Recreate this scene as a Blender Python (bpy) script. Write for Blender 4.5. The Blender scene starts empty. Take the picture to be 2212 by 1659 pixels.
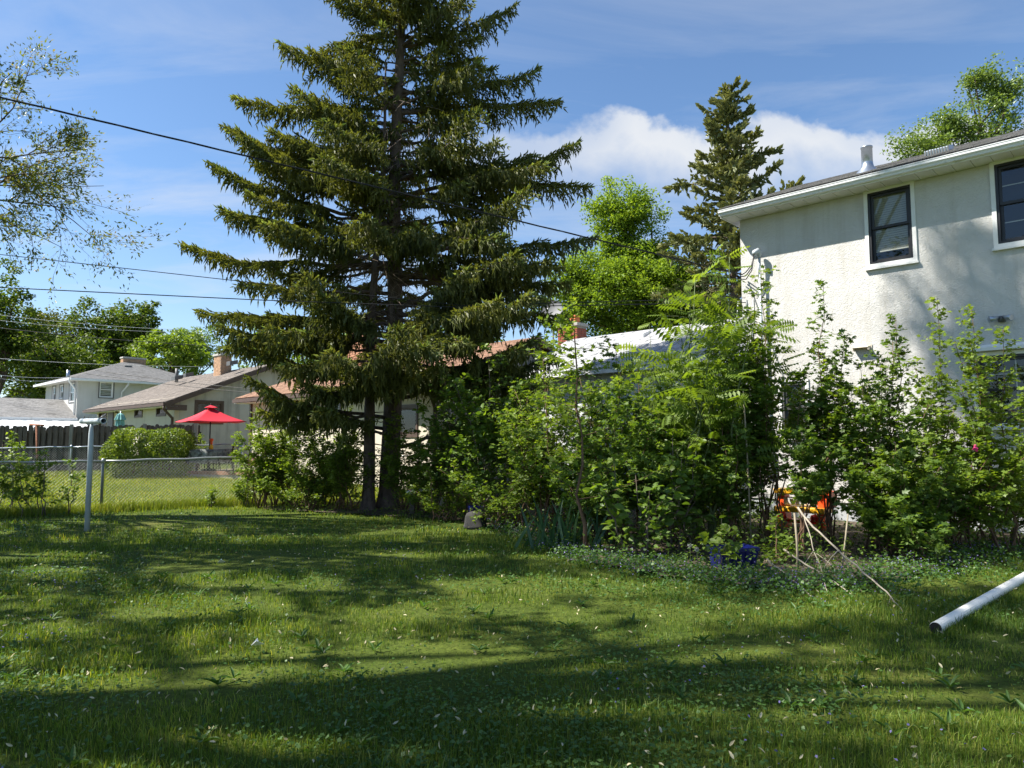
import bpy, math, random
import numpy as np
from mathutils import Vector, Matrix

random.seed(7)
rng = np.random.default_rng(11)
R = math.radians
SC = bpy.context.scene
COL = SC.collection

# ------------------------------------------------------------------ camera
CAMZ, FPX, CX, CY, HORIZ = 1.6, 1533.0, 1106.0, 829.5, 955.0
PITCH = math.atan((HORIZ - CY) / FPX)
cam_d = bpy.data.cameras.new('camera')
cam = bpy.data.objects.new('camera', cam_d)
COL.objects.link(cam)
cam.location = (0, 0, CAMZ)
cam.rotation_euler = (math.pi / 2 + PITCH, 0, 0)
cam_d.sensor_fit = 'HORIZONTAL'
cam_d.sensor_width = 36.0
cam_d.lens = 36.0 * FPX / 2212.0
cam_d.clip_start = 0.05
cam_d.clip_end = 2000
SC.camera = cam

# ------------------------------------------------------------------ world, sun, exposure
SUN_EL, SUN_TRAVEL = R(51.0), (0.9985, 0.055)          # the light travels along +X
SKY_STRENGTH, SUN_STRENGTH, EXPOSURE = 0.13, 5.0, 1.25
SC.view_settings.view_transform = 'Standard'
SC.view_settings.look = 'None'
SC.view_settings.exposure = EXPOSURE
SC.view_settings.gamma = 1.0
SC.view_settings.use_curve_mapping = False
SC.cycles.max_bounces = 8
SC.cycles.transparent_max_bounces = 12
SC.cycles.transmission_bounces = 6


def N(nt, t, **kw):
    n = nt.nodes.new(t)
    for k, v in kw.items():
        if k.startswith('i_'):
            n.inputs[k[2:].replace('_', ' ')].default_value = v
        elif isinstance(k, str):
            setattr(n, k, v)
    return n


def ramp(nt, pts, fac=None, interp='LINEAR'):
    n = nt.nodes.new('ShaderNodeValToRGB')
    cr = n.color_ramp
    cr.interpolation = interp
    while len(cr.elements) < len(pts):
        cr.elements.new(0.5)
    for e, (p, c) in zip(cr.elements, pts):
        e.position = p
        e.color = (c, c, c, 1) if isinstance(c, (int, float)) else (*c, 1)
    if fac is not None:
        nt.links.new(fac, n.inputs[0])
    return n


def math_n(nt, op, a, b=None, clamp=False):
    n = nt.nodes.new('ShaderNodeMath')
    n.operation = op
    n.use_clamp = clamp
    for i, v in enumerate((a, b)):
        if v is None:
            continue
        if isinstance(v, (int, float)):
            n.inputs[i].default_value = v
        else:
            nt.links.new(v, n.inputs[i])
    return n.outputs[0]


world = bpy.data.worlds.new('World')
SC.world = world
world.use_nodes = True
wt = world.node_tree
wt.nodes.clear()
sky = wt.nodes.new('ShaderNodeTexSky')
sky.sky_type = 'NISHITA'
sky.sun_disc = False
sky.sun_elevation = SUN_EL
sky.sun_rotation = math.atan2(-SUN_TRAVEL[0], -SUN_TRAVEL[1])
sky.altitude = 250
sky.air_density = 1.0
sky.dust_density = 0.35
sky.ozone_density = 4.0
tc = wt.nodes.new('ShaderNodeTexCoord')
sep = wt.nodes.new('ShaderNodeSeparateXYZ')
wt.links.new(tc.outputs['Generated'], sep.inputs[0])
# flat-layer coordinates: direction divided by its height, so clouds shrink towards the horizon
hz = math_n(wt, 'ADD', math_n(wt, 'ABSOLUTE', sep.outputs['Z']), 0.16)
div = wt.nodes.new('ShaderNodeVectorMath')
div.operation = 'DIVIDE'
comb = wt.nodes.new('ShaderNodeCombineXYZ')
for i in range(3):
    wt.links.new(hz, comb.inputs[i])
wt.links.new(tc.outputs['Generated'], div.inputs[0])
wt.links.new(comb.outputs[0], div.inputs[1])
# cumulus bank far to the north, parallel to the street: height over distance gives its edges
yy = math_n(wt, 'MAXIMUM', sep.outputs['Y'], 0.04)
sx_ = math_n(wt, 'DIVIDE', sep.outputs['X'], yy)
sz_ = math_n(wt, 'DIVIDE', sep.outputs['Z'], yy)
cvec = wt.nodes.new('ShaderNodeCombineXYZ')
wt.links.new(sx_, cvec.inputs[0])
wt.links.new(sz_, cvec.inputs[1])
cvec.inputs[2].default_value = 3.3
cn = N(wt, 'ShaderNodeTexNoise', i_Scale=9.0, i_Detail=10.0, i_Roughness=0.56, i_Distortion=0.15)
wt.links.new(cvec.outputs[0], cn.inputs['Vector'])
cb = N(wt, 'ShaderNodeTexNoise', i_Scale=2.6, i_Detail=3.0, i_Roughness=0.5)
wt.links.new(cvec.outputs[0], cb.inputs['Vector'])
edge = math_n(wt, 'ADD', math_n(wt, 'MULTIPLY', math_n(wt, 'SUBTRACT', cn.outputs['Fac'], 0.5), 0.15), math_n(wt, 'MULTIPLY', math_n(wt, 'SUBTRACT', cb.outputs['Fac'], 0.5), 0.05))
elev = math_n(wt, 'SUBTRACT', sz_, edge)
band = ramp(wt, [(0.0, 0.0), (0.325, 0.0), (0.385, 0.55), (0.425, 0.97), (0.447, 0.92), (0.468, 0.0)], elev)
side = ramp(wt, [(0.18, 0.0), (0.30, 1.0)], math_n(wt, 'ADD', math_n(wt, 'MULTIPLY', sx_, 0.25), 0.27))
gaps = ramp(wt, [(0.30, 0.55), (0.5, 1.0)], cb.outputs['Fac'])
front = ramp(wt, [(0.05, 0.0), (0.2, 1.0)], sep.outputs['Y'])
puff = math_n(wt, 'MULTIPLY', math_n(wt, 'MULTIPLY', band.outputs[0], side.outputs[0]), math_n(wt, 'MULTIPLY', gaps.outputs[0], front.outputs[0]))
# thin high wisps, stretched
wn = N(wt, 'ShaderNodeTexNoise', i_Scale=1.5, i_Detail=8.0, i_Roughness=0.6, i_Distortion=0.6)
mp3 = wt.nodes.new('ShaderNodeMapping')
mp3.inputs['Rotation'].default_value = (0, 0, R(38))
mp3.inputs['Scale'].default_value = (0.55, 2.1, 1.0)
mp3.inputs['Location'].default_value = (4.3, 1.2, 0)
wt.links.new(div.outputs[0], mp3.inputs[0])
wt.links.new(mp3.outputs[0], wn.inputs['Vector'])
wisp = ramp(wt, [(0.45, 0.0), (0.78, 0.6)], wn.outputs['Fac'])
lowv = ramp(wt, [(0.0, 1.0), (0.30, 1.0), (0.55, 0.45)], sep.outputs['Z'])
wispf = math_n(wt, 'MULTIPLY', wisp.outputs[0], lowv.outputs[0])
veil = ramp(wt, [(0.0, 0.5), (0.16, 0.22), (0.30, 0.0)], sep.outputs['Z'])
mask = math_n(wt, 'MAXIMUM', puff, wispf)
mask = math_n(wt, 'MAXIMUM', mask, math_n(wt, 'MULTIPLY', veil.outputs[0], 0.6), True)
mixc = wt.nodes.new('ShaderNodeMix')
mixc.data_type = 'RGBA'
wt.links.new(mask, mixc.inputs['Factor'])
skyb = wt.nodes.new('ShaderNodeMix')
skyb.data_type = 'RGBA'
skyb.blend_type = 'MULTIPLY'
skyb.inputs['Factor'].default_value = 1.0
wt.links.new(sky.outputs[0], skyb.inputs['A'])
skyb.inputs['B'].default_value = (0.55, 0.60, 0.62, 1)
wt.links.new(skyb.outputs['Result'], mixc.inputs['A'])
mixc.inputs['B'].default_value = (2.7, 2.8, 2.95, 1)
bg = wt.nodes.new('ShaderNodeBackground')
bg.inputs['Strength'].default_value = SKY_STRENGTH
wt.links.new(mixc.outputs['Result'], bg.inputs['Color'])
wo = wt.nodes.new('ShaderNodeOutputWorld')
wt.links.new(bg.outputs[0], wo.inputs[0])

sun_d = bpy.data.lights.new('sun', 'SUN')
sun_d.energy = SUN_STRENGTH
sun_d.angle = R(0.53)
sun_d.color = (1.0, 0.95, 0.86)
sun = bpy.data.objects.new('sun', sun_d)
COL.objects.link(sun)
sdir = Vector((SUN_TRAVEL[0] * math.cos(SUN_EL), SUN_TRAVEL[1] * math.cos(SUN_EL), -math.sin(SUN_EL)))
sun.rotation_euler = sdir.to_track_quat('-Z', 'Y').to_euler()
sun.location = (-30, 0, 40)
TANEL = math.tan(SUN_EL)

# ------------------------------------------------------------------ pixel rays (photo pixels at 2212 wide)
CP, SP = math.cos(PITCH), math.sin(PITCH)


def ray(px, py):
    u, v = (px - CX) / FPX, (CY - py) / FPX
    return Vector((u, CP - v * SP, SP + v * CP))


def at_depth(px, py, Y):
    d = ray(px, py)
    return Vector((0, 0, CAMZ)) + d * (Y / d.y)


def terrain(y):
    return 0.65 * min(1.0, max(0.0, (y - 17.5) / 9.5))


def terrain_np(y):
    return 0.65 * np.clip((y - 17.5) / 9.5, 0, 1)


def ground_at(px, Y, py=1050):
    p = at_depth(px, py, Y)
    return Vector((p.x, p.y, terrain(p.y)))


def on_ground(px, py, z=0.0):
    d = ray(px, py)
    return Vector((0, 0, CAMZ)) + d * ((z - CAMZ) / d.z)


def on_wall(px, py, p0, dr):
    """(t, z) where the pixel's ray meets the upright plane through p0 along dr"""
    d = ray(px, py)
    den = d.x * dr.y - d.y * dr.x
    k = (p0.x * dr.y - p0.y * dr.x) / den
    P = d * k
    t = (P.x - p0.x) * dr.x + (P.y - p0.y) * dr.y
    return t, CAMZ + P.z


def project_np(P):
    dy = P[:, 1]
    dz = P[:, 2] - CAMZ
    f = dy * CP + dz * SP
    v = -dy * SP + dz * CP
    with np.errstate(divide='ignore', invalid='ignore'):
        px = CX + FPX * P[:, 0] / f
        py = CY - FPX * v / f
    return px, py, f


# ------------------------------------------------------------------ materials
MATS = {}


def new_mat(name):
    m = bpy.data.materials.new(name)
    m.use_nodes = True
    nt = m.node_tree
    b = nt.nodes['Principled BSDF']
    MATS[name] = m
    return m, nt, b


def mix_rgb(nt, fac, a, b, blend='MIX'):
    n = nt.nodes.new('ShaderNodeMix')
    n.data_type = 'RGBA'
    n.blend_type = blend
    for sock, v in (('Factor', fac), ('A', a), ('B', b)):
        s = n.inputs[sock]
        if isinstance(v, (int, float)):
            s.default_value = v
        elif isinstance(v, tuple):
            s.default_value = (*v, 1)
        else:
            nt.links.new(v, s)
    return n.outputs['Result']


def obj_coord(nt, scale=(1, 1, 1)):
    t = nt.nodes.new('ShaderNodeNewGeometry')
    m = nt.nodes.new('ShaderNodeMapping')
    m.inputs['Scale'].default_value = scale
    nt.links.new(t.outputs['Position'], m.inputs[0])
    return m.outputs[0]


def plain(name, col, rough=0.6, metal=0.0, var=0.15, scale=6.0, bump=0.0, bscale=60.0, spec=0.4, stretch=(1, 1, 1), dirt=None):
    m, nt, b = new_mat(name)
    co = obj_coord(nt, stretch)
    n = N(nt, 'ShaderNodeTexNoise', i_Scale=scale, i_Detail=5.0, i_Roughness=0.6)
    nt.links.new(co, n.inputs['Vector'])
    lo = tuple(c * (1 - var) for c in col)
    hi = tuple(min(1, c * (1 + var)) for c in col)
    r = ramp(nt, [(0.3, lo), (0.7, hi)], n.outputs['Fac'])
    out = r.outputs[0]
    if dirt:
        n3 = N(nt, 'ShaderNodeTexNoise', i_Scale=dirt[1], i_Detail=7.0, i_Roughness=0.7)
        nt.links.new(co, n3.inputs['Vector'])
        rr = ramp(nt, [(dirt[2], 0.0), (dirt[2] + 0.16, 1.0)], n3.outputs['Fac'])
        out = mix_rgb(nt, rr.outputs[0], out, dirt[0])
    nt.links.new(out, b.inputs['Base Color'])
    b.inputs['Roughness'].default_value = rough
    b.inputs['Metallic'].default_value = metal
    b.inputs['Specular IOR Level'].default_value = spec
    if bump:
        n2 = N(nt, 'ShaderNodeTexNoise', i_Scale=bscale, i_Detail=4.0)
        nt.links.new(co, n2.inputs['Vector'])
        bp = nt.nodes.new('ShaderNodeBump')
        bp.inputs['Strength'].default_value = bump
        bp.inputs['Distance'].default_value = 0.02
        nt.links.new(n2.outputs['Fac'], bp.inputs['Height'])
        nt.links.new(bp.outputs[0], b.inputs['Normal'])
    return m


def leafmat(name, c0, c1, c2=None, trans=0.38, tcol=(1.5, 1.5, 0.5), rough=0.45, spec=0.35, patch=0.0):
    m, nt, b = new_mat(name)
    a = nt.nodes.new('ShaderNodeAttribute')
    a.attribute_name = 'rnd'
    pts = [(0.0, c0), (0.75, c1)] + ([(1.0, c2)] if c2 else [])
    r = ramp(nt, pts, a.outputs['Fac'])
    col = r.outputs[0]
    if patch:
        n = N(nt, 'ShaderNodeTexNoise', i_Scale=0.55, i_Detail=4.0, i_Roughness=0.6)
        nt.links.new(obj_coord(nt), n.inputs['Vector'])
        rp = ramp(nt, [(0.35, (1 - patch, 1 - patch * 0.8, 1 - patch)), (0.65, (1 + patch, 1 + patch * 0.6, 1.0))], n.outputs['Fac'])
        col = mix_rgb(nt, 1.0, col, rp.outputs[0], 'MULTIPLY')
    nt.links.new(col, b.inputs['Base Color'])
    b.inputs['Roughness'].default_value = rough
    b.inputs['Specular IOR Level'].default_value = spec
    t = nt.nodes.new('ShaderNodeBsdfTranslucent')
    tc_ = mix_rgb(nt, 1.0, col, tcol, 'MULTIPLY')
    nt.links.new(tc_, t.inputs['Color'])
    mx = nt.nodes.new('ShaderNodeMixShader')
    mx.inputs[0].default_value = trans
    nt.links.new(b.outputs[0], mx.inputs[1])
    nt.links.new(t.outputs[0], mx.inputs[2])
    nt.links.new(mx.outputs[0], nt.nodes['Material Output'].inputs['Surface'])
    return m


def stucco(name, col, stain, bstr=0.5, scale=7.0, troweled=True, streak=0.35):
    m, nt, b = new_mat(name)
    co = obj_coord(nt)
    n1 = N(nt, 'ShaderNodeTexNoise', i_Scale=0.9, i_Detail=6.0, i_Roughness=0.65)
    nt.links.new(co, n1.inputs['Vector'])
    r1 = ramp(nt, [(0.42, 0.0), (0.75, 1.0)], n1.outputs['Fac'])
    # long rain streaks
    cs = obj_coord(nt, (3.2, 3.2, 0.22))
    n2 = N(nt, 'ShaderNodeTexNoise', i_Scale=1.1, i_Detail=5.0, i_Roughness=0.6)
    nt.links.new(cs, n2.inputs['Vector'])
    r2 = ramp(nt, [(0.5, 0.0), (0.78, 1.0)], n2.outputs['Fac'])
    f = math_n(nt, 'MULTIPLY', math_n(nt, 'ADD', math_n(nt, 'MULTIPLY', r1.outputs[0], 0.5), r2.outputs[0]), streak, True)
    c = mix_rgb(nt, f, col, stain)
    nt.links.new(c, b.inputs['Base Color'])
    b.inputs['Roughness'].default_value = 0.9
    b.inputs['Specular IOR Level'].default_value = 0.15
    if troweled:
        w = N(nt, 'ShaderNodeTexNoise', i_Scale=scale, i_Detail=3.0, i_Roughness=0.55, i_Distortion=1.6)
        nt.links.new(co, w.inputs['Vector'])
        rr = ramp(nt, [(0.0, 0.0), (0.44, 0.12), (0.47, 0.85), (0.52, 1.0), (0.60, 0.45), (0.62, 0.95), (1.0, 0.9)], w.outputs['Fac'])
        fine = N(nt, 'ShaderNodeTexNoise', i_Scale=90.0, i_Detail=3.0)
        nt.links.new(co, fine.inputs['Vector'])
        h = math_n(nt, 'ADD', rr.outputs[0], math_n(nt, 'MULTIPLY', fine.outputs['Fac'], 0.25))
    else:
        w = N(nt, 'ShaderNodeTexNoise', i_Scale=scale, i_Detail=4.0, i_Roughness=0.7)
        nt.links.new(co, w.inputs['Vector'])
        h = w.outputs['Fac']
    bp = nt.nodes.new('ShaderNodeBump')
    bp.inputs['Strength'].default_value = bstr
    bp.inputs['Distance'].default_value = 0.03 if troweled else 0.012
    nt.links.new(h, bp.inputs['Height'])
    nt.links.new(bp.outputs[0], b.inputs['Normal'])
    return m


def glassmat(name, tint=(0.02, 0.025, 0.03)):
    m, nt, b = new_mat(name)
    g = nt.nodes.new('ShaderNodeBsdfGlossy')
    g.inputs['Roughness'].default_value = 0.02
    g.inputs['Color'].default_value = (0.9, 0.95, 1, 1)
    t = nt.nodes.new('ShaderNodeBsdfTransparent')
    t.inputs['Color'].default_value = (0.84, 0.87, 0.87, 1)
    lw = nt.nodes.new('ShaderNodeLayerWeight')
    lw.inputs['Blend'].default_value = 0.5
    f = math_n(nt, 'ADD', math_n(nt, 'MULTIPLY', math_n(nt, 'POWER', lw.outputs['Facing'], 4.0), 0.8), 0.05, True)
    mx = nt.nodes.new('ShaderNodeMixShader')
    nt.links.new(f, mx.inputs[0])
    nt.links.new(t.outputs[0], mx.inputs[1])
    nt.links.new(g.outputs[0], mx.inputs[2])
    nt.links.new(mx.outputs[0], nt.nodes['Material Output'].inputs['Surface'])
    return m


stucco('stucco_white', (0.57, 0.56, 0.54), (0.36, 0.33, 0.28), 0.38, 8.5, True, 0.6)
stucco('stucco_cream', (0.60, 0.54, 0.44), (0.40, 0.34, 0.26), 0.5, 40.0, False, 0.4)
stucco('stucco_grey', (0.50, 0.48, 0.43), (0.22, 0.21, 0.19), 0.8, 30.0, False, 0.8)
stucco('stucco_pale', (0.52, 0.52, 0.50), (0.36, 0.33, 0.29), 0.5, 30.0, False, 0.5)
plain('concrete', (0.38, 0.40, 0.42), 0.85, 0, 0.2, 4, 0.3, 40)
plain('white_metal', (0.74, 0.75, 0.76), 0.35, 0, 0.05, 3, dirt=((0.45, 0.44, 0.42), 3.0, 0.56))
plain('soffit_white', (0.72, 0.71, 0.68), 0.5, 0, 0.06, 4)
plain('white_siding', (0.66, 0.68, 0.70), 0.5, 0, 0.07, 3, dirt=((0.4, 0.42, 0.44), 2.0, 0.55))
plain('trim_white', (0.72, 0.72, 0.70), 0.5, 0, 0.05, 5)
plain('sash_black', (0.016, 0.016, 0.018), 0.4, 0, 0.2, 20)
plain('sash_grey', (0.10, 0.10, 0.10), 0.5, 0, 0.2, 20)
plain('brown_trim', (0.085, 0.055, 0.042), 0.5, 0, 0.15, 6)
plain('dark_inside', (0.03, 0.03, 0.032), 0.9, 0, 0.2, 2)  # near-black colour stands in for the shade of rooms behind glass
plain('blind', (0.42, 0.41, 0.36), 0.6, 0, 0.05, 3)
plain('curtain', (0.45, 0.43, 0.38), 0.8, 0, 0.15, 5)
plain('shingle_grey', (0.21, 0.205, 0.20), 0.92, 0, 0.28, 5, 0.5, 120, dirt=((0.12, 0.115, 0.11), 0.8, 0.52))
plain('shingle_pale', (0.33, 0.335, 0.345), 0.85, 0, 0.3, 5, 0.5, 120)
plain('shingle_tan', (0.17, 0.145, 0.125), 0.92, 0, 0.35, 4, 0.5, 120)
plain('shingle_rust', (0.24, 0.135, 0.085), 0.92, 0, 0.3, 4, 0.5, 120)
plain('galvanized', (0.36, 0.40, 0.45), 0.35, 0.85, 0.12, 8)
plain('chain_wire', (0.34, 0.35, 0.35), 0.5, 0.4, 0.2, 8)
plain('rail_metal', (0.42, 0.43, 0.43), 0.45, 0.55, 0.2, 3, dirt=((0.20, 0.11, 0.07), 1.1, 0.55))
plain('post_metal', (0.20, 0.22, 0.24), 0.5, 0.5, 0.2, 3)
plain('pole_paint', (0.46, 0.50, 0.53), 0.5, 0.1, 0.08, 4, dirt=((0.30, 0.31, 0.31), 6.0, 0.60))
plain('fallen_paint', (0.80, 0.79, 0.74), 0.45, 0.0, 0.06, 4, dirt=((0.40, 0.42, 0.40), 9.0, 0.58))
plain('rust', (0.24, 0.10, 0.055), 0.85, 0.1, 0.35, 12, 0.3, 80)
plain('old_wood', (0.115, 0.095, 0.080), 0.9, 0, 0.35, 3, 0.35, 50, stretch=(4, 4, 0.5))
plain('old_post', (0.27, 0.26, 0.23), 0.9, 0, 0.25, 3, 0.3, 40, stretch=(4, 4, 0.5))
plain('cable', (0.012, 0.012, 0.014), 0.5, 0, 0.1, 3)
plain('cable_grey', (0.42, 0.44, 0.46), 0.4, 0.3, 0.1, 3)
plain('brick_tan', (0.42, 0.26, 0.16), 0.9, 0, 0.3, 7, 0.4, 60)
plain('brick_red', (0.30, 0.085, 0.055), 0.9, 0, 0.3, 7, 0.4, 60)
plain('brick_orange', (0.46, 0.235, 0.145), 0.9, 0, 0.28, 7, 0.4, 60)
plain('mortar', (0.30, 0.28, 0.25), 0.95, 0, 0.15, 9, 0.3, 60)
plain('cap_concrete', (0.40, 0.39, 0.36), 0.9, 0, 0.2, 6, 0.3, 40)
plain('flue_clay', (0.55, 0.16, 0.06), 0.8, 0, 0.15, 6)
plain('umbrella_red', (0.50, 0.012, 0.03), 0.75, 0, 0.1, 3, 0.15, 200)
plain('umbrella_teal', (0.20, 0.42, 0.40), 0.8, 0, 0.2, 8)
plain('black_metal', (0.015, 0.015, 0.016), 0.4, 0.3, 0.1, 5)
plain('paver', (0.40, 0.35, 0.28), 0.9, 0, 0.2, 3, 0.3, 40)
plain('edging_brick', (0.36, 0.20, 0.13), 0.9, 0, 0.3, 5, 0.3, 40)
plain('tablecloth', (0.16, 0.17, 0.17), 0.8, 0, 0.9, 9)
plain('table_top', (0.62, 0.62, 0.58), 0.4, 0, 0.1, 5)
plain('cushion', (0.50, 0.33, 0.29), 0.9, 0, 0.3, 14)
plain('orange_plastic', (0.80, 0.10, 0.02), 0.4, 0, 0.05, 4)
plain('red_plastic', (0.55, 0.015, 0.01), 0.4, 0, 0.05, 4)
plain('yellow_plastic', (0.80, 0.42, 0.02), 0.4, 0, 0.05, 4)
plain('blue_plastic', (0.005, 0.009, 0.10), 0.4, 0, 0.15, 4)
plain('bright_blue', (0.01, 0.10, 0.62), 0.4, 0, 0.05, 4)
plain('bucket_white', (0.62, 0.62, 0.60), 0.5, 0, 0.1, 8, dirt=((0.2, 0.19, 0.17), 16.0, 0.55))
plain('pot_grey', (0.035, 0.033, 0.031), 0.85, 0, 0.2, 8)
plain('plank_white', (0.66, 0.65, 0.60), 0.7, 0, 0.1, 8)
plain('pink_ribbon', (0.75, 0.05, 0.22), 0.6, 0, 0.1, 8)
plain('magenta', (0.50, 0.03, 0.20), 0.6, 0, 0.2, 30)
plain('dish_grey', (0.16, 0.165, 0.175), 0.6, 0.0, 0.06, 3)
plain('ribbed_white', (0.80, 0.81, 0.82), 0.4, 0, 0.05, 3)
plain('dead_branch', (0.30, 0.26, 0.20), 0.85, 0, 0.25, 10, 0.3, 60)
plain('stake_tan', (0.26, 0.22, 0.15), 0.8, 0, 0.2, 10)
plain('bark_spruce', (0.115, 0.085, 0.068), 0.95, 0, 0.45, 6, 0.8, 35, stretch=(2, 2, 0.8))
plain('bark_brown', (0.10, 0.075, 0.055), 0.95, 0, 0.35, 6, 0.5, 40, stretch=(2, 2, 0.6))
plain('dry_twig', (0.24, 0.18, 0.135), 0.9, 0, 0.3, 10)
plain('stem_brown', (0.13, 0.075, 0.045), 0.85, 0, 0.3, 10)
plain('stem_grey', (0.12, 0.095, 0.075), 0.9, 0, 0.3, 10)
plain('stem_green', (0.10, 0.13, 0.05), 0.8, 0, 0.3, 10)
plain('garage_grey', (0.20, 0.20, 0.19), 0.9, 0, 0.1, 4)
plain('timber', (0.42, 0.23, 0.10), 0.8, 0, 0.2, 4)
glassmat('glass')

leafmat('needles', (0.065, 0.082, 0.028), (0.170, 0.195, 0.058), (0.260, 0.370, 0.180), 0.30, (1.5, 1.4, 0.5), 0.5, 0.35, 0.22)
leafmat('needles_far', (0.11, 0.135, 0.060), (0.21, 0.235, 0.105), (0.32, 0.33, 0.16), 0.15, (1.4, 1.3, 0.5), 0.55, 0.3, 0.15)
leafmat('leaf_bright', (0.085, 0.150, 0.018), (0.165, 0.240, 0.030), (0.21, 0.28, 0.04), 0.45, (1.5, 1.45, 0.45), 0.5, 0.25, 0.12)
leafmat('leaf_glow', (0.110, 0.185, 0.026), (0.200, 0.300, 0.042), (0.28, 0.37, 0.06), 0.45, (1.45, 1.4, 0.45), 0.5, 0.2, 0.1)
leafmat('leaf_mid', (0.090, 0.150, 0.020), (0.165, 0.240, 0.034), (0.25, 0.33, 0.05), 0.45, (1.55, 1.5, 0.45))
leafmat('leaf_dark', (0.060, 0.115, 0.020), (0.120, 0.190, 0.032), (0.20, 0.28, 0.05), 0.42, (1.6, 1.6, 0.45))
leafmat('leaf_wood', (0.045, 0.080, 0.015), (0.095, 0.145, 0.024), (0.15, 0.20, 0.035), 0.36, (1.5, 1.5, 0.45), 0.5, 0.25, 0.3)
leafmat('leaf_olive', (0.075, 0.095, 0.025), (0.12, 0.14, 0.035), None, 0.36, (1.4, 1.3, 0.5), 0.5, 0.25, 0.2)
leafmat('leaf_birch', (0.095, 0.150, 0.040), (0.175, 0.250, 0.065), (0.27, 0.34, 0.11), 0.36, (1.4, 1.4, 0.5), 0.4, 0.5)
leafmat('leaf_ash', (0.110, 0.150, 0.035), (0.200, 0.245, 0.055), (0.30, 0.22, 0.10), 0.36, (1.4, 1.3, 0.5))
leafmat('leaf_hedge', (0.085, 0.140, 0.022), (0.175, 0.245, 0.040), (0.26, 0.33, 0.07), 0.35, (1.5, 1.4, 0.4), 0.4, 0.5)
leafmat('grass_blade', (0.045, 0.095, 0.016), (0.150, 0.245, 0.038), (0.32, 0.34, 0.11), 0.45, (1.5, 1.35, 0.4), 0.5, 0.3, 0.35)
leafmat('grass_far', (0.17, 0.25, 0.028), (0.24, 0.31, 0.045), (0.36, 0.35, 0.12), 0.42, (1.45, 1.3, 0.4), 0.5, 0.3, 0.25)
leafmat('clover', (0.045, 0.105, 0.022), (0.075, 0.150, 0.030), (0.11, 0.19, 0.05), 0.35, (1.5, 1.5, 0.5), 0.5, 0.35)
leafmat('violet', (0.13, 0.11, 0.30), (0.22, 0.19, 0.42), None, 0.3, (1.2, 1.1, 1.2))
leafmat('seed', (0.42, 0.36, 0.20), (0.58, 0.52, 0.33), None, 0.3, (1.1, 1.0, 0.8))
leafmat('iris_leaf', (0.030, 0.080, 0.035), (0.055, 0.120, 0.050), (0.09, 0.16, 0.06), 0.25, (1.5, 1.6, 0.6), 0.4, 0.4)
leafmat('dandelion', (0.50, 0.50, 0.46), (0.62, 0.62, 0.58), None, 0.4, (1.1, 1.1, 1.1))


def ground_mats():
    m, nt, b = new_mat('lawn_soil')
    co = obj_coord(nt)
    n1 = N(nt, 'ShaderNodeTexNoise', i_Scale=0.6, i_Detail=6.0, i_Roughness=0.65)
    n2 = N(nt, 'ShaderNodeTexNoise', i_Scale=22.0, i_Detail=6.0, i_Roughness=0.7)
    for n in (n1, n2):
        nt.links.new(co, n.inputs['Vector'])
    r1 = ramp(nt, [(0.3, (0.050, 0.080, 0.016)), (0.55, (0.080, 0.110, 0.020)), (0.75, (0.120, 0.125, 0.036))], n1.outputs['Fac'])
    r2 = ramp(nt, [(0.3, (0.45, 0.45, 0.45)), (0.7, (1.35, 1.3, 1.1))], n2.outputs['Fac'])
    nt.links.new(mix_rgb(nt, 1.0, r1.outputs[0], r2.outputs[0], 'MULTIPLY'), b.inputs['Base Color'])
    b.inputs['Roughness'].default_value = 0.95
    b.inputs['Specular IOR Level'].default_value = 0.1
    bp = nt.nodes.new('ShaderNodeBump')
    bp.inputs['Strength'].default_value = 0.8
    bp.inputs['Distance'].default_value = 0.03
    nt.links.new(n2.outputs['Fac'], bp.inputs['Height'])
    nt.links.new(bp.outputs[0], b.inputs['Normal'])
    m, nt, b = new_mat('bed_soil')
    co = obj_coord(nt)
    n1 = N(nt, 'ShaderNodeTexVoronoi', i_Scale=16.0)
    n2 = N(nt, 'ShaderNodeTexNoise', i_Scale=5.0, i_Detail=8.0, i_Roughness=0.7)
    for n in (n1, n2):
        nt.links.new(co, n.inputs['Vector'])
    r1 = ramp(nt, [(0.3, (0.030, 0.022, 0.015)), (0.55, (0.075, 0.055, 0.036)), (0.72, (0.20, 0.15, 0.095))], n2.outputs['Fac'])
    r2 = ramp(nt, [(0.0, (0.6, 0.6, 0.6)), (1.0, (1.3, 1.25, 1.2))], n1.outputs['Color'])
    nt.links.new(mix_rgb(nt, 1.0, r1.outputs[0], r2.outputs[0], 'MULTIPLY'), b.inputs['Base Color'])
    b.inputs['Roughness'].default_value = 0.95
    bp = nt.nodes.new('ShaderNodeBump')
    bp.inputs['Strength'].default_value = 1.0
    bp.inputs['Distance'].default_value = 0.03
    nt.links.new(n1.outputs['Distance'], bp.inputs['Height'])
    nt.links.new(bp.outputs[0], b.inputs['Normal'])


ground_mats()


# ------------------------------------------------------------------ object helpers
def world_m(o):
    m = o.matrix_parent_inverse @ o.matrix_basis if o.parent else o.matrix_basis.copy()
    return world_m(o.parent) @ m if o.parent else m


def adopt(c, p):
    if p is not None:
        c.parent = p
        c.matrix_parent_inverse = world_m(p).inverted()


def tag(o, label=None, cat=None, group=None, kind=None):
    if label:
        o['label'] = label
    if cat:
        o['category'] = cat
    if group:
        o['group'] = group
    if kind:
        o['kind'] = kind
    return o


def empty(name, loc, label, cat, group=None):
    o = bpy.data.objects.new(name, None)
    COL.objects.link(o)
    o.location = loc
    o.empty_display_size = 0.2
    return tag(o, label, cat, group)


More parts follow.
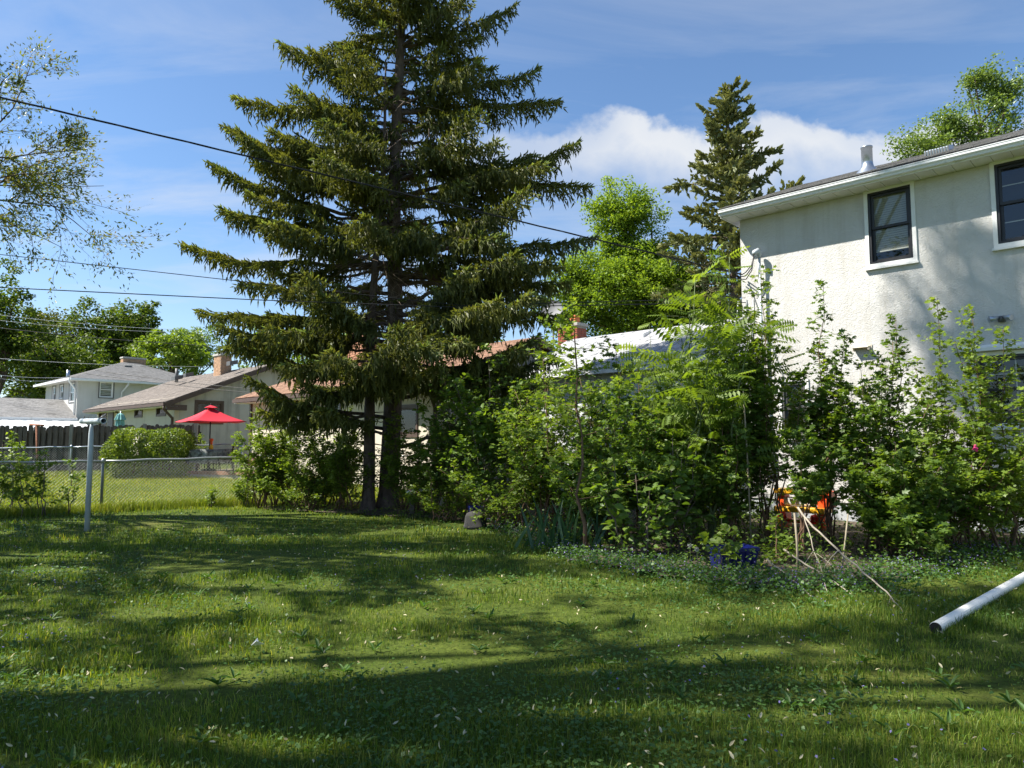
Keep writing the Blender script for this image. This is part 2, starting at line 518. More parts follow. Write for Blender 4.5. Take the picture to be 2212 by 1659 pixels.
def np_mesh(name, V, F, mat, parent=None, rnd=None, smooth=False):
    V = np.asarray(V, np.float32)
    F = np.asarray(F, np.int32)
    me = bpy.data.meshes.new(name)
    k = F.shape[1]
    me.vertices.add(len(V))
    me.vertices.foreach_set('co', V.ravel())
    me.loops.add(F.size)
    me.loops.foreach_set('vertex_index', F.ravel())
    me.polygons.add(len(F))
    me.polygons.foreach_set('loop_start', np.arange(0, F.size, k, dtype=np.int32))
    if smooth:
        me.polygons.foreach_set('use_smooth', np.ones(len(F), bool))
    if rnd is not None:
        at = me.attributes.new('rnd', 'FLOAT', 'FACE')
        at.data.foreach_set('value', np.asarray(rnd, np.float32))
    me.update(calc_edges=True)
    me.materials.append(MATS[mat])
    o = bpy.data.objects.new(name, me)
    COL.objects.link(o)
    adopt(o, parent)
    return o


class MB:
    def __init__(self):
        self.v, self.f, self.s = [], [], []

    def add(self, vs, fs, smooth=False):
        b = len(self.v)
        self.v += [tuple(p) for p in vs]
        self.f += [tuple(b + i for i in f) for f in fs]
        self.s += [smooth] * len(fs)
        return self

    def obox(self, o, a, b, c):
        o, a, b, c = Vector(o), Vector(a), Vector(b), Vector(c)
        vs = [o, o + a, o + a + b, o + b, o + c, o + a + c, o + a + b + c, o + b + c]
        fs = [(0, 3, 2, 1), (4, 5, 6, 7), (0, 1, 5, 4), (1, 2, 6, 5), (2, 3, 7, 6), (3, 0, 4, 7)]
        if a.cross(b).dot(c) < 0:
            fs = [f[::-1] for f in fs]
        return self.add(vs, fs)

    def box(self, x0, x1, y0, y1, z0, z1):
        return self.obox((x0, y0, z0), (x1 - x0, 0, 0), (0, y1 - y0, 0), (0, 0, z1 - z0))

    def tube(self, pts, rad, n=8, cap=True, smooth=True):
        pts = [Vector(p) for p in pts]
        if isinstance(rad, (int, float)):
            rad = [rad] * len(pts)
        vs, fs = [], []
        ref = None
        for i, p in enumerate(pts):
            t = (pts[min(i + 1, len(pts) - 1)] - pts[max(i - 1, 0)])
            if t.length < 1e-9:
                t = Vector((0, 0, 1))
            t.normalize()
            if ref is None:
                ref = Vector((1, 0, 0)) if abs(t.x) < 0.8 else Vector((0, 1, 0))
            u = (ref - t * ref.dot(t)).normalized()
            ref = u
            w = t.cross(u)
            for k in range(n):
                a = 2 * math.pi * k / n
                vs.append(p + (u * math.cos(a) + w * math.sin(a)) * rad[i])
        for i in range(len(pts) - 1):
            for k in range(n):
                k2 = (k + 1) % n
                fs.append((i * n + k, i * n + k2, (i + 1) * n + k2, (i + 1) * n + k))
        self.add(vs, fs, smooth)
        if cap:
            b = len(self.v) - len(vs)
            self.f.append(tuple(b + k for k in range(n))[::-1])
            self.f.append(tuple(b + (len(pts) - 1) * n + k for k in range(n)))
            self.s += [False, False]
        return self

    def lathe(self, c, prof, n=20, smooth=True):
        c = Vector(c)
        vs = [c + Vector((r * math.cos(2 * math.pi * k / n), r * math.sin(2 * math.pi * k / n), z)) for r, z in prof for k in range(n)]
        fs = [(i * n + k, i * n + (k + 1) % n, (i + 1) * n + (k + 1) % n, (i + 1) * n + k) for i in range(len(prof) - 1) for k in range(n)]
        return self.add(vs, fs, smooth)

    def build(self, name, mat, parent=None, bevel=0.0):
        me = bpy.data.meshes.new(name)
        me.from_pydata(self.v, [], self.f)
        me.polygons.foreach_set('use_smooth', self.s)
        me.materials.append(MATS[mat])
        me.update()
        o = bpy.data.objects.new(name, me)
        COL.objects.link(o)
        adopt(o, parent)
        if bevel:
            b = o.modifiers.new('bevel', 'BEVEL')
            b.width = bevel
            b.segments = 2
            b.limit_method = 'ANGLE'
        return o


class Frame:
    """s runs along ax, w along ay (outwards), z up"""
    def __init__(self, p0, ax, ay):
        self.o, self.ax, self.ay = Vector(p0), Vector(ax), Vector(ay)

    def p(self, s, w, z):
        return self.o + self.ax * s + self.ay * w + Vector((0, 0, z))

    def box(self, mb, s0, s1, w0, w1, z0, z1):
        mb.obox(self.p(s0, w0, z0), self.ax * (s1 - s0), self.ay * (w1 - w0), (0, 0, z1 - z0))
        return mb


UPV = Vector((0, 0, 1))
# the street grid: side walls run along DIR_D, gables along DIR_E
DIR_D = Vector((-0.722, 0.692, 0)).normalized()
DIR_E = Vector((-DIR_D.y, DIR_D.x, 0)) * -1.0
DIR_E = Vector((DIR_D.y, -DIR_D.x, 0))          # (.69, .72)


def wall_mesh(fr, L, H, openings, thick, name, mat, parent, s_start=0.0, z_start=0.0):
    """front plane at w=0, back at w=-thick; openings (s0,s1,z0,z1) are real holes"""
    ss = sorted({s_start, L, *[v for o in openings for v in o[:2]]})
    zs = sorted({z_start, H, *[v for o in openings for v in o[2:]]})
    mb = MB()

    def inside(s, z):
        return any(o[0] < s < o[1] and o[2] < z < o[3] for o in openings)
    for i in range(len(ss) - 1):
        for j in range(len(zs) - 1):
            if inside((ss[i] + ss[i + 1]) / 2, (zs[j] + zs[j + 1]) / 2):
                continue
            for w, fl in ((0, False), (-thick, True)):
                q = [fr.p(ss[i], w, zs[j]), fr.p(ss[i + 1], w, zs[j]), fr.p(ss[i + 1], w, zs[j + 1]), fr.p(ss[i], w, zs[j + 1])]
                mb.add(q[::-1] if fl else q, [(0, 1, 2, 3)])
    rects = [(s_start, L, z_start, H)] + list(openings)
    for s0, s1, z0, z1 in rects:
        c = [(s0, z0), (s1, z0), (s1, z1), (s0, z1)]
        for k in range(4):
            (a, b), (c2, d2) = c[k], c[(k + 1) % 4]
            mb.add([fr.p(a, 0, b), fr.p(c2, 0, d2), fr.p(c2, -thick, d2), fr.p(a, -thick, b)], [(0, 1, 2, 3)])
    return mb.build(name, mat, parent)


def rect_ring(mb, fr, s0, s1, z0, z1, t, w0, w1, tb=None):
    tb = t if tb is None else tb
    fr.box(mb, s0, s0 + t, w0, w1, z0, z1)
    fr.box(mb, s1 - t, s1, w0, w1, z0, z1)
    fr.box(mb, s0 + t, s1 - t, w0, w1, z0, z0 + tb)
    fr.box(mb, s0 + t, s1 - t, w0, w1, z1 - t, z1)
    return mb


def window(fr, parent, s0, s1, z0, z1, trim='trim_white', sash='sash_black', tw=0.07, proud=0.03, blind=None, muntin=False, double=True, sill=True, sash_t=0.05):
    """opening given; trim lies round it on the wall"""
    mb = MB()
    rect_ring(mb, fr, s0 - tw, s1 + tw, z0 - tw, z1 + tw, tw, 0.0, proud)
    w = mb.build('window', trim, parent)
    if sill:
        m = MB()
        fr.box(m, s0 - tw - 0.02, s1 + tw + 0.02, 0.003, proud + 0.035, z0 - tw - 0.045, z0 - tw - 0.002)
        m.build('sill', trim, w)
    m = MB()
    rect_ring(m, fr, s0, s1, z0, z1, 0.045, -0.09, 0.012)
    m.build('frame', sash, w)
    zm = (z0 + z1) / 2
    halves = [(z0 + 0.045, zm + 0.02, -0.075), (zm - 0.02, z1 - 0.045, -0.04)] if double else [(z0 + 0.045, z1 - 0.045, -0.05)]
    for a, b, wo_ in halves:
        m = MB()
        rect_ring(m, fr, s0 + 0.046, s1 - 0.046, a, b, sash_t, wo_ - 0.012, wo_ + 0.012)
        m.build('sash', sash, w)
        m = MB()
        q = [fr.p(s0 + 0.09, wo_, a + 0.04), fr.p(s1 - 0.09, wo_, a + 0.04), fr.p(s1 - 0.09, wo_, b - 0.04), fr.p(s0 + 0.09, wo_, b - 0.04)]
        m.add(q, [(0, 1, 2, 3)])
        m.build('pane', 'glass', w)
        if muntin:
            nx, nz = muntin
            for k in range(1, nx):
                s = s0 + (s1 - s0) * k / nx
                m = MB()
                fr.box(m, s - 0.009, s + 0.009, wo_ - 0.03, wo_ - 0.012, a + 0.04, b - 0.04)
                m.build('muntin', 'blind', w)
            for k in range(1, nz):
                z = a + (b - a) * k / nz
                m = MB()
                fr.box(m, s0 + 0.09, s1 - 0.09, wo_ - 0.034, wo_ - 0.031, z - 0.009, z + 0.009)
                m.build('muntin', 'blind', w)
    if blind:
        zb, step = blind
        z = z1 - 0.07
        k = 0
        while z > zb:
            m = MB()
            m.obox(fr.p(s0 + 0.07, -0.135, z - 0.018), fr.ax * (s1 - s0 - 0.14), fr.ay * 0.022 + UPV * 0.034 * (step / 0.045), fr.ay * 0.002 - UPV * 0.001)
            m.build('slat', 'blind', w)
            z -= step
            k += 1
        m = MB()
        fr.box(m, s0 + 0.07, s1 - 0.07, -0.14, -0.11, z - 0.01, z + 0.015)
        m.build('blind_rail', 'blind', w)
    return w


def roof_shingles(parent, origin, along, upv, L, S, mat, n_parts=0, tab=0.32, expo=0.145, thick=0.012, name='shingle', prefer=None, seed=1):
    """a slab with courses of tabs; the first n_parts tabs are objects, the rest one mesh"""
    along, upv = along.normalized(), upv.normalized()
    nrm = along.cross(upv)
    if nrm.z < 0:
        nrm = -nrm
    rd = random.Random(seed)
    slabm = MB().obox(origin - nrm * 0.12, along * L, upv * S, nrm * 0.115)
    slab = slabm.build('roof', mat, parent)
    tabs = []
    rows = int(S / expo)
    for r in range(rows):
        x = -rd.random() * tab
        while x < L:
            wdt = tab * rd.uniform(0.75, 1.2)
            a, b = max(0, x), min(L, x + wdt - 0.006)
            if b - a > 0.05:
                tabs.append((r, a, b, rd.random()))
            x += wdt
    if prefer:
        tabs.sort(key=lambda t: prefer(origin + along * (t[1] + t[2]) / 2 + upv * (t[0] * expo)))
    up_l = expo * 1.18
    proto = {}
    big = MB()
    for i, (r, a, b, q) in enumerate(tabs):
        o = origin + along * a + upv * (r * expo - 0.004) + nrm * (0.006 + 0.008 * q)
        wv = upv * up_l - nrm * 0.006
        if i < n_parts:
            key = round((b - a) * 20)
            if key not in proto:
                wl = key / 20 - 0.004
                p = MB().obox((0, 0, 0), (wl, 0, 0), (0, up_l, -0.006), (0, 0, thick))
                me = bpy.data.meshes.new(name)
                me.from_pydata(p.v, [], p.f)
                me.materials.append(MATS[mat])
                proto[key] = me
            ob = bpy.data.objects.new(name, proto[key])
            COL.objects.link(ob)
            M = Matrix((along, upv, nrm)).transposed().to_4x4()
            M.translation = o
            ob.matrix_basis = M
            adopt(ob, slab)
        else:
            big.obox(o, along * (b - a), wv, nrm * thick)
    if big.v:
        bo = big.build(name + '_course', mat, slab)
        bo['kind'] = 'stuff'
    return slab


def chimney(parent, c, sx, sy, z0, z1, ax, ay, brick, cap='cap_concrete', flues=(), name='chimney'):
    """mortar core with single bricks"""
    core = MB().obox(c - ax * sx / 2 - ay * sy / 2 + UPV * z0, ax * sx, ay * sy, UPV * (z1 - z0)).build(name, 'mortar', parent)
    bl, bh = 0.215, 0.072
    bricks = {}
    rows = int((z1 - z0) / bh)
    for r in range(rows):
        for face, (dr, nr, lg, off) in enumerate(((ax, -ay, sx, sy / 2), (ay, -ax, sy, sx / 2), (ax, ay, sx, sy / 2), (ay, ax, sy, sx / 2))):
            x = -lg / 2 - (bl / 2 if r % 2 else 0)
            while x < lg / 2 - 0.02:
                a, b = max(-lg / 2, x), min(lg / 2, x + bl - 0.012)
                if b - a > 0.05:
                    key = (round((b - a) * 50), face % 2)
                    if key not in bricks:
                        d = dr if face in (0, 1) else dr
                        m_ = MB().obox(-dr * (key[0] / 100) - nr * 0.012 - UPV * (bh / 2 - 0.006), dr * (key[0] / 50), nr * 0.024, UPV * (bh - 0.012))
                        me = bpy.data.meshes.new('brick')
                        me.from_pydata(m_.v, [], m_.f)
                        me.materials.append(MATS[brick])
                        bricks[key] = me
                    ob = bpy.data.objects.new('brick', bricks[key])
                    COL.objects.link(ob)
                    ob.location = c + dr * ((a + b) / 2) + nr * (off + random.uniform(0, 0.004)) + UPV * (z0 + (r + 0.5) * bh)
                    adopt(ob, core)
                x += bl
    m_ = MB().obox(c - ax * (sx / 2 + 0.06) - ay * (sy / 2 + 0.06) + UPV * z1, ax * (sx + 0.12), ay * (sy + 0.12), UPV * 0.11)
    m_.build('chimney_cap', cap, core, 0.01)
    for fx, fw, fh, fm in flues:
        m_ = MB().obox(c + ax * (fx - fw / 2) - ay * fw / 2 + UPV * (z1 + 0.11), ax * fw, ay * fw, UPV * fh)
        m_.build('flue', fm, core, 0.012)
    return core


# ================================================================== GROUND
def make_ground():
    xs = np.unique(np.concatenate([[-500, -250, -140], np.arange(-80, 81, 1.0), [140, 250, 500]]))
    ys = np.unique(np.concatenate([[-300, -120, -60], np.arange(-30, 101, 1.0), [150, 260, 600]]))
    X, Y = np.meshgrid(xs, ys)
    Z = terrain_np(Y) + 0.018 * np.sin(X * 1.3 + 0.7 * Y) * np.cos(Y * 0.9 - 0.4 * X) - 0.012
    V = np.stack([X, Y, Z], -1).reshape(-1, 3)
    nx, ny = len(xs), len(ys)
    i, j = np.meshgrid(np.arange(nx - 1), np.arange(ny - 1))
    a = (j * nx + i).ravel()
    F = np.stack([a, a + 1, a + nx + 1, a + nx], -1)
    o = np_mesh('ground', V, F, 'lawn_soil', smooth=True)
    tag(o, 'uneven green lawn ground spreading under the trees and houses', 'ground', kind='structure')
    return o


def ground_z(x, y):
    return terrain_np(y) + 0.018 * np.sin(x * 1.3 + 0.7 * y) * np.cos(y * 0.9 - 0.4 * x) - 0.012


make_ground()

# planting bed outline (photo pixels on the ground, front edge), back edge along the house
bed_front = [on_ground(*p) for p in ((620, 1104), (800, 1112), (960, 1122), (1060, 1140), (1160, 1175), (1260, 1215), (1400, 1240), (1560, 1262), (1720, 1272), (1880, 1262), (2010, 1235), (2130, 1205), (2230, 1190))]
bed_back = [Vector((10.2, 12.0, 0)), Vector((8.2, 13.2, 0)), Vector((5.2, 16.0, 0)), Vector((1.5, 18.2, 0)), Vector((-2.5, 18.4, 0)), Vector((-6.2, 17.7, 0))]
BED = [(p.x, p.y) for p in bed_front + bed_back]


def in_poly(x, y, poly):
    x, y = np.asarray(x), np.asarray(y)
    r = np.zeros(x.shape, bool)
    n = len(poly)
    for i in range(n):
        x1, y1 = poly[i]
        x2, y2 = poly[(i + 1) % n]
        c = ((y1 > y) != (y2 > y)) & (x < (x2 - x1) * (y - y1) / (y2 - y1 + 1e-12) + x1)
        r ^= c
    return r


def make_bed():
    g = 0.25
    xs, ys = np.arange(-7, 11, g), np.arange(7, 19, g)
    X, Y = np.meshgrid(xs, ys)
    ok = in_poly(X + g / 2, Y + g / 2, BED)[:-1, :-1]
    Z = ground_z(X, Y) + 0.030 + 0.012 * np.sin(X * 5.1) * np.cos(Y * 4.3)
    V = np.stack([X, Y, Z], -1).reshape(-1, 3)
    nx = len(xs)
    j, i = np.nonzero(ok)
    a = j * nx + i
    o = np_mesh('planting_bed', V, np.stack([a, a + 1, a + nx + 1, a + nx], -1), 'bed_soil', smooth=True)
    tag(o, 'bare soil and leaf litter under the shrubs along the house', 'soil', kind='structure')


make_bed()

# ================================================================== HOUSE A (white stucco, right)
A0 = on_ground(2146, 1151)
tC, _ = on_wall(1604, 700, A0, DIR_D)
cornA = A0 + DIR_D * tC
AX = -DIR_D                       # along the wall to the right and nearer
NRM = -DIR_E                      # outwards, to the camera
FA = Frame(cornA, AX, NRM)


def A_sz(px, py):
    t, z = on_wall(px, py, A0, DIR_D)
    return tC - t, z


def build_house_a():
    root = empty('stucco_house', cornA, 'white stucco two storey house with black windows and white gutter at right', 'house')
    _, ztop = A_sz(1604, 476)
    L = 13.0
    D = 8.5
    s0, z0 = A_sz(1880, 572)
    s1, _ = A_sz(1974, 560)
    _, z1 = A_sz(1880, 418)
    w1 = (s0, s1, z0, z1)
    a0, b0 = A_sz(2157, 528)
    _, b1 = A_sz(2157, 355)
    w2 = (a0, a0 + 1.0, b0, b1)
    c0, d0 = A_sz(2118, 915)
    _, d1 = A_sz(2118, 770)
    w3 = (c0, c0 + 1.7, d0, d1)
    e0, f0 = A_sz(1692, 938)
    e1, f1 = A_sz(1740, 825)
    w4 = (e0, e1, f0, f1)
    wins = [w1, w2, w3, w4]
    wall_mesh(FA, L, ztop, wins, 0.25, 'wall', 'stucco_white', root, 0, 0.38)
    # other walls
    m = MB()
    FA.box(m, 0.0, 0.25, -D, -0.252, 0.38, ztop)
    FA.box(m, L - 0.25, L, -D, -0.252, 0.38, ztop)
    FA.box(m, 0.252, L - 0.252, -D, -D + 0.25, 0.38, ztop)
    m.build('side_wall', 'stucco_white', root)
    m = MB()
    FA.box(m, 0.02, L, -D, -0.03, -0.4, 0.378)
    m.build('foundation', 'concrete', root)
    m = MB()
    FA.box(m, 0.3, L - 0.3, -D + 0.3, -0.3, 3.2, 3.4)
    FA.box(m, 0.3, L - 0.3, -0.95, -0.9, 0.4, ztop)
    m.build('room_shade_panel', 'dark_inside', root)  # added near-black sheet and floor paint the unlit rooms behind the panes
    window(FA, root, *w1, blind=(z0 + (z1 - z0) * 0.20, 0.045))
    window(FA, root, *w2, muntin=(2, 2))
    window(FA, root, *w3, muntin=(3, 2))
    window(FA, root, *w4, sash='sash_grey')
    # hood trim over the lower window
    m = MB()
    FA.box(m, c0 - 0.22, c0 + 1.95, 0.003, 0.16, d1 + 0.08, d1 + 0.14)
    m.obox(FA.p(c0 - 0.22, 0.003, d1 + 0.14), AX * 2.17, NRM * 0.15, UPV * 0.05 - NRM * 0.04)
    m.build('window_hood', 'trim_white', root)
    # soffit panels, fascia, gutter
    ov, so = 0.50, 0.20
    s = -so
    while s < L + so:
        m = MB()
        FA.box(m, s + 0.004, s + 0.296, -0.02, ov - 0.02, ztop + 0.006, ztop + 0.016)
        FA.box(m, s + 0.265, s + 0.296, -0.02, ov - 0.02, ztop - 0.004, ztop + 0.005)
        m.build('soffit_panel', 'soffit_white', root)
        s += 0.30
    m = MB()
    FA.box(m, -so, L + so, ov - 0.02, ov + 0.0, ztop - 0.01, ztop + 0.17)
    FA.box(m, -so - 0.02, -so, -D, ov, ztop - 0.01, ztop + 0.17)
    m.build('fascia', 'white_metal', root)
    # K-style gutter by profile
    prof = [(0.0, 0.02), (0.075, 0.02), (0.085, 0.055), (0.115, 0.085), (0.118, 0.125), (0.125, 0.13), (0.125, 0.142), (0.105, 0.142), (0.105, 0.10), (0.07, 0.05), (0.01, 0.04), (0.0, 0.14)]
    m = MB()
    v0 = [FA.p(-so - 0.02, ov + a, ztop + b) for a, b in prof]
    v1 = [FA.p(L + so, ov + a, ztop + b) for a, b in prof]
    n = len(prof)
    m.add(v0 + v1, [(i, (i + 1) % n, n + (i + 1) % n, n + i) for i in range(n)] + [tuple(range(n))[::-1], tuple(range(n, 2 * n))])
    m.build('gutter', 'white_metal', root)
    # roof: front and rear slope
    th = R(21)
    upf = DIR_E * math.cos(th) + UPV * math.sin(th)
    o = FA.p(-so - 0.02, ov + 0.03, ztop + 0.175 + 0.02)
    S = (D / 2 + ov) / math.cos(th)
    roof_shingles(root, o, AX, upf, L + so + 0.2, S, 'shingle_grey', 160, prefer=lambda p: -p.z + 0.05 * p.x, seed=3)
    upb = -DIR_E * math.cos(th) + UPV * math.sin(th)
    o2 = FA.p(-so - 0.02, -D - ov - 0.03, ztop + 0.195)
    roof_shingles(root, o2, AX, upb, L + so + 0.2, S, 'shingle_grey', 0, seed=4)
    # gable end infill
    zr = ztop + 0.1 + S * math.sin(th)
    for sg in (0.02, L - 0.22):
        m = MB()
        a, b, c = FA.p(sg, 0, ztop), FA.p(sg, -D, ztop), FA.p(sg, -D / 2, zr)
        m.add([a, b, c, a + AX * 0.2, b + AX * 0.2, c + AX * 0.2], [(0, 2, 1), (3, 4, 5), (0, 1, 4, 3), (1, 2, 5, 4), (2, 0, 3, 5)])
        m.build('gable_wall', 'stucco_white', root)

    def roof_pt(px, py):
        # meet of the pixel ray with the front slope
        d = ray(px, py)
        nr = AX.cross(upf)
        k = nr.dot(o - Vector((0, 0, CAMZ))) / nr.dot(d)
        return Vector((0, 0, CAMZ)) + d * k
    # flue with storm collar
    sp, _ = A_sz(1845, 400)
    pv = FA.p(sp, -0.9, 0)
    zb = ztop + 0.2 + (ov + 0.9) * math.tan(th)
    m = MB()
    m.lathe((pv.x, pv.y, zb - 0.1), [(0.29, 0.0), (0.25, 0.06), (0.13, 0.20), (0.115, 0.26), (0.115, 0.30)], 20)
    ro = m.build('flue_flashing', 'galvanized', root)
    m = MB()
    m.lathe((pv.x, pv.y, zb + 0.1), [(0.112, 0.0), (0.112, 0.42), (0.120, 0.42), (0.120, 0.45), (0.100, 0.45), (0.100, 0.1)], 20)
    m.build('flue_pipe', 'galvanized', ro)
    # slant-back box vent
    sp, _ = A_sz(1997, 360)
    bvc = FA.p(sp, -1.0, ztop + 0.2 + (ov + 1.0) * math.tan(th))
    m = MB()
    m.obox(bvc - AX * 0.22 - UPV * 0.05, AX * 0.44, DIR_E * 0.45 + UPV * 0.17, UPV * 0.17 - DIR_E * 0.03)
    bv = m.build('roof_vent', 'galvanized', root, 0.01)
    for k in range(9):
        m = MB()
        m.obox(bvc - AX * (0.20 - k * 0.05) - UPV * 0.02 + NRM * 0.022, AX * 0.02, NRM * 0.01, UPV * 0.14)
        m.build('louvre', 'sash_grey', bv)
    # dryer vent hood
    s_, z_ = A_sz(1862, 752)
    m = MB()
    m.obox(FA.p(s_ - 0.17, 0.002, z_ - 0.03), AX * 0.36, NRM * 0.015, UPV * 0.09)
    m.obox(FA.p(s_ - 0.14, 0.017, z_ + 0.03), AX * 0.30, NRM * 0.13 - UPV * 0.035, UPV * 0.012)
    m.obox(FA.p(s_ - 0.14, 0.017, z_ - 0.055), AX * 0.012, NRM * 0.12, UPV * 0.08)
    m.obox(FA.p(s_ + 0.148, 0.017, z_ - 0.055), AX * 0.012, NRM * 0.12, UPV * 0.08)
    m.build('vent_hood', 'stucco_cream', root)
    # twin flood light
    s_, z_ = A_sz(2165, 690)
    m = MB()
    m.lathe(FA.p(s_, 0.05, z_ - 0.05), [(0.0, 0.0), (0.06, 0.0), (0.06, 0.1), (0.0, 0.1)], 12)
    fl = m.build('flood_light', 'sash_grey', root)
    for sg in (-1, 1):
        p0 = FA.p(s_ + sg * 0.03, 0.10, z_ + 0.02)
        ax = (AX * sg * 0.8 + NRM * 0.5 - UPV * 0.15).normalized()
        m = MB().tube([p0, p0 + ax * 0.06, p0 + ax * 0.16, p0 + ax * 0.165], [0.025, 0.04, 0.06, 0.05], 12)
        m.build('lamp_head', 'galvanized', fl)
    # stucco roughness stain strip under the first window sill: left to the material
    # electric service mast and its cables running down the wall
    s_, zt = A_sz(1645, 548)
    m = MB().tube([FA.p(s_, 0.12, 1.2), FA.p(s_, 0.12, zt - 0.1)], 0.03, 10)
    ms = m.build('service_mast', 'pole_paint', root)
    m = MB().tube([FA.p(s_, 0.12, zt - 0.12), FA.p(s_, 0.13, zt - 0.02), FA.p(s_ - 0.02, 0.17, zt + 0.03), FA.p(s_ - 0.05, 0.24, zt - 0.01), FA.p(s_ - 0.06, 0.26, zt - 0.06)], [0.034, 0.06, 0.07, 0.06, 0.045], 10)
    m.build('weather_head', 'pole_paint', ms)
    for k in range(3):
        p0 = FA.p(s_ - 0.06, 0.25, zt - 0.06)
        p3 = FA.p(s_ - 0.42 - 0.03 * k, 0.10, zt - 0.42 - 0.05 * k)
        m = MB().tube([p0, p0 - AX * 0.06 - UPV * (0.22 + 0.06 * k), p0 - AX * 0.2 - UPV * (0.36 + 0.08 * k), p3], 0.012, 6)
        m.build('drop_cable', 'cable', ms)
    for k in range(4):
        ss_ = s_ - 0.10 - 0.16 * k
        pts = [FA.p(ss_ + 0.05 * math.sin(i * 1.1 + k), 0.02, zt - 1.0 - 0.45 * i) for i in range(7)]
        m = MB().tube(pts, 0.009, 6)
        m.build('wall_cable', 'cable_grey', root)
    m = MB()
    FA.box(m, s_ - 0.14, s_ + 0.12, 0.005, 0.14, 1.0, 1.5)
    m.build('meter_box', 'white_metal', root, 0.01)
    return root, ztop, s_, zt


houseA, A_TOP, MAST_S, MAST_Z = build_house_a()
MAST = FA.p(MAST_S - 0.42, 0.10, MAST_Z - 0.42)


# ================================================================== WING (white roof, one storey)
def build_wing():
    t1, _ = on_wall(1118, 800, A0, DIR_D)
    L = t1 - tC
    fr = Frame(cornA + DIR_D * L - DIR_E * -0.35, AX, NRM)   # set back a little
    root = empty('single_storey_wing', fr.p(0, 0, 0), 'low white sided wing with pale shingle roof behind the shrubs', 'house')
    _, ze = on_wall(1300, 800, fr.o, DIR_D)
    D = 5.0
    s_w0, _ = on_wall(1478, 900, fr.o, DIR_D)
    sA = L + 0.0
    w = (-on_wall(1478, 900, fr.o, DIR_D)[0], -on_wall(1522, 900, fr.o, DIR_D)[0], 1.5, 2.5)
    wall_mesh(fr, L - 0.02, ze, [w], 0.2, 'wall', 'white_siding', root, 0, -0.1)
    m = MB()
    fr.box(m, 0, 0.2, -D, -0.202, -0.1, ze)
    fr.box(m, 0.202, L + 3.0, -D, -D + 0.2, -0.1, ze)
    m.build('side_wall', 'white_siding', root)
    m = MB()
    fr.box(m, 0.25, L - 0.3, -0.7, -0.65, 0, ze)
    m.build('room_shade_panel', 'dark_inside', root)  # added dark sheet gives the wing window its painted room shade
    window(fr, root, *w, sash='sash_grey')
    # siding boards: wide vertical panels with battens
    s = 0.3
    while s < L - 0.05:
        if not (w[0] - 0.1 < s < w[1] + 0.1):
            m = MB()
            fr.box(m, s - 0.02, s + 0.02, 0.001, 0.018, -0.05, ze - 0.02)
            m.build('batten', 'white_siding', root)
        s += 0.405
    ov = 0.35
    th = R(26.5)
    upf = DIR_E * math.cos(th) + UPV * math.sin(th)
    S = (D / 2 + ov) / math.cos(th)
    o = fr.p(-0.3, ov, ze - 0.02)
    roof_shingles(root, o, AX, upf, L + 0.3 - 0.01, S, 'shingle_pale', 290, tab=0.34, expo=0.17, thick=0.035, prefer=lambda p: -p.z, seed=5)
    o2 = fr.p(-0.3, -D - ov, ze - 0.02)
    roof_shingles(root, o2, AX, -DIR_E * math.cos(th) + UPV * math.sin(th), L + 0.29, S, 'shingle_pale', 0, seed=6)
    m = MB()
    a, b, c = fr.p(0.02, 0, ze), fr.p(0.02, -D, ze), fr.p(0.02, -D / 2, ze + D / 2 * math.tan(th))
    m.add([a, b, c, a + AX * 0.15, b + AX * 0.15, c + AX * 0.15], [(0, 2, 1), (3, 4, 5), (0, 1, 4, 3), (1, 2, 5, 4), (2, 0, 3, 5)])
    m.build('gable_wall', 'white_siding', root)
    m = MB()
    fr.box(m, -0.3, L - 0.02, ov - 0.0, ov + 0.09, ze - 0.13, ze - 0.03)
    m.build('gutter', 'white_metal', root)
    zr = ze + S * math.sin(th)
    # box vent near the ridge
    sv = -on_wall(1385, 705, fr.p(0, -1.9, 0), DIR_D)[0]
    bc = fr.p(sv, -1.7, zr - 0.42)
    m = MB().obox(bc - AX * 0.2, AX * 0.4, DIR_E * 0.4 + UPV * 0.14, UPV * 0.18)
    m.build('roof_vent', 'white_metal', root, 0.01)
    # brick chimney on the far slope, clay flues
    cc = at_depth(1236, 760, fr.o.y + 3.6)
    zc1 = at_depth(1236, 708, cc.y).z
    chimney(root, Vector((cc.x, cc.y, 0)), 0.85, 0.5, zr - 1.3, zc1, AX, DIR_E, 'brick_red', flues=((0.12, 0.26, 0.30, 'flue_clay'), (-0.28, 0.2, 0.12, 'cap_concrete')))
    return root, fr, cc, zc1


wing, FW, CHW, CHWZ = build_wing()


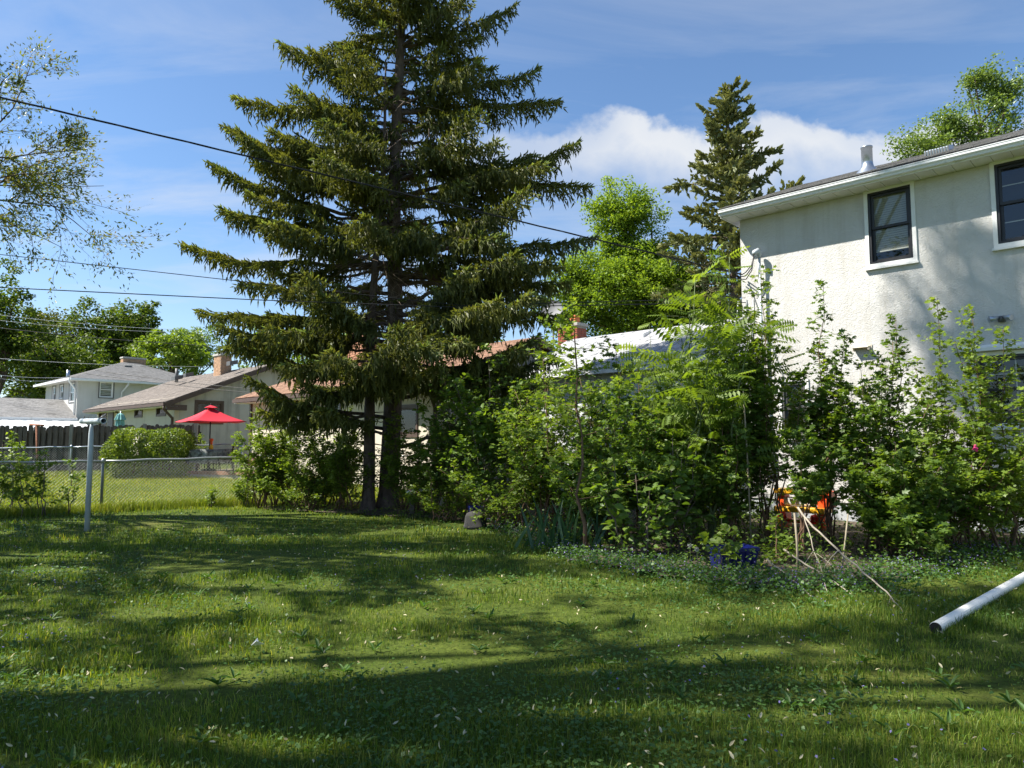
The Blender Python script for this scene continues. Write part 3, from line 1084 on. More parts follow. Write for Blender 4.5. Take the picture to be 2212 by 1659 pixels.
def build_dish():
    c = at_depth(1193, 676, CHW.y - 0.9)
    root = empty('satellite_dish', c, 'large grey satellite dish beside the red brick chimney', 'satellite dish')
    axis = Vector((-0.35, -0.85, 0.35)).normalized()
    u = axis.cross(UPV).normalized()
    v = u.cross(axis)
    m = MB()
    rings, n = 6, 28
    R0 = 0.40
    vs, fs = [], []
    for side in (0, 1):
        for i in range(rings + 1):
            r = R0 * i / rings
            for k in range(n):
                a = 2 * math.pi * k / n
                vs.append(c + u * r * math.cos(a) + v * r * 1.08 * math.sin(a) + axis * (0.16 * (r / R0) ** 2 * 0.6 + 0.012 * side))
    for side in (0, 1):
        b = side * (rings + 1) * n
        for i in range(rings):
            for k in range(n):
                f = (b + i * n + k, b + i * n + (k + 1) % n, b + (i + 1) * n + (k + 1) % n, b + (i + 1) * n + k)
                fs.append(f if side else f[::-1])
    b2 = (rings + 1) * n
    for k in range(n):
        fs.append((rings * n + k, rings * n + (k + 1) % n, b2 + rings * n + (k + 1) % n, b2 + rings * n + k))
    m.add(vs, fs, True)
    m.build('reflector', 'dish_grey', root)
    base = c - axis * 0.1
    MB().tube([c - axis * 0.0, base, base - UPV * 1.3], 0.025, 8).build('mast', 'rail_metal', root)
    tip = c + axis * 0.45 - v * 0.1
    MB().tube([c - v * R0 * 1.0 + axis * 0.1, tip], 0.012, 6).build('feed_arm', 'rail_metal', root)
    MB().tube([tip, tip - axis * 0.1], 0.03, 8).build('feed_horn', 'white_metal', root)


build_dish()


# ================================================================== HOUSES B and C (side wall lit, gable in shade)
def gable_house(name, label, corner, L, Wd, zg, ze, zr, roofmat, sidemat, gablemat, side_wins, gable_wins, n_sh, ov=0.5, rake_ov=0.35, prefer=None, seed=9, door=None):
    root = empty(name, corner + UPV * zg, label, 'house')
    fs = Frame(corner, DIR_D, -DIR_E)          # side wall, s runs away
    fg = Frame(corner, DIR_E, -DIR_D)          # gable wall, s runs right/away
    side_open = list(side_wins) + ([door] if door else [])
    wall_mesh(fs, L, ze, side_open, 0.2, 'side_wall', sidemat, root, 0, zg)
    wall_mesh(fg, Wd, ze, gable_wins, 0.2, 'gable_wall', gablemat, root, 0.202, zg)
    m = MB()
    fs.box(m, 0.202, L, -Wd, -Wd + 0.2, zg, ze)
    fs.box(m, L - 0.2, L, -Wd + 0.202, -0.202, zg, ze)
    m.build('rear_wall', sidemat, root)
    m = MB()
    fs.box(m, 0.8, L - 0.3, -0.8, -0.75, zg, ze)
    fg.box(m, 0.8, Wd - 0.3, -0.85, -0.8, zg, ze)
    m.build('room_shade_panel', 'dark_inside', root)  # added dark sheets behind both walls' windows, room shade painted in
    # gable triangle
    th = math.atan2(zr - ze, Wd / 2)
    for off in (0.0, L - 0.2):
        m = MB()
        a, b, c = fg.p(0.0, -off, ze), fg.p(Wd, -off, ze), fg.p(Wd / 2, -off, zr)
        q = DIR_D * 0.2
        m.add([a, b, c, a + q, b + q, c + q], [(0, 1, 2), (3, 5, 4), (0, 3, 4, 1), (1, 4, 5, 2), (2, 5, 3, 0)])
        m.build('gable_peak', gablemat, root)
    # roof slopes
    up1 = DIR_E * math.cos(th) + UPV * math.sin(th)
    S = (Wd / 2 + ov) / math.cos(th)
    lift = 0.13
    o = corner - DIR_D * rake_ov - DIR_E * ov + UPV * (ze - ov * math.tan(th) + lift)
    r1 = roof_shingles(root, o, DIR_D, up1, L + 2 * rake_ov, S, roofmat, n_sh, prefer=prefer, seed=seed)
    up2 = -DIR_E * math.cos(th) + UPV * math.sin(th)
    o2 = corner - DIR_D * rake_ov + DIR_E * (Wd + ov) + UPV * (ze - ov * math.tan(th) + lift)
    roof_shingles(root, o2, DIR_D, up2, L + 2 * rake_ov, S, roofmat, 0, seed=seed + 1)
    # barge boards on the near gable, gutter and soffit on the side
    for oo, uu in ((o, up1), (o2, up2)):
        m = MB().obox(oo - DIR_D * 0.03 - UPV * 0.22, uu * S, DIR_D * 0.028, UPV * 0.20)
        m.build('barge_board', 'brown_trim', root)
    m = MB().obox(o - DIR_E * 0.11 - UPV * 0.16 - DIR_D * 0.02, DIR_D * (L + 2 * rake_ov), DIR_E * 0.105, UPV * 0.13)
    m.build('gutter', 'brown_trim', root)
    m = MB().obox(o + DIR_D * 0.0 - UPV * 0.19 + DIR_E * 0.0, DIR_D * (L + 2 * rake_ov), DIR_E * (ov - 0.004), UPV * 0.02)
    m.build('soffit', 'soffit_white', root)
    m = MB().obox(corner - DIR_D * rake_ov - DIR_E * (ov - 0.05) + UPV * (ze - 0.42), DIR_E * (ov + 0.35), DIR_D * 0.12, UPV * 0.24)
    m.build('corbel', 'brown_trim', root)
    # downspout at the near corner
    p = o - UPV * 0.16 - DIR_E * 0.05 + DIR_D * 0.05
    q = corner - DIR_E * 0.05 - DIR_D * -0.08
    m = MB().tube([p, p - UPV * 0.15, q + UPV * (ze - 0.75), q + UPV * (ze - 0.95), q + UPV * (zg + 0.1)], 0.055, 8)
    m.build('downspout', 'brown_trim', root)
    for wn in side_wins:
        window(fs, root, *wn, trim='brown_trim', sash='brown_trim', tw=0.06, double=False, sill=False)
    for wn in gable_wins:
        window(fg, root, *wn, trim='brown_trim', sash='brown_trim', tw=0.08, double=False, sill=False)
    if door:
        m = MB()
        rect_ring(m, fs, door[0], door[1], door[2], door[3], 0.06, -0.12, 0.02)
        d = m.build('door', 'brown_trim', root)
        m = MB()
        fs.box(m, door[0] + 0.065, door[1] - 0.065, -0.1, -0.06, door[2] + 0.062, door[3] - 0.065)
        m.build('door_leaf', 'brown_trim', d)
        m = MB().tube([fs.p(door[0] + 0.13, -0.05, door[2] + 1.0), fs.p(door[0] + 0.13, 0.0, door[2] + 1.0)], 0.03, 8)
        m.build('handle', 'rail_metal', d)
    return root, fs, fg


# House C : grey gable, tan roof
cC = at_depth(376, 900, 31.0)
cC.z = 0


def sz_on(fr_o, dr, px, py):
    return on_wall(px, py, fr_o, dr)


def wrect(o, dr, pxa, pya, pxb, pyb):
    t0, za = on_wall(pxa, pya, o, dr)
    t1, zb = on_wall(pxb, pyb, o, dr)
    return (min(t0, t1), max(t0, t1), min(za, zb), max(za, zb))


_, zeC = on_wall(376, 866, cC, DIR_D)
zrC = zeC + 1.85
sideC = [wrect(cC, DIR_D, 358, 896, 340, 873), wrect(cC, DIR_D, 307, 899, 293, 872)]
gabC = [wrect(cC, DIR_E, 423, 912, 480, 870)]
doorC = wrect(cC, DIR_D, 229, 940, 215, 876)
tU, _ = on_wall(202, 872, cC, DIR_D)
houseC, fsC, fgC = gable_house('grey_gable_house', 'grey stucco house with tan shingle roof behind the red umbrella', cC, tU - 0.7, 8.9, 0.6, zeC, zrC, 'shingle_tan', 'stucco_cream', 'stucco_grey', sideC, gabC, 295, prefer=lambda p: p.y - 0.35 * p.x, seed=21, door=doorC)
# wall lantern, horseshoe ornament, sliding door
s_, z_ = on_wall(263, 883, cC, DIR_D)
m = MB().lathe(fsC.p(s_, 0.22, z_ - 0.22), [(0.0, 0.0), (0.07, 0.0), (0.11, 0.26), (0.15, 0.28), (0.06, 0.40), (0.02, 0.43), (0.0, 0.50)], 6, False)
ln = m.build('wall_lantern', 'brown_trim', houseC)
MB().tube([fsC.p(s_, 0.0, z_ - 0.25), fsC.p(s_, 0.2, z_ - 0.25)], 0.025, 6).build('bracket', 'brown_trim', ln)
s_, z_ = on_wall(240, 905, cC, DIR_D)
m = MB()
fsC.box(m, s_ - 0.45, s_ + 0.45, 0.002, 0.04, 0.62, z_ + 0.55)
sd = m.build('sliding_door', 'brown_trim', houseC)
m = MB()
fsC.box(m, s_ - 0.38, s_ + 0.38, 0.041, 0.05, 0.75, z_ + 0.47)
m.build('pane', 'sash_grey', sd)
# roof vents and chimney
for px_, py_, w_ in ((404, 812, 0.45), (380, 818, 0.5), (500, 786, 0.4)):
    c_ = at_depth(px_, py_, 37.0 if px_ < 450 else 34.2)
    MB().obox(c_ - Vector((0.25, 0, 0.1)), DIR_D * -w_, DIR_E * 0.4 + UPV * 0.1, UPV * 0.2).build('roof_vent', 'sash_grey', houseC, 0.01)
c_ = at_depth(382, 806, 38.5)
MB().tube([c_ - UPV * 0.5, c_ + UPV * 0.25], 0.09, 10).build('vent_stack', 'sash_grey', houseC)
cc = at_depth(481, 790, 36.2)
z1_ = at_depth(481, 770, 36.2).z
chimney(houseC, Vector((cc.x, cc.y, 0)), 0.8, 0.55, z1_ - 1.1, z1_, -DIR_D, DIR_E, 'brick_tan', flues=((0.1, 0.26, 0.2, 'sash_grey'),))

# House B : cream side wall behind the spruce
cB = at_depth(946, 950, 19.4)
cB.z = 0
tB, _ = on_wall(541, 950, cB, DIR_D)
_, zeB = on_wall(690, 845, cB, DIR_D)
sideB = [wrect(cB, DIR_D, 735, 905, 705, 850), wrect(cB, DIR_D, 900, 940, 850, 880)]
houseB, fsB, fgB = gable_house('cream_stucco_house', 'cream stucco house with brown trim behind the big spruce', cB, tB, 7.6, 0.25, zeB, zeB + 1.45, 'shingle_rust', 'stucco_cream', 'stucco_grey', sideB, [(2.0, 3.2, 1.3, 2.4)], 150, prefer=lambda p: p.z, seed=31)
# white wall light
s_, z_ = on_wall(630, 905, cB, DIR_D)
m = MB()
fsB.box(m, s_ - 0.22, s_ + 0.22, 0.003, 0.05, z_ - 1.0, z_ + 0.35)
sd = m.build('side_door', 'trim_white', houseB)
m = MB()
fsB.box(m, s_ - 0.14, s_ + 0.14, 0.051, 0.06, z_ - 0.2, z_ + 0.25)
m.build('pane', 'sash_grey', sd)
cc = at_depth(781, 760, 25.4)
z1_ = at_depth(781, 706, 25.4).z
chimney(houseB, Vector((cc.x, cc.y, 0)), 1.05, 0.6, z1_ - 1.9, z1_, -DIR_D, DIR_E, 'brick_orange')
# brown corner board on the far end
m = MB()
fsB.box(m, tB - 0.10, tB + 0.012, 0.002, 0.07, 0.25, zeB)
m.build('corner_board', 'brown_trim', houseB)


# ================================================================== HOUSE D (two storeys, hip roof, far left)
def build_house_d():
    c = at_depth(166, 860, 48.0)
    c.z = 0
    root = empty('hip_roof_house', c + UPV * 0.6, 'pale two storey house with low grey hip roof at far left', 'house')
    Ls, Lr = 8.0, 9.0
    fs, fr = Frame(c, DIR_D, -DIR_E), Frame(c, DIR_E, -DIR_D)
    _, ze = on_wall(166, 822, c, DIR_D)
    sw = [wrect(c, DIR_D, 160, 860 + 8, 151, 828), wrect(c, DIR_D, 136, 861, 130, 832), wrect(c, DIR_D, 119, 866, 114, 836)]
    rw = [wrect(c, DIR_E, 214, 858, 245, 826)]
    wall_mesh(fs, Ls, ze, sw, 0.2, 'side_wall', 'stucco_pale', root, 0, 0.5)
    wall_mesh(fr, Lr, ze, rw, 0.2, 'front_wall', 'stucco_pale', root, 0.202, 0.5)
    m = MB()
    fs.box(m, 0.202, Ls, -Lr, -Lr + 0.2, 0.5, ze)
    fs.box(m, Ls - 0.2, Ls, -Lr + 0.202, -0.202, 0.5, ze)
    m.build('rear_wall', 'stucco_pale', root)
    m = MB()
    fs.box(m, 0.8, Ls - 0.3, -0.8, -0.75, 0.5, ze)
    fr.box(m, 0.85, Lr - 0.3, -0.85, -0.8, 0.5, ze)
    m.build('room_shade_panel', 'dark_inside', root)  # added near-black sheets make the rooms look unlit
    for w in sw:
        window(fs, root, *w, trim='sash_grey', sash='white_metal', tw=0.06, sill=False)
    for w in rw:
        window(fr, root, *w, trim='sash_grey', sash='white_metal', tw=0.07, blind=(w[2] + 0.1, 0.12), sill=False)
    # hip roof
    ov = 0.6
    a = c - DIR_D * ov - DIR_E * ov + UPV * (ze + 0.12)
    A_, B_, C_, D_ = a, a + DIR_E * (Lr + 2 * ov), a + DIR_E * (Lr + 2 * ov) + DIR_D * (Ls + 2 * ov), a + DIR_D * (Ls + 2 * ov)
    h = 1.75
    k = (Ls + 2 * ov) / 2
    r1 = a + DIR_E * k + DIR_D * k + UPV * h
    r2 = a + DIR_E * (Lr + 2 * ov - k) + DIR_D * k + UPV * h
    dn = UPV * -0.06
    vs = [A_, B_, C_, D_, r1, r2]
    vs += [v + dn for v in vs[:4]]
    fsx = [(0, 1, 5, 4), (1, 2, 5), (2, 3, 4, 5), (3, 0, 4), (6, 9, 8, 7), (0, 6, 7, 1), (1, 7, 8, 2), (2, 8, 9, 3), (3, 9, 6, 0)]
    roof = MB().add(vs, fsx).build('roof', 'shingle_grey', root)
    # course strips
    m = MB()
    for tri, (p, q, ra, rb) in enumerate(((A_, B_, r1, r2), (A_, D_, r1, r1))):
        n = 30
        for i in range(n):
            f0, f1 = i / n, (i + 1) / n
            p0, q0 = p.lerp(ra, f0), q.lerp(rb, f0)
            p1, q1 = p.lerp(ra, f1), q.lerp(rb, f1)
            e = UPV * 0.012
            m.add([p0 + e * 1.8, q0 + e * 1.8, q1 + e * 0.4, p1 + e * 0.4, p0, q0], [(0, 1, 2, 3), (4, 5, 1, 0)])
    o = m.build('shingle_course', 'shingle_grey', roof)
    o['kind'] = 'stuff'
    m = MB()
    for p, q, nn in ((A_, B_, -DIR_D), (A_, D_, -DIR_E)):
        m.obox(p + dn + nn * 0.003 - UPV * 0.10, q - p, nn * 0.1, UPV * 0.15)
    m.build('gutter', 'white_metal', root)
    m = MB().obox(A_ + dn - UPV * 0.08, B_ - A_, D_ - A_, UPV * 0.03)
    m.build('soffit', 'soffit_white', root)
    # downspouts
    p = A_ + dn + DIR_D * 0.2
    q = c - DIR_E * 0.06 + DIR_D * 0.25
    m = MB().tube([p, p - UPV * 0.2, q + UPV * (ze - 0.6), q + UPV * 0.7], 0.06, 8)
    m.build('downspout', 'white_metal', root)
    t_, _ = on_wall(262, 850, c, DIR_E)
    p = c + DIR_E * (t_ + 0.25) - DIR_D * 0.6 + UPV * ze
    q = c + DIR_E * t_ - DIR_D * 0.07
    m = MB().tube([p, p - UPV * 0.15, q + UPV * (ze - 0.7), q + UPV * 0.7], 0.06, 8)
    m.build('downspout', 'white_metal', root)
    cc = r1 + DIR_E * 0.9 + DIR_D * 0.5
    z1 = at_depth(280, 776, cc.y).z
    chimney(root, Vector((cc.x, cc.y, 0)), 1.6, 0.6, z1 - 1.2, z1, DIR_E, DIR_D, 'brick_tan')
    for px_, py_ in ((280, 792), (252, 790), (240, 793)):
        v_ = at_depth(px_, py_, r1.y - 0.8)
        MB().obox(v_ - Vector((0.25, 0.2, 0.12)), DIR_E * 0.5, DIR_D * 0.4, UPV * 0.2).build('roof_vent', 'sash_grey', root, 0.01)
    v_ = at_depth(147, 812, 49.5)
    MB().tube([v_ - UPV * 0.4, v_ + UPV * 0.4], 0.11, 10).build('vent_stack', 'galvanized', root)
    # low roof joined to the left wall
    t_, zrg = on_wall(136, 864, c, DIR_D)
    _, zev = on_wall(161, 905, c, DIR_D)
    W_ = 16.0
    rg0 = c + DIR_D * t_ - DIR_E * 0.01 + UPV * zrg
    ev0 = c - DIR_D * 0.45 - DIR_E * 0.01 + UPV * zev
    up = (rg0 - ev0)
    S = up.length
    roof_shingles(root, ev0 - DIR_E * W_, DIR_E, up, W_, S, 'shingle_grey', 0, tab=0.4, expo=0.18, seed=41)
    o3 = ev0 + DIR_D * (2 * (t_ + 0.45)) - DIR_E * W_
    MB().obox(o3, DIR_E * W_, Vector((-DIR_D.x * (t_ + 0.45), -DIR_D.y * (t_ + 0.45), zrg - zev)), UPV * -0.1).build('rear_roof', 'shingle_grey', root)
    m = MB()
    m.obox(ev0 - DIR_E * W_ - DIR_D * 0.11 - UPV * 0.2, DIR_E * (W_ - 0.03), DIR_D * 0.1, UPV * 0.22)
    m.build('fascia', 'white_metal', root)
    m = MB()
    m.obox(c - DIR_E * W_ + DIR_D * 0.2 + UPV * 0.5, DIR_E * (W_ - 0.03), DIR_D * 0.2, UPV * (zev - 0.75))
    m.build('low_wall', 'brown_trim', root)
    # ribbed patio cover
    pc = empty('patio_cover', at_depth(60, 940, 45.5), 'bright white ribbed metal patio cover beyond the board fence', 'patio cover')
    _, zt = on_wall(120, 909, c - DIR_D * 1.0, DIR_E)
    p0 = c - DIR_D * 0.7 - DIR_E * 15 + UPV * (zt - 0.05)
    n = 44
    wv, dv = DIR_E * (15.2 / n), -DIR_D * 3.2 - UPV * 0.75
    m = MB()
    for k in range(n):
        m.obox(p0 + wv * k + UPV * (0.03 if k % 2 else 0.0), wv * 0.98, dv, UPV * 0.03)
    m.build('ribbed_sheet', 'ribbed_white', pc)
    for k in (0.05, 0.5, 0.95):
        q = p0 + DIR_E * 15 * k + dv * 0.95
        MB().tube([Vector((q.x, q.y, 0.5)), q], 0.05, 8).build('post', 'white_metal', pc)


build_house_d()


def build_far_garage():
    c = at_depth(80, 860, 76)
    c.z = 0
    root = empty('far_garage', c, 'small dim grey garage gable under the dark trees', 'garage')
    z0, z1 = 0.5, at_depth(80, 846, 76).z
    ze = at_depth(100, 862, 76).z
    w = 3.4
    m = MB()
    vs = [Vector((c.x - w, c.y, z0)), Vector((c.x + w, c.y, z0)), Vector((c.x + w, c.y, ze)), Vector((c.x, c.y, z1 + 0.6)), Vector((c.x - w, c.y, ze))]
    bk = [v + Vector((-1, 6, 0)) for v in vs]
    m.add(vs + bk, [(0, 1, 2, 3, 4), (9, 8, 7, 6, 5), (0, 5, 6, 1), (1, 6, 7, 2), (4, 9, 5, 0)])
    m.build('wall', 'garage_grey', root)
    m = MB()
    for s in (-1, 1):
        a = Vector((c.x, c.y - 0.3, z1 + 0.62))
        b = Vector((c.x + s * (w + 0.4), c.y - 0.3, ze - 0.05))
        m.obox(a, b - a, Vector((-1, 6.6, 0)), UPV * 0.12)
    m.build('roof', 'shingle_grey', root)
    m = MB()
    rect_ring(m, Frame((c.x - 0.9, c.y, 0), (1, 0, 0), (0, -1, 0)), 0, 1.5, ze - 0.9, ze + 0.35, 0.12, 0.0, 0.05)
    wn = m.build('window', 'garage_grey', root)
    m = MB().obox((c.x - 0.78, c.y - 0.02, ze - 0.78), (1.26, 0, 0), (0, 0.015, 0), (0, 0, 1.0))
    m.build('pane', 'sash_black', wn)


build_far_garage()


# ================================================================== FENCES
def chain_fence(name, label, pts, H, postmat, railmat, rise=0.0, cell=0.078, wr=0.0022):
    root = empty(name, pts[0], label, 'fence')
    for p in pts:
        m = MB().tube([p - UPV * 0.1, p + UPV * (H + 0.02), p + UPV * (H + 0.05)], [0.032, 0.032, 0.012], 10)
        po = m.build('post', postmat, root)
        MB().lathe(p + UPV * (H - 0.02), [(0.0, -0.03), (0.043, -0.03), (0.043, 0.04), (0.03, 0.075), (0.0, 0.085)], 10).build('post_cap', railmat, po)
    for a, b in zip(pts[:-1], pts[1:]):
        n = 8
        sag = [a.lerp(b, k / n) + UPV * (H + 0.012 * math.sin(k * 2.1 + a.x)) for k in range(n + 1)]
        MB().tube(sag, 0.021, 8).build('top_rail', railmat, root)
    m = MB()
    for a, b in zip(pts[:-1], pts[1:]):
        L = (Vector((b.x, b.y, 0)) - Vector((a.x, a.y, 0))).length
        d = (b - a) / L
        hh = H - 0.03
        for sgn in (1, -1):
            k = -int(hh / cell) - 1
            while k * cell < L + hh:
                x0 = k * cell
                # wire from (x0,0.02) rising with slope 1
                pA, pB = (x0, 0.03), (x0 + hh, 0.03 + hh)
                if pA[0] < 0:
                    pA = (0, 0.03 - x0)
                if pB[0] > L:
                    pB = (L, 0.03 + (L - x0))
                if pB[0] - pA[0] > 0.02:
                    s0, s1 = (pA[0], pB[0]) if sgn == 1 else (L - pA[0], L - pB[0])
                    P0 = a + d * s0 + UPV * pA[1]
                    P1 = a + d * s1 + UPV * pB[1]
                    off = Vector((-d.y, d.x, 0)) * 0.003 * sgn
                    m.tube([P0 + off, P1 + off], wr, 3, False)
                k += 1
        # barbs above the rail
        for k in range(int(L / cell)):
            P = a + d * (k * cell) + UPV * (H - 0.02)
            m.tube([P, P + d * 0.045 + UPV * 0.05], wr, 3, False)
    w = m.build('chain_mesh', 'chain_wire', root)
    w['kind'] = 'stuff'
    return root


def gp(px, Y, H=None):
    return ground_at(px, Y)


fn = [ground_at(-215, 14.7, 1110), ground_at(218, 16.7, 1103), ground_at(561, 18.5, 1087), Vector((-3.1, 18.75, terrain(18.75))), Vector((0.15, 18.6, terrain(18.6)))]
fence_near = chain_fence('chain_link_fence', 'near chain link fence with rusty top rail crossing behind the grey pole', fn, 1.16, 'post_metal', 'rail_metal')
ff = [ground_at(-40, 23.6), ground_at(150, 24.2), ground_at(330, 24.8), ground_at(502, 25.4)]
chain_fence('chain_link_fence', 'far chain link fence in front of the weathered board fence', ff, 0.98, 'rail_metal', 'galvanized', wr=0.003)
fg_ = [ground_at(503, 25.35), ground_at(520, 24.4), ground_at(539, 25.0)]
chain_fence('chain_link_gate', 'short shiny chain link gate section beside the brown corner post', fg_, 0.98, 'galvanized', 'galvanized', wr=0.0034)


def build_board_fence():
    a, b = ground_at(-60, 25.2), ground_at(418, 26.4)
    root = empty('board_fence', a, 'weathered grey brown wooden board fence behind the hedge', 'fence')
    L = (b - a).length
    d = (b - a) / L
    nf = Vector((d.y, -d.x, 0)).normalized()
    if nf.y > 0:
        nf = -nf
    H = 1.62
    protos = []
    for k in range(5):
        rd = random.Random(k)
        w = 0.135 + rd.uniform(-0.01, 0.006)
        h = H + rd.uniform(-0.05, 0.03)
        c = 0.035
        pts = [(0, 0), (w, 0), (w, h - c), (w - c, h), (c, h), (0, h - c)]
        v = [d * x + UPV * z for x, z in pts] + [d * x + UPV * z - nf * 0.018 for x, z in pts]
        me = bpy.data.meshes.new('board')
        me.from_pydata(v, [], [tuple(range(6)), tuple(range(6, 12))[::-1]] + [(i, (i + 1) % 6, 6 + (i + 1) % 6, 6 + i)[::-1] for i in range(6)])
        me.materials.append(MATS['old_wood'])
        protos.append(me)
    x, i = 0.0, 0
    while x < L - 0.1:
        for side in (0, 1):
            if random.random() < 0.035:
                continue
            o = bpy.data.objects.new('board', random.choice(protos))
            COL.objects.link(o)
            off = nf * (0.045 if side == 0 else -0.027)
            xx = x + side * 0.098 + random.uniform(-0.008, 0.008)
            o.location = a + d * xx + off + UPV * random.uniform(-0.02, 0.03)
            o.rotation_euler = (random.uniform(-0.01, 0.01), random.uniform(-0.018, 0.018), 0)
            adopt(o, root)
        x += 0.196
        i += 1
    for z in (0.35, 0.85, 1.38):
        MB().obox(a + UPV * z - nf * 0.02, d * L, nf * 0.04, UPV * 0.085).build('rail', 'old_wood', root)
    for px_ in (-20, 137, 290):
        p = ground_at(px_, 25.2)
        t = (p - a).dot(d)
        p = a + d * t
        MB().obox(p + nf * 0.065 - d * 0.05, d * 0.10, nf * 0.09, UPV * (H + 0.06)).build('post', 'old_post', root)
    MB().obox(b - d * 0.02 + nf * 0.05, d * 0.13, nf * 0.12, UPV * (H + 0.06)).build('post', 'old_post', root)
    MB().obox(b + d * 0.16, d * 0.05, nf * 0.06, UPV * (H - 0.25)).build('post', 'black_metal', root)


build_board_fence()


# ================================================================== CLOTHES POLES
def clothes_pole():
    b = on_ground(188, 1147)
    root = empty('clothesline_pole', b, 'grey painted steel clothesline pole with pipe crossbar near the fence', 'pole')
    top = at_depth(198, 915, b.y)
    rp = 0.047
    ax = Vector((0.719, -0.695, 0))
    n = 14
    m = MB().tube([b - UPV * 0.2, b.lerp(top, 0.9), b.lerp(top, 0.96), top], [rp, rp * 0.95, rp * 0.7, 0.022], 14)
    m.build('post', 'pole_paint', root)
    c = top + UPV * 0.045
    p0, p1 = c - ax * 0.62 + UPV * 0.01, c + ax * 0.68 - UPV * 0.01
    # open pipe
    m = MB()
    d = (p1 - p0).normalized()
    u = d.cross(UPV).normalized()
    v = u.cross(d)
    vs, fs = [], []
    rows = [(p0, 0.05), (p1, 0.05), (p1, 0.040), (p1 - d * 0.5, 0.040), (p1 - d * 0.5, 0.001)]
    rows = [(p0, 0.001)] + rows
    for P, r in rows:
        for k in range(18):
            a = 2 * math.pi * k / 18
            vs.append(P + u * r * math.cos(a) + v * r * math.sin(a))
    for i in range(len(rows) - 1):
        for k in range(18):
            fs.append((i * 18 + k, i * 18 + (k + 1) % 18, (i + 1) * 18 + (k + 1) % 18, (i + 1) * 18 + k))
    m.add(vs, fs, False)
    m.build('crossbar', 'pole_paint', root)
    for k in range(4):
        q = p0.lerp(p1, 0.12 + 0.2 * k)
        MB().tube([q + UPV * 0.045, q + UPV * 0.085, q + UPV * 0.09 + d * 0.03], 0.008, 6).build('hook', 'rail_metal', root)
    MB().tube([p1 + u * 0.04, p1 + u * 0.1 + ax * 0.06, p1 + u * 0.1 + ax * 0.14 + UPV * 0.05, p1 + ax * 0.1 + UPV * 0.12], 0.006, 5).build('line_end', 'cable_grey', root)


clothes_pole()


def rusty_pole():
    b = ground_at(81, 24.1)
    root = empty('clothesline_pole', b, 'thin rusty clothesline pole before the board fence at left', 'pole')
    top = at_depth(79, 919, b.y)
    MB().tube([b - UPV * 0.1, top], 0.034, 10).build('post', 'rust', root)
    l, r = at_depth(65, 917, b.y + 0.25), at_depth(94, 919, b.y - 0.25)
    MB().tube([l, r], 0.032, 10).build('crossbar', 'rust', root)


rusty_pole()


def fallen_pole():
    a = on_ground(2022, 1368)
    b = on_ground(2212, 1262)
    d = (b - a).normalized()
    r = 0.049
    p0 = a + UPV * (r - 0.005)
    p1 = a + d * 4.6 + UPV * (r + 0.04)
    root = empty('fallen_pole', a, 'white painted steel pole lying in the grass at lower right', 'pole')
    u = d.cross(UPV).normalized()
    rows = [(p1, 0.001), (p1, r), (p0, r), (p0, r * 0.86), (p0 + d * 0.5, r * 0.86), (p0 + d * 0.5, 0.001)]
    vs, fs = [], []
    n = 18
    v = u.cross(d)
    for P, rr in rows:
        for k in range(n):
            t = 2 * math.pi * k / n
            vs.append(P + u * rr * math.cos(t) + v * rr * math.sin(t))
    for i in range(len(rows) - 1):
        for k in range(n):
            fs.append((i * n + k, (i + 1) * n + k, (i + 1) * n + (k + 1) % n, i * n + (k + 1) % n))
    MB().add(vs, fs, False).build('tube', 'fallen_paint', root)
    MB().lathe(p0, [(0.0, 0.0)], 3)
    q = p0 - d * 0.012
    MB().tube([q, p0 + d * 0.03], [r * 0.93, r * 0.93], 16).build('end_plug', 'black_metal', root)


fallen_pole()


# ================================================================== WIRES
def cable(name, label, pts, r, mat='cable', sag=0.0, n=24, group=None, twist=False):
    pts = [Vector(p) for p in pts]
    out = []
    for i in range(len(pts) - 1):
        for k in range(n):
            t = k / n
            p = pts[i].lerp(pts[i + 1], t) - UPV * sag * 4 * t * (1 - t)
            out.append(p)
    out.append(pts[-1])
    m = MB()
    if twist:
        for ph in (0, math.pi * 2 / 3, math.pi * 4 / 3):
            m.tube([p + Vector((0, math.cos(i * 0.5 + ph), math.sin(i * 0.5 + ph))) * r * 0.9 for i, p in enumerate(out)], r * 0.62, 6)
    else:
        m.tube(out, r, 6)
    o = m.build(name, mat)
    tag(o, label, 'cable', group)
    return o


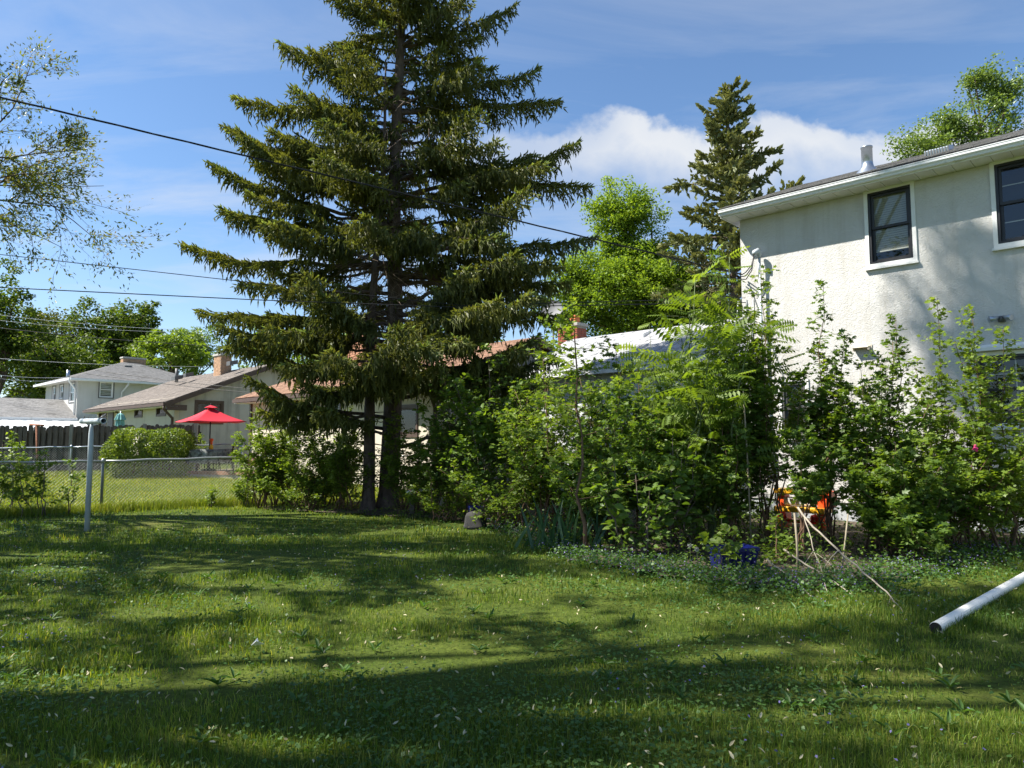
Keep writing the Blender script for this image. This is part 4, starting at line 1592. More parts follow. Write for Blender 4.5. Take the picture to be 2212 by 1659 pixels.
p_left = at_depth(0, 210, 10.0)
dirw = (p_left - Vector(MAST)).normalized()
cable('service_cable', 'thick twisted black service cable slanting down to the white house', [p_left + Vector((-5, -2.0, 0.75)), p_left, MAST], 0.011, sag=0.0, n=60, twist=True)
cable('overhead_cable', 'upper of two thin black cables passing through the spruce', [at_depth(-60, 543, 13.6), at_depth(560, 612, 14.2), at_depth(1000, 660, 14.8), FA.p(0.1, 0.03, at_depth(1560, 645, cornA.y).z)], 0.008, sag=0.0, n=20)
cable('overhead_cable', 'lower of two thin black cables passing through the spruce', [at_depth(-60, 618, 13.4), at_depth(560, 648, 14.0), at_depth(1000, 664, 14.6), FA.p(0.1, 0.03, at_depth(1560, 655, cornA.y).z)], 0.010, sag=0.0, n=20)
far_w = [('highest of the thin pale cables in front of the wooded bank', (-20, 678), (382, 712), 40, 0.012, 'cable_grey'),
         ('second pale cable from the top before the wooded bank', (-20, 690), (382, 718), 40.5, 0.010, 'cable_grey'),
         ('dark cable crossing the wooded bank above the chimney', (-20, 706), (480, 748), 38, 0.016, 'cable'),
         ('faint cable crossing the wooded bank at roof ridge height', (-20, 773), (440, 792), 44, 0.010, 'cable_grey'),
         ('pale cable running to the hip roof eave', (-20, 808), (146, 815), 46.8, 0.016, 'cable_grey'),
         ('lowest pale cable left of the hip roof eave', (-20, 815), (120, 822), 46.8, 0.012, 'cable_grey')]
for lb, a, b, Y, r, mt in far_w:
    cable('distant_cable', lb, [at_depth(*a, Y), at_depth(*b, Y + 2)], r, mt, sag=0.12)
cable('distant_cable', 'upper dark cable crossing the tan shingle roof', [at_depth(206, 800, 30), at_depth(560, 842, 28.0)], 0.012, 'cable', sag=0.05)
cable('distant_cable', 'lower dark cable crossing the tan shingle roof', [at_depth(180, 806, 30), at_depth(560, 850, 28.0)], 0.012, 'cable', sag=0.05)


# ================================================================== PATIO
def build_patio():
    z = terrain(24.3)
    a, b = ground_at(392, 24.0), ground_at(470, 23.7)
    slab = MB()
    p = ground_at(385, 24.2)
    q = ground_at(560, 23.2)
    d = (q - p)
    d.z = 0
    L = d.length
    d.normalize()
    nb = Vector((-d.y, d.x, 0))
    root = empty('patio_slab', p, 'raised stone patio with brick edging under the red umbrella', 'patio')
    zb = 0.62
    MB().obox(Vector((p.x, p.y, 0.2)), d * L, nb * 2.6, UPV * (zb - 0.2)).build('slab', 'paver', root)
    x = 0.02
    while x < L - 0.2:
        MB().obox(Vector((p.x, p.y, zb - 0.10)) + d * x - nb * 0.02, d * 0.26, nb * 0.18, UPV * (0.105 + random.uniform(0, 0.012))).build('edging_stone', 'edging_brick', root)
        x += 0.275
    # table
    c = at_depth(452, 985, 24.6)
    ct = Vector((c.x, c.y, zb))
    t = empty('patio_table', ct, 'round patio table with dark patterned cloth under the umbrella', 'table')
    MB().lathe(ct + UPV * 0.70, [(0.0, 0.0), (0.72, 0.0), (0.73, 0.015), (0.72, 0.03), (0.0, 0.03)], 28).build('table_top', 'table_top', t)
    rd = random.Random(3)
    prof_n = 32
    vs, fs = [], []
    for zz, rr in ((0.735, 0.55), (0.735, 0.74), (0.60, 0.76), (0.30, 0.80)):
        for k in range(prof_n):
            a_ = 2 * math.pi * k / prof_n
            w = 1 + (0.05 * math.sin(a_ * 9) if zz < 0.7 else 0)
            vs.append(ct + Vector((math.cos(a_) * rr * w, math.sin(a_) * rr * w, zz + (rd.uniform(-0.06, 0.03) if zz < 0.4 else 0))))
    for i in range(3):
        for k in range(prof_n):
            fs.append((i * prof_n + k, i * prof_n + (k + 1) % prof_n, (i + 1) * prof_n + (k + 1) % prof_n, (i + 1) * prof_n + k))
    MB().add(vs, fs, True).build('cloth', 'tablecloth', t)
    for k in range(4):
        a_ = math.pi / 4 + k * math.pi / 2
        MB().tube([ct + Vector((math.cos(a_) * 0.4, math.sin(a_) * 0.4, 0)), ct + Vector((math.cos(a_) * 0.3, math.sin(a_) * 0.3, 0.7))], 0.02, 6).build('leg', 'black_metal', t)
    # umbrella
    u = empty('patio_umbrella', ct, 'open red patio umbrella over the table in the neighbouring yard', 'umbrella')
    apex = at_depth(446, 879, c.y)
    rim = at_depth(446, 911, c.y).z
    MB().tube([ct, Vector((ct.x, ct.y, apex.z + 0.05))], 0.021, 10).build('pole', 'black_metal', u)
    rad = 1.32
    ang0 = R(-97)
    corners = [Vector((ct.x + rad * math.cos(ang0 + k * math.pi / 2), ct.y + rad * math.sin(ang0 + k * math.pi / 2), rim)) for k in range(4)]
    ap = Vector((ct.x, ct.y, apex.z))
    for k in range(4):
        A_, B_ = corners[k], corners[(k + 1) % 4]
        vs, fs = [], []
        nn = 8
        for i in range(nn + 1):
            for j in range(nn + 1):
                f, g = i / nn, j / nn
                e = A_.lerp(B_, g)
                P = ap.lerp(e, f)
                P.z -= 0.05 * math.sin(math.pi * f) + 0.05 * math.sin(math.pi * g) * f * 0.6
                P.z += 0.0
                vs.append(P)
        for i in range(nn):
            for j in range(nn):
                q_ = i * (nn + 1) + j
                fs.append((q_, q_ + nn + 1, q_ + nn + 2, q_ + 1))
        pn = MB().add(vs, fs, True).build('canopy_panel', 'umbrella_red', u)
        sm = pn.modifiers.new('t', 'SOLIDIFY')
        sm.thickness = 0.006
        MB().tube([ap - UPV * 0.03, ap.lerp(A_, 0.5) - UPV * 0.09, A_ - UPV * 0.02], 0.009, 6).build('rib', 'black_metal', u)
    m = MB()
    r2 = 0.24
    vt = [Vector((ct.x + r2 * math.cos(ang0 + k * math.pi / 4), ct.y + r2 * math.sin(ang0 + k * math.pi / 4), apex.z - 0.02 - (0.02 if k % 2 else 0))) for k in range(8)]
    m.add(vt + [ap + UPV * 0.07], [(k, (k + 1) % 8, 8) for k in range(8)], False)
    m.build('vent_cap', 'umbrella_red', u)
    MB().lathe(ap + UPV * 0.06, [(0.0, 0.0), (0.025, 0.01), (0.03, 0.03), (0.015, 0.055), (0.0, 0.06)], 10).build('finial', 'black_metal', u)
    MB().lathe(Vector((ct.x, ct.y, rim + 0.12)), [(0.0, 0.0), (0.035, 0.0), (0.035, 0.09), (0.0, 0.09)], 10).build('hub', 'white_metal', u)
    MB().lathe(ct, [(0.0, 0.0), (0.24, 0.0), (0.24, 0.05), (0.05, 0.09), (0.04, 0.3), (0.0, 0.3)], 14).build('base', 'black_metal', u)
    # torch bottle
    bt = empty('table_torch', at_depth(456, 982, c.y - 0.2), 'small orange topped torch bottle on the patio table', 'torch')
    bp = Vector((at_depth(456, 980, c.y - 0.2).x, c.y - 0.2, zb + 0.735))
    bt.location = bp
    MB().lathe(bp, [(0.0, 0.0), (0.06, 0.0), (0.06, 0.12), (0.035, 0.15), (0.035, 0.17), (0.0, 0.17)], 12).build('bottle', 'yellow_plastic', bt)
    MB().lathe(bp + UPV * 0.17, [(0.03, 0.0), (0.05, 0.04), (0.03, 0.08), (0.065, 0.12), (0.065, 0.17), (0.03, 0.2), (0.0, 0.2)], 12).build('cap', 'orange_plastic', bt)

    def chair(px, py, Y, rot, label, white=False, cush=True):
        g = at_depth(px, py, Y)
        b_ = Vector((g.x, g.y, zb))
        ch = empty('patio_chair', b_, label, 'chair', 'metal patio chairs round the table')
        ax_, ay_ = Vector((math.cos(rot), math.sin(rot), 0)), Vector((-math.sin(rot), math.cos(rot), 0))
        mt = 'white_metal' if white else 'black_metal'
        for sx in (-1, 1):
            for sy in (-1, 1):
                base = b_ + ax_ * 0.26 * sx + ay_ * 0.24 * sy
                MB().tube([base, base - ax_ * 0.03 * sx + UPV * 0.42], 0.013, 6).build('leg', mt, ch)
        MB().obox(b_ - ax_ * 0.25 - ay_ * 0.25 + UPV * 0.41, ax_ * 0.5, ay_ * 0.5, UPV * 0.02).build('seat', mt, ch)
        arc = [b_ + ax_ * 0.25 * math.cos(t_) + ay_ * 0.25 + UPV * (0.43 + 0.47 * math.sin(t_)) for t_ in np.linspace(0, math.pi, 13)]
        MB().tube(arc, 0.014, 6).build('back_frame', mt, ch)
        for k in range(-3, 4):
            x_ = 0.07 * k
            h_ = 0.47 * math.sqrt(max(0.02, 1 - (x_ / 0.25) ** 2))
            MB().tube([b_ + ax_ * x_ + ay_ * 0.25 + UPV * 0.43, b_ + ax_ * x_ + ay_ * 0.25 + UPV * (0.43 + h_)], 0.006, 5).build('back_bar', mt, ch)
        if cush:
            MB().obox(b_ - ax_ * 0.23 - ay_ * 0.23 + UPV * 0.432, ax_ * 0.46, ay_ * 0.46, UPV * 0.06).build('cushion', 'cushion', ch, 0.02)
    chair(424, 1000, 24.2, R(70), 'dark metal patio chair with pink cushion left of the table')
    chair(486, 1000, 24.1, R(-60), 'dark metal patio chair with pink cushion right of the table')
    chair(514, 1000, 24.6, R(-20), 'white wire patio chair with rounded back by the gate', True)
    # fire bowl with flowers
    g = at_depth(551, 1003, 23.9)
    fb = empty('fire_bowl', (g.x, g.y, zb), 'rust brown fire bowl holding a magenta flower pot', 'fire bowl')
    cpt = Vector((g.x, g.y, zb))
    MB().lathe(cpt + UPV * 0.18, [(0.05, 0.0), (0.22, 0.04), (0.33, 0.13), (0.36, 0.16), (0.36, 0.18), (0.31, 0.16), (0.2, 0.08), (0.0, 0.05)], 20).build('bowl', 'rust', fb)
    for k in range(3):
        a_ = k * 2.1 + 0.4
        MB().tube([cpt + Vector((0.28 * math.cos(a_), 0.28 * math.sin(a_), 0)), cpt + Vector((0.18 * math.cos(a_), 0.18 * math.sin(a_), 0.24))], 0.015, 6).build('leg', 'rust', fb)
    fl = empty('flower_pot', cpt + UPV * 0.25, 'small pot of magenta flowers in the fire bowl', 'flowers')
    MB().lathe(cpt + UPV * 0.25, [(0.0, 0.0), (0.09, 0.0), (0.12, 0.12), (0.0, 0.12)], 12).build('pot', 'rust', fl)
    n = 160
    C = np.array([cpt.x, cpt.y, zb + 0.42]) + rng.normal(0, 1, (n, 3)) * np.array([0.10, 0.10, 0.05])
    leaf_cloud('blossom', C, 0.05, 0.05, 'magenta', fl, T_SIMPLE)
    # folded teal umbrella by house C
    g = at_depth(259, 925, 30.5)
    tu = empty('folded_umbrella', (g.x, g.y, 0.6), 'folded teal striped umbrella by the far house door', 'umbrella')
    b_ = Vector((g.x, g.y, 0.6))
    zt_ = at_depth(259, 892, g.y).z
    zl_ = at_depth(259, 930, g.y).z
    vs, fs = [], []
    n = 20
    for zz, rr in ((zt_, 0.02), (zt_ - 0.06, 0.11), (zt_ - 0.30, 0.20), (zt_ - 0.301, 0.13), (zl_ + 0.1, 0.17), (zl_ - 0.2, 0.10)):
        for k in range(n):
            a_ = 2 * math.pi * k / n
            r_ = rr * (1 + (0.22 if k % 2 else -0.1))
            vs.append(Vector((b_.x + r_ * math.cos(a_), b_.y + r_ * math.sin(a_), zz)))
    for i in range(5):
        for k in range(n):
            fs.append((i * n + k, i * n + (k + 1) % n, (i + 1) * n + (k + 1) % n, (i + 1) * n + k))
    MB().add(vs, fs, False).build('canopy', 'umbrella_teal', tu)
    MB().tube([b_, Vector((b_.x, b_.y, zt_ + 0.08))], 0.02, 8).build('pole', 'white_metal', tu)


# ================================================================== FOLIAGE TOOLS
T_SIMPLE = (np.array([(0, 0, 0), (0.42, 0.5, 0.06), (1, 0, -0.10), (0.42, -0.5, 0.06)]), np.array([(0, 2, 1), (0, 3, 2)]))
T_OVATE = (np.array([(0, 0, 0), (0.18, 0.36, 0.05), (0.45, 0.5, 0.07), (0.75, 0.32, 0.02), (1.0, 0, -0.14), (0.75, -0.32, 0.02), (0.45, -0.5, 0.07), (0.18, -0.36, 0.05), (0.5, 0, -0.02)]),
           np.array([(8, 1, 0), (8, 2, 1), (8, 3, 2), (8, 4, 3), (8, 5, 4), (8, 6, 5), (8, 7, 6), (8, 0, 7)]))
T_LOBED = (np.array([(0, 0, 0), (0.10, 0.38, 0.03), (0.33, 0.22, 0.0), (0.62, 0.52, 0.04), (0.62, 0.20, 0.0), (1.0, 0, -0.1), (0.62, -0.20, 0.0), (0.62, -0.52, 0.04), (0.33, -0.22, 0.0), (0.10, -0.38, 0.03), (0.4, 0, -0.02)]),
           np.array([(10, i, (i + 1) % 10)[::-1] for i in range(10)]))
_tv, _tf = [], []
for _i in range(6):
    _s = 0.16 + 0.14 * _i
    for _sg in (1, -1):
        _b = len(_tv)
        _ln = 0.5 * (1 - 0.25 * abs(_i - 2.5) / 2.5)
        _tv += [(_s, 0.01 * _sg, 0), (_s + 0.10, 0.45 * _ln * 2 * _sg * 0.5, -0.02), (_s + 0.09, 0.98 * _ln * 2 * _sg * 0.5, -0.10), (_s - 0.03, 0.45 * _ln * 2 * _sg * 0.5, -0.03)]
        _tf += [(_b, _b + 2, _b + 1), (_b, _b + 3, _b + 2)] if _sg > 0 else [(_b, _b + 1, _b + 2), (_b, _b + 2, _b + 3)]
_b = len(_tv)
_tv += [(0.95, 0, 0), (1.05, 0.1, -0.03), (1.22, 0, -0.08), (1.05, -0.1, -0.03), (0, 0.008, 0), (0, -0.008, 0), (0.96, 0.006, 0), (0.96, -0.006, 0)]
_tf += [(_b, _b + 2, _b + 1), (_b, _b + 3, _b + 2), (_b + 4, _b + 5, _b + 7), (_b + 4, _b + 7, _b + 6)]
T_PINNATE = (np.array(_tv), np.array(_tf))
T_TWIG = (np.array([(0, 0, 0), (0.3, 0.5, 0), (1, 0, 0), (0.3, -0.5, 0), (0, 0, 0), (0.3, 0, 0.5), (1, 0, 0), (0.3, 0, -0.5)]),
          np.array([(0, 2, 1), (0, 3, 2), (4, 6, 5), (4, 7, 6)]))


def unit(v):
    return v / (np.linalg.norm(v, axis=-1, keepdims=True) + 1e-9)


def leaves_mesh(name, C, A, Nn, L, W, tmpl, mat, parent, rnd=None, uplen=None):
    tv, tf = tmpl
    n, k = len(C), len(tv)
    A = unit(A)
    B = unit(np.cross(Nn, A))
    Nn = np.cross(A, B)
    L = np.broadcast_to(L, (n,)).astype(float)
    W = np.broadcast_to(W, (n,)).astype(float)
    U = L if uplen is None else np.broadcast_to(uplen, (n,)).astype(float)
    V = C[:, None, :] + A[:, None, :] * (L[:, None] * tv[None, :, 0])[..., None] + B[:, None, :] * (W[:, None] * tv[None, :, 1])[..., None] + Nn[:, None, :] * (U[:, None] * tv[None, :, 2])[..., None]
    F = (tf[None] + (np.arange(n) * k)[:, None, None]).reshape(-1, 3)
    if rnd is None:
        rnd = rng.random(n)
    o = np_mesh(name, V.reshape(-1, 3), F, mat, parent, np.repeat(rnd, len(tf)))
    o['kind'] = 'stuff'
    return o


def leaf_cloud(name, C, L, W, mat, parent, tmpl, droop=0.3, rnd=None):
    n = len(C)
    A = unit(rng.normal(0, 1, (n, 3)) * np.array([1, 1, 0.5]) - np.array([0, 0, droop]))
    Nn = unit(rng.normal(0, 0.55, (n, 3)) + np.array([0, 0, 1.0]))
    s = rng.uniform(0.7, 1.25, n)
    return leaves_mesh(name, C, A, Nn, L * s, W * s, tmpl, mat, parent, rnd)


def grow(mb, p, d, L, r, level, maxl, tips, rd, bend=0.25, ratio=0.6, nside=(3, 5), up=0.1, spread=0.9, sides=5):
    """recursive branch; records (position, direction, level) samples in tips for leaves"""
    n = max(3, int(4 + L * 1.5))
    pts, dirs = [p.copy()], [d.normalized()]
    dd = d.normalized()
    for i in range(n):
        j = Vector((rd.gauss(0, 1), rd.gauss(0, 1), rd.gauss(0, 0.7)))
        dd = (dd + j * bend / n ** 0.5 * 0.9 + UPV * up / n).normalized()
        pts.append(pts[-1] + dd * (L / n))
        dirs.append(dd.copy())
    rad = [r * (1 - 0.75 * i / n) for i in range(n + 1)]
    mb.tube(pts, rad, sides if level < 2 else 3, level == 0)
    if level >= maxl - 1:
        for i in range(1, n + 1):
            tips.append((pts[i], dirs[i], level))
            tips.append((pts[i].lerp(pts[i - 1], 0.5), dirs[i], level))
    if level < maxl:
        k = rd.randint(*nside)
        for q in range(k):
            f = rd.uniform(0.25, 0.98) if level else rd.uniform(0.3, 0.98)
            i = min(n, max(1, int(f * n)))
            t = dirs[i]
            s = t.cross(Vector((rd.gauss(0, 1), rd.gauss(0, 1), rd.gauss(0, 0.6)))).normalized()
            nd = (t + s * spread).normalized()
            grow(mb, pts[i], nd, L * ratio * rd.uniform(0.6, 1.1) * (1.15 - 0.5 * f), rad[i] * 0.6, level + 1, maxl, tips, rd, bend, ratio, nside, up, spread, sides)
    return pts


def shrub(name, label, base, H, hw, nst, leaf, ll, lw, tmpl, nleaf, stem='stem_brown', cat='shrub', seed=0, lean=None, group=None, sides=(4, 6), bare=0.22, upright=1.0, r0=0.016, reach=0.45, parts=0):
    rd = random.Random(seed)
    root = empty(name, base, label, cat, group)
    pos, drn = [], []
    for s in range(nst):
        mb = MB()
        a = rd.uniform(0, 2 * math.pi)
        rr = hw * (rd.random() ** 0.6) * 0.9
        top = Vector((rr * math.cos(a), rr * math.sin(a), H * rd.uniform(0.62, 1.0) * (1 - 0.25 * (rr / max(hw, 0.01)) ** 2)))
        if s == 0:
            top = Vector((0.15 * hw * math.cos(a), 0.15 * hw * math.sin(a), H))
        if lean:
            top += Vector(lean) * rd.uniform(0.5, 1)
        st = base + Vector((rd.uniform(-1, 1), rd.uniform(-1, 1), 0)) * min(0.25, hw * 0.25)
        n = 8
        pts = []
        wob = [Vector((rd.gauss(0, 1), rd.gauss(0, 1), 0)) * 0.035 * H for _ in range(n + 1)]
        for i in range(n + 1):
            f = i / n
            out = f ** (1.35 * upright)
            pts.append(st + Vector((top.x * out, top.y * out, top.z * f)) + wob[i] * math.sin(math.pi * min(1, f + 0.1)) * 0.7)
        rad = [r0 * rd.uniform(0.7, 1.2) * (1 - 0.78 * i / n) for i in range(n + 1)]
        mb.tube(pts, rad, 6)
        # side twigs
        nt = int(H * rd.uniform(*sides))
        for q in range(nt):
            f = bare + (1 - bare) * (q + rd.random()) / nt
            x = f * n
            i = min(n - 1, int(x))
            p = pts[i].lerp(pts[i + 1], x - i)
            az = rd.uniform(0, 2 * math.pi)
            ln = reach * (1.15 - 0.75 * f) * rd.uniform(0.5, 1.3) * (0.5 + 0.5 * H / 3)
            dr = Vector((math.cos(az), math.sin(az), rd.uniform(0.05, 0.8))).normalized()
            tp = [p]
            for k in range(4):
                dr = (dr + Vector((rd.gauss(0, .14), rd.gauss(0, .14), rd.gauss(0.0, .1)))).normalized()
                tp.append(tp[-1] + dr * ln / 4)
            mb.tube(tp, [rad[i] * 0.45, 0.004, 0.003, 0.0025, 0.0015], 3, False)
            for k in range(1, 5):
                pos.append(tp[k]); drn.append(dr)
                pos.append(tp[k].lerp(tp[k - 1], 0.5)); drn.append(dr)
        for i in range(int(bare * n) + 2, n + 1):
            pos.append(pts[i]); drn.append((pts[i] - pts[i - 1]).normalized())
        mb.build('stem', stem, root)
    P = np.array([tuple(p) for p in pos])
    Dn = np.array([tuple(p) for p in drn])
    idx = rng.integers(0, len(P), nleaf)
    C = P[idx] + rng.normal(0, 0.035, (nleaf, 3))
    az = rng.uniform(0, 2 * np.pi, nleaf)
    A = unit(np.stack([np.cos(az), np.sin(az), rng.uniform(-0.55, 0.25, nleaf)], -1) + 0.6 * Dn[idx])
    Nn = unit(rng.normal(0, 0.6, (nleaf, 3)) + np.array([-0.15, -0.1, 1.0]))
    s = rng.uniform(0.55, 1.25, nleaf)
    C[:, 2] = np.maximum(C[:, 2], base.z + 0.06)
    # leaves get lighter with height above the base
    rn = np.clip(rng.random(nleaf) * 0.75 + 0.3 * (C[:, 2] - base.z) / H - 0.05, 0, 1)
    if parts:
        big = np.argsort(-s + C[:, 1] * 0.25)[:parts]
        protos = {}
        tv, tf = tmpl
        for j in big:
            key = int(j % 6)
            if key not in protos:
                me = bpy.data.meshes.new('leaf')
                me.from_pydata([(v[0] * ll, v[1] * lw, v[2] * ll) for v in tv], [], [tuple(f) for f in tf])
                at = me.attributes.new('rnd', 'FLOAT', 'FACE')
                at.data.foreach_set('value', np.full(len(tf), 0.2 + 0.14 * key, np.float32))
                me.materials.append(MATS[leaf])
                protos[key] = me
            o = bpy.data.objects.new('leaf', protos[key])
            COL.objects.link(o)
            a_ = Vector(A[j]).normalized()
            b_ = Vector(Nn[j]).cross(a_).normalized()
            M = Matrix((a_, b_, a_.cross(b_))).transposed().to_4x4() @ Matrix.Scale(float(s[j]), 4)
            M.translation = Vector(C[j])
            o.matrix_basis = M
            adopt(o, root)
        keep = np.ones(nleaf, bool)
        keep[big] = False
    else:
        keep = np.ones(nleaf, bool)
    if keep.any():
        leaves_mesh('foliage', C[keep], A[keep], Nn[keep], (ll * s)[keep], (lw * s)[keep], tmpl, leaf, root, rn[keep])
    return root


def crown_points(c, rad, nclump, per, rc, seed, shell=0.45, flat=0.7):
    g = np.random.default_rng(seed)
    d = unit(g.normal(0, 1, (nclump, 3)))
    r = g.random(nclump) ** shell
    # lumpy outline
    ph = g.uniform(0, 6.28, 6)
    lump = 1 + 0.16 * np.sin(3 * np.arctan2(d[:, 1], d[:, 0]) + ph[0]) + 0.14 * np.sin(5 * d[:, 2] + ph[1]) + 0.10 * np.sin(7 * d[:, 0] + ph[2])
    cc = np.asarray(c) + d * (r * lump)[:, None] * np.asarray(rad)
    rcs = rc * g.uniform(0.6, 1.35, nclump)
    C = np.repeat(cc, per, 0) + unit(g.normal(0, 1, (nclump * per, 3))) * (g.random(nclump * per) ** 0.4 * np.repeat(rcs, per))[:, None] * np.array([1, 1, flat])
    return cc, C


def broad_tree(name, label, base, H, crown_c, crown_r, ncl, per, rc, ll, lw, leaf, bark='bark_brown', tr=0.25, seed=1, group=None, limbs=16, cat='tree', tmpl=None, shell=0.45, extra=()):
    root = empty(name, base, label, cat, group)
    rd = random.Random(seed)
    cc, C = crown_points(crown_c, crown_r, ncl, per, rc, seed, shell)
    for q, (c2, r2, n2) in enumerate(extra):
        cx, Cx = crown_points(c2, r2, n2, per, rc, seed + 50 + q, shell)
        cc = np.concatenate([cc, cx])
        C = np.concatenate([C, Cx])
    mb = MB()
    ctr = Vector(crown_c)
    top = ctr + UPV * crown_r[2] * 0.55
    pts = [base - UPV * 0.2]
    for i in range(1, 9):
        f = i / 8
        pts.append(base.lerp(top, f) + Vector((rd.gauss(0, 1), rd.gauss(0, 1), 0)) * 0.02 * H)
    mb.tube(pts, [tr * (1.25 if i == 0 else 1 - 0.85 * i / 8) for i in range(9)], 8)
    mb.build('trunk', bark, root)
    mb = MB()
    for j in rd.sample(range(len(cc)), min(limbs, len(cc))):
        t = Vector(cc[j])
        f = min(0.95, max(0.15, ((t.z - base.z) / max(0.1, top.z - base.z)) * 0.75))
        s = base.lerp(top, f)
        md = s.lerp(t, 0.5) + Vector((rd.gauss(0, .3), rd.gauss(0, .3), 0.3))
        mb.tube([s, s.lerp(md, 0.5), md, md.lerp(t, 0.5), t], [tr * 0.38, tr * 0.3, tr * 0.2, tr * 0.13, tr * 0.05], 5, False)
    mb.build('limbs', bark, root)
    out = (C - np.asarray(crown_c)) / np.asarray(crown_r)
    rnd = np.clip(rng.random(len(C)) * 0.8 + 0.15 * np.repeat(rng.random(len(cc)), per) + 0.05, 0, 1)
    leaf_cloud('crown', C, ll, lw, leaf, root, tmpl or T_SIMPLE, 0.35, rnd)
    return root


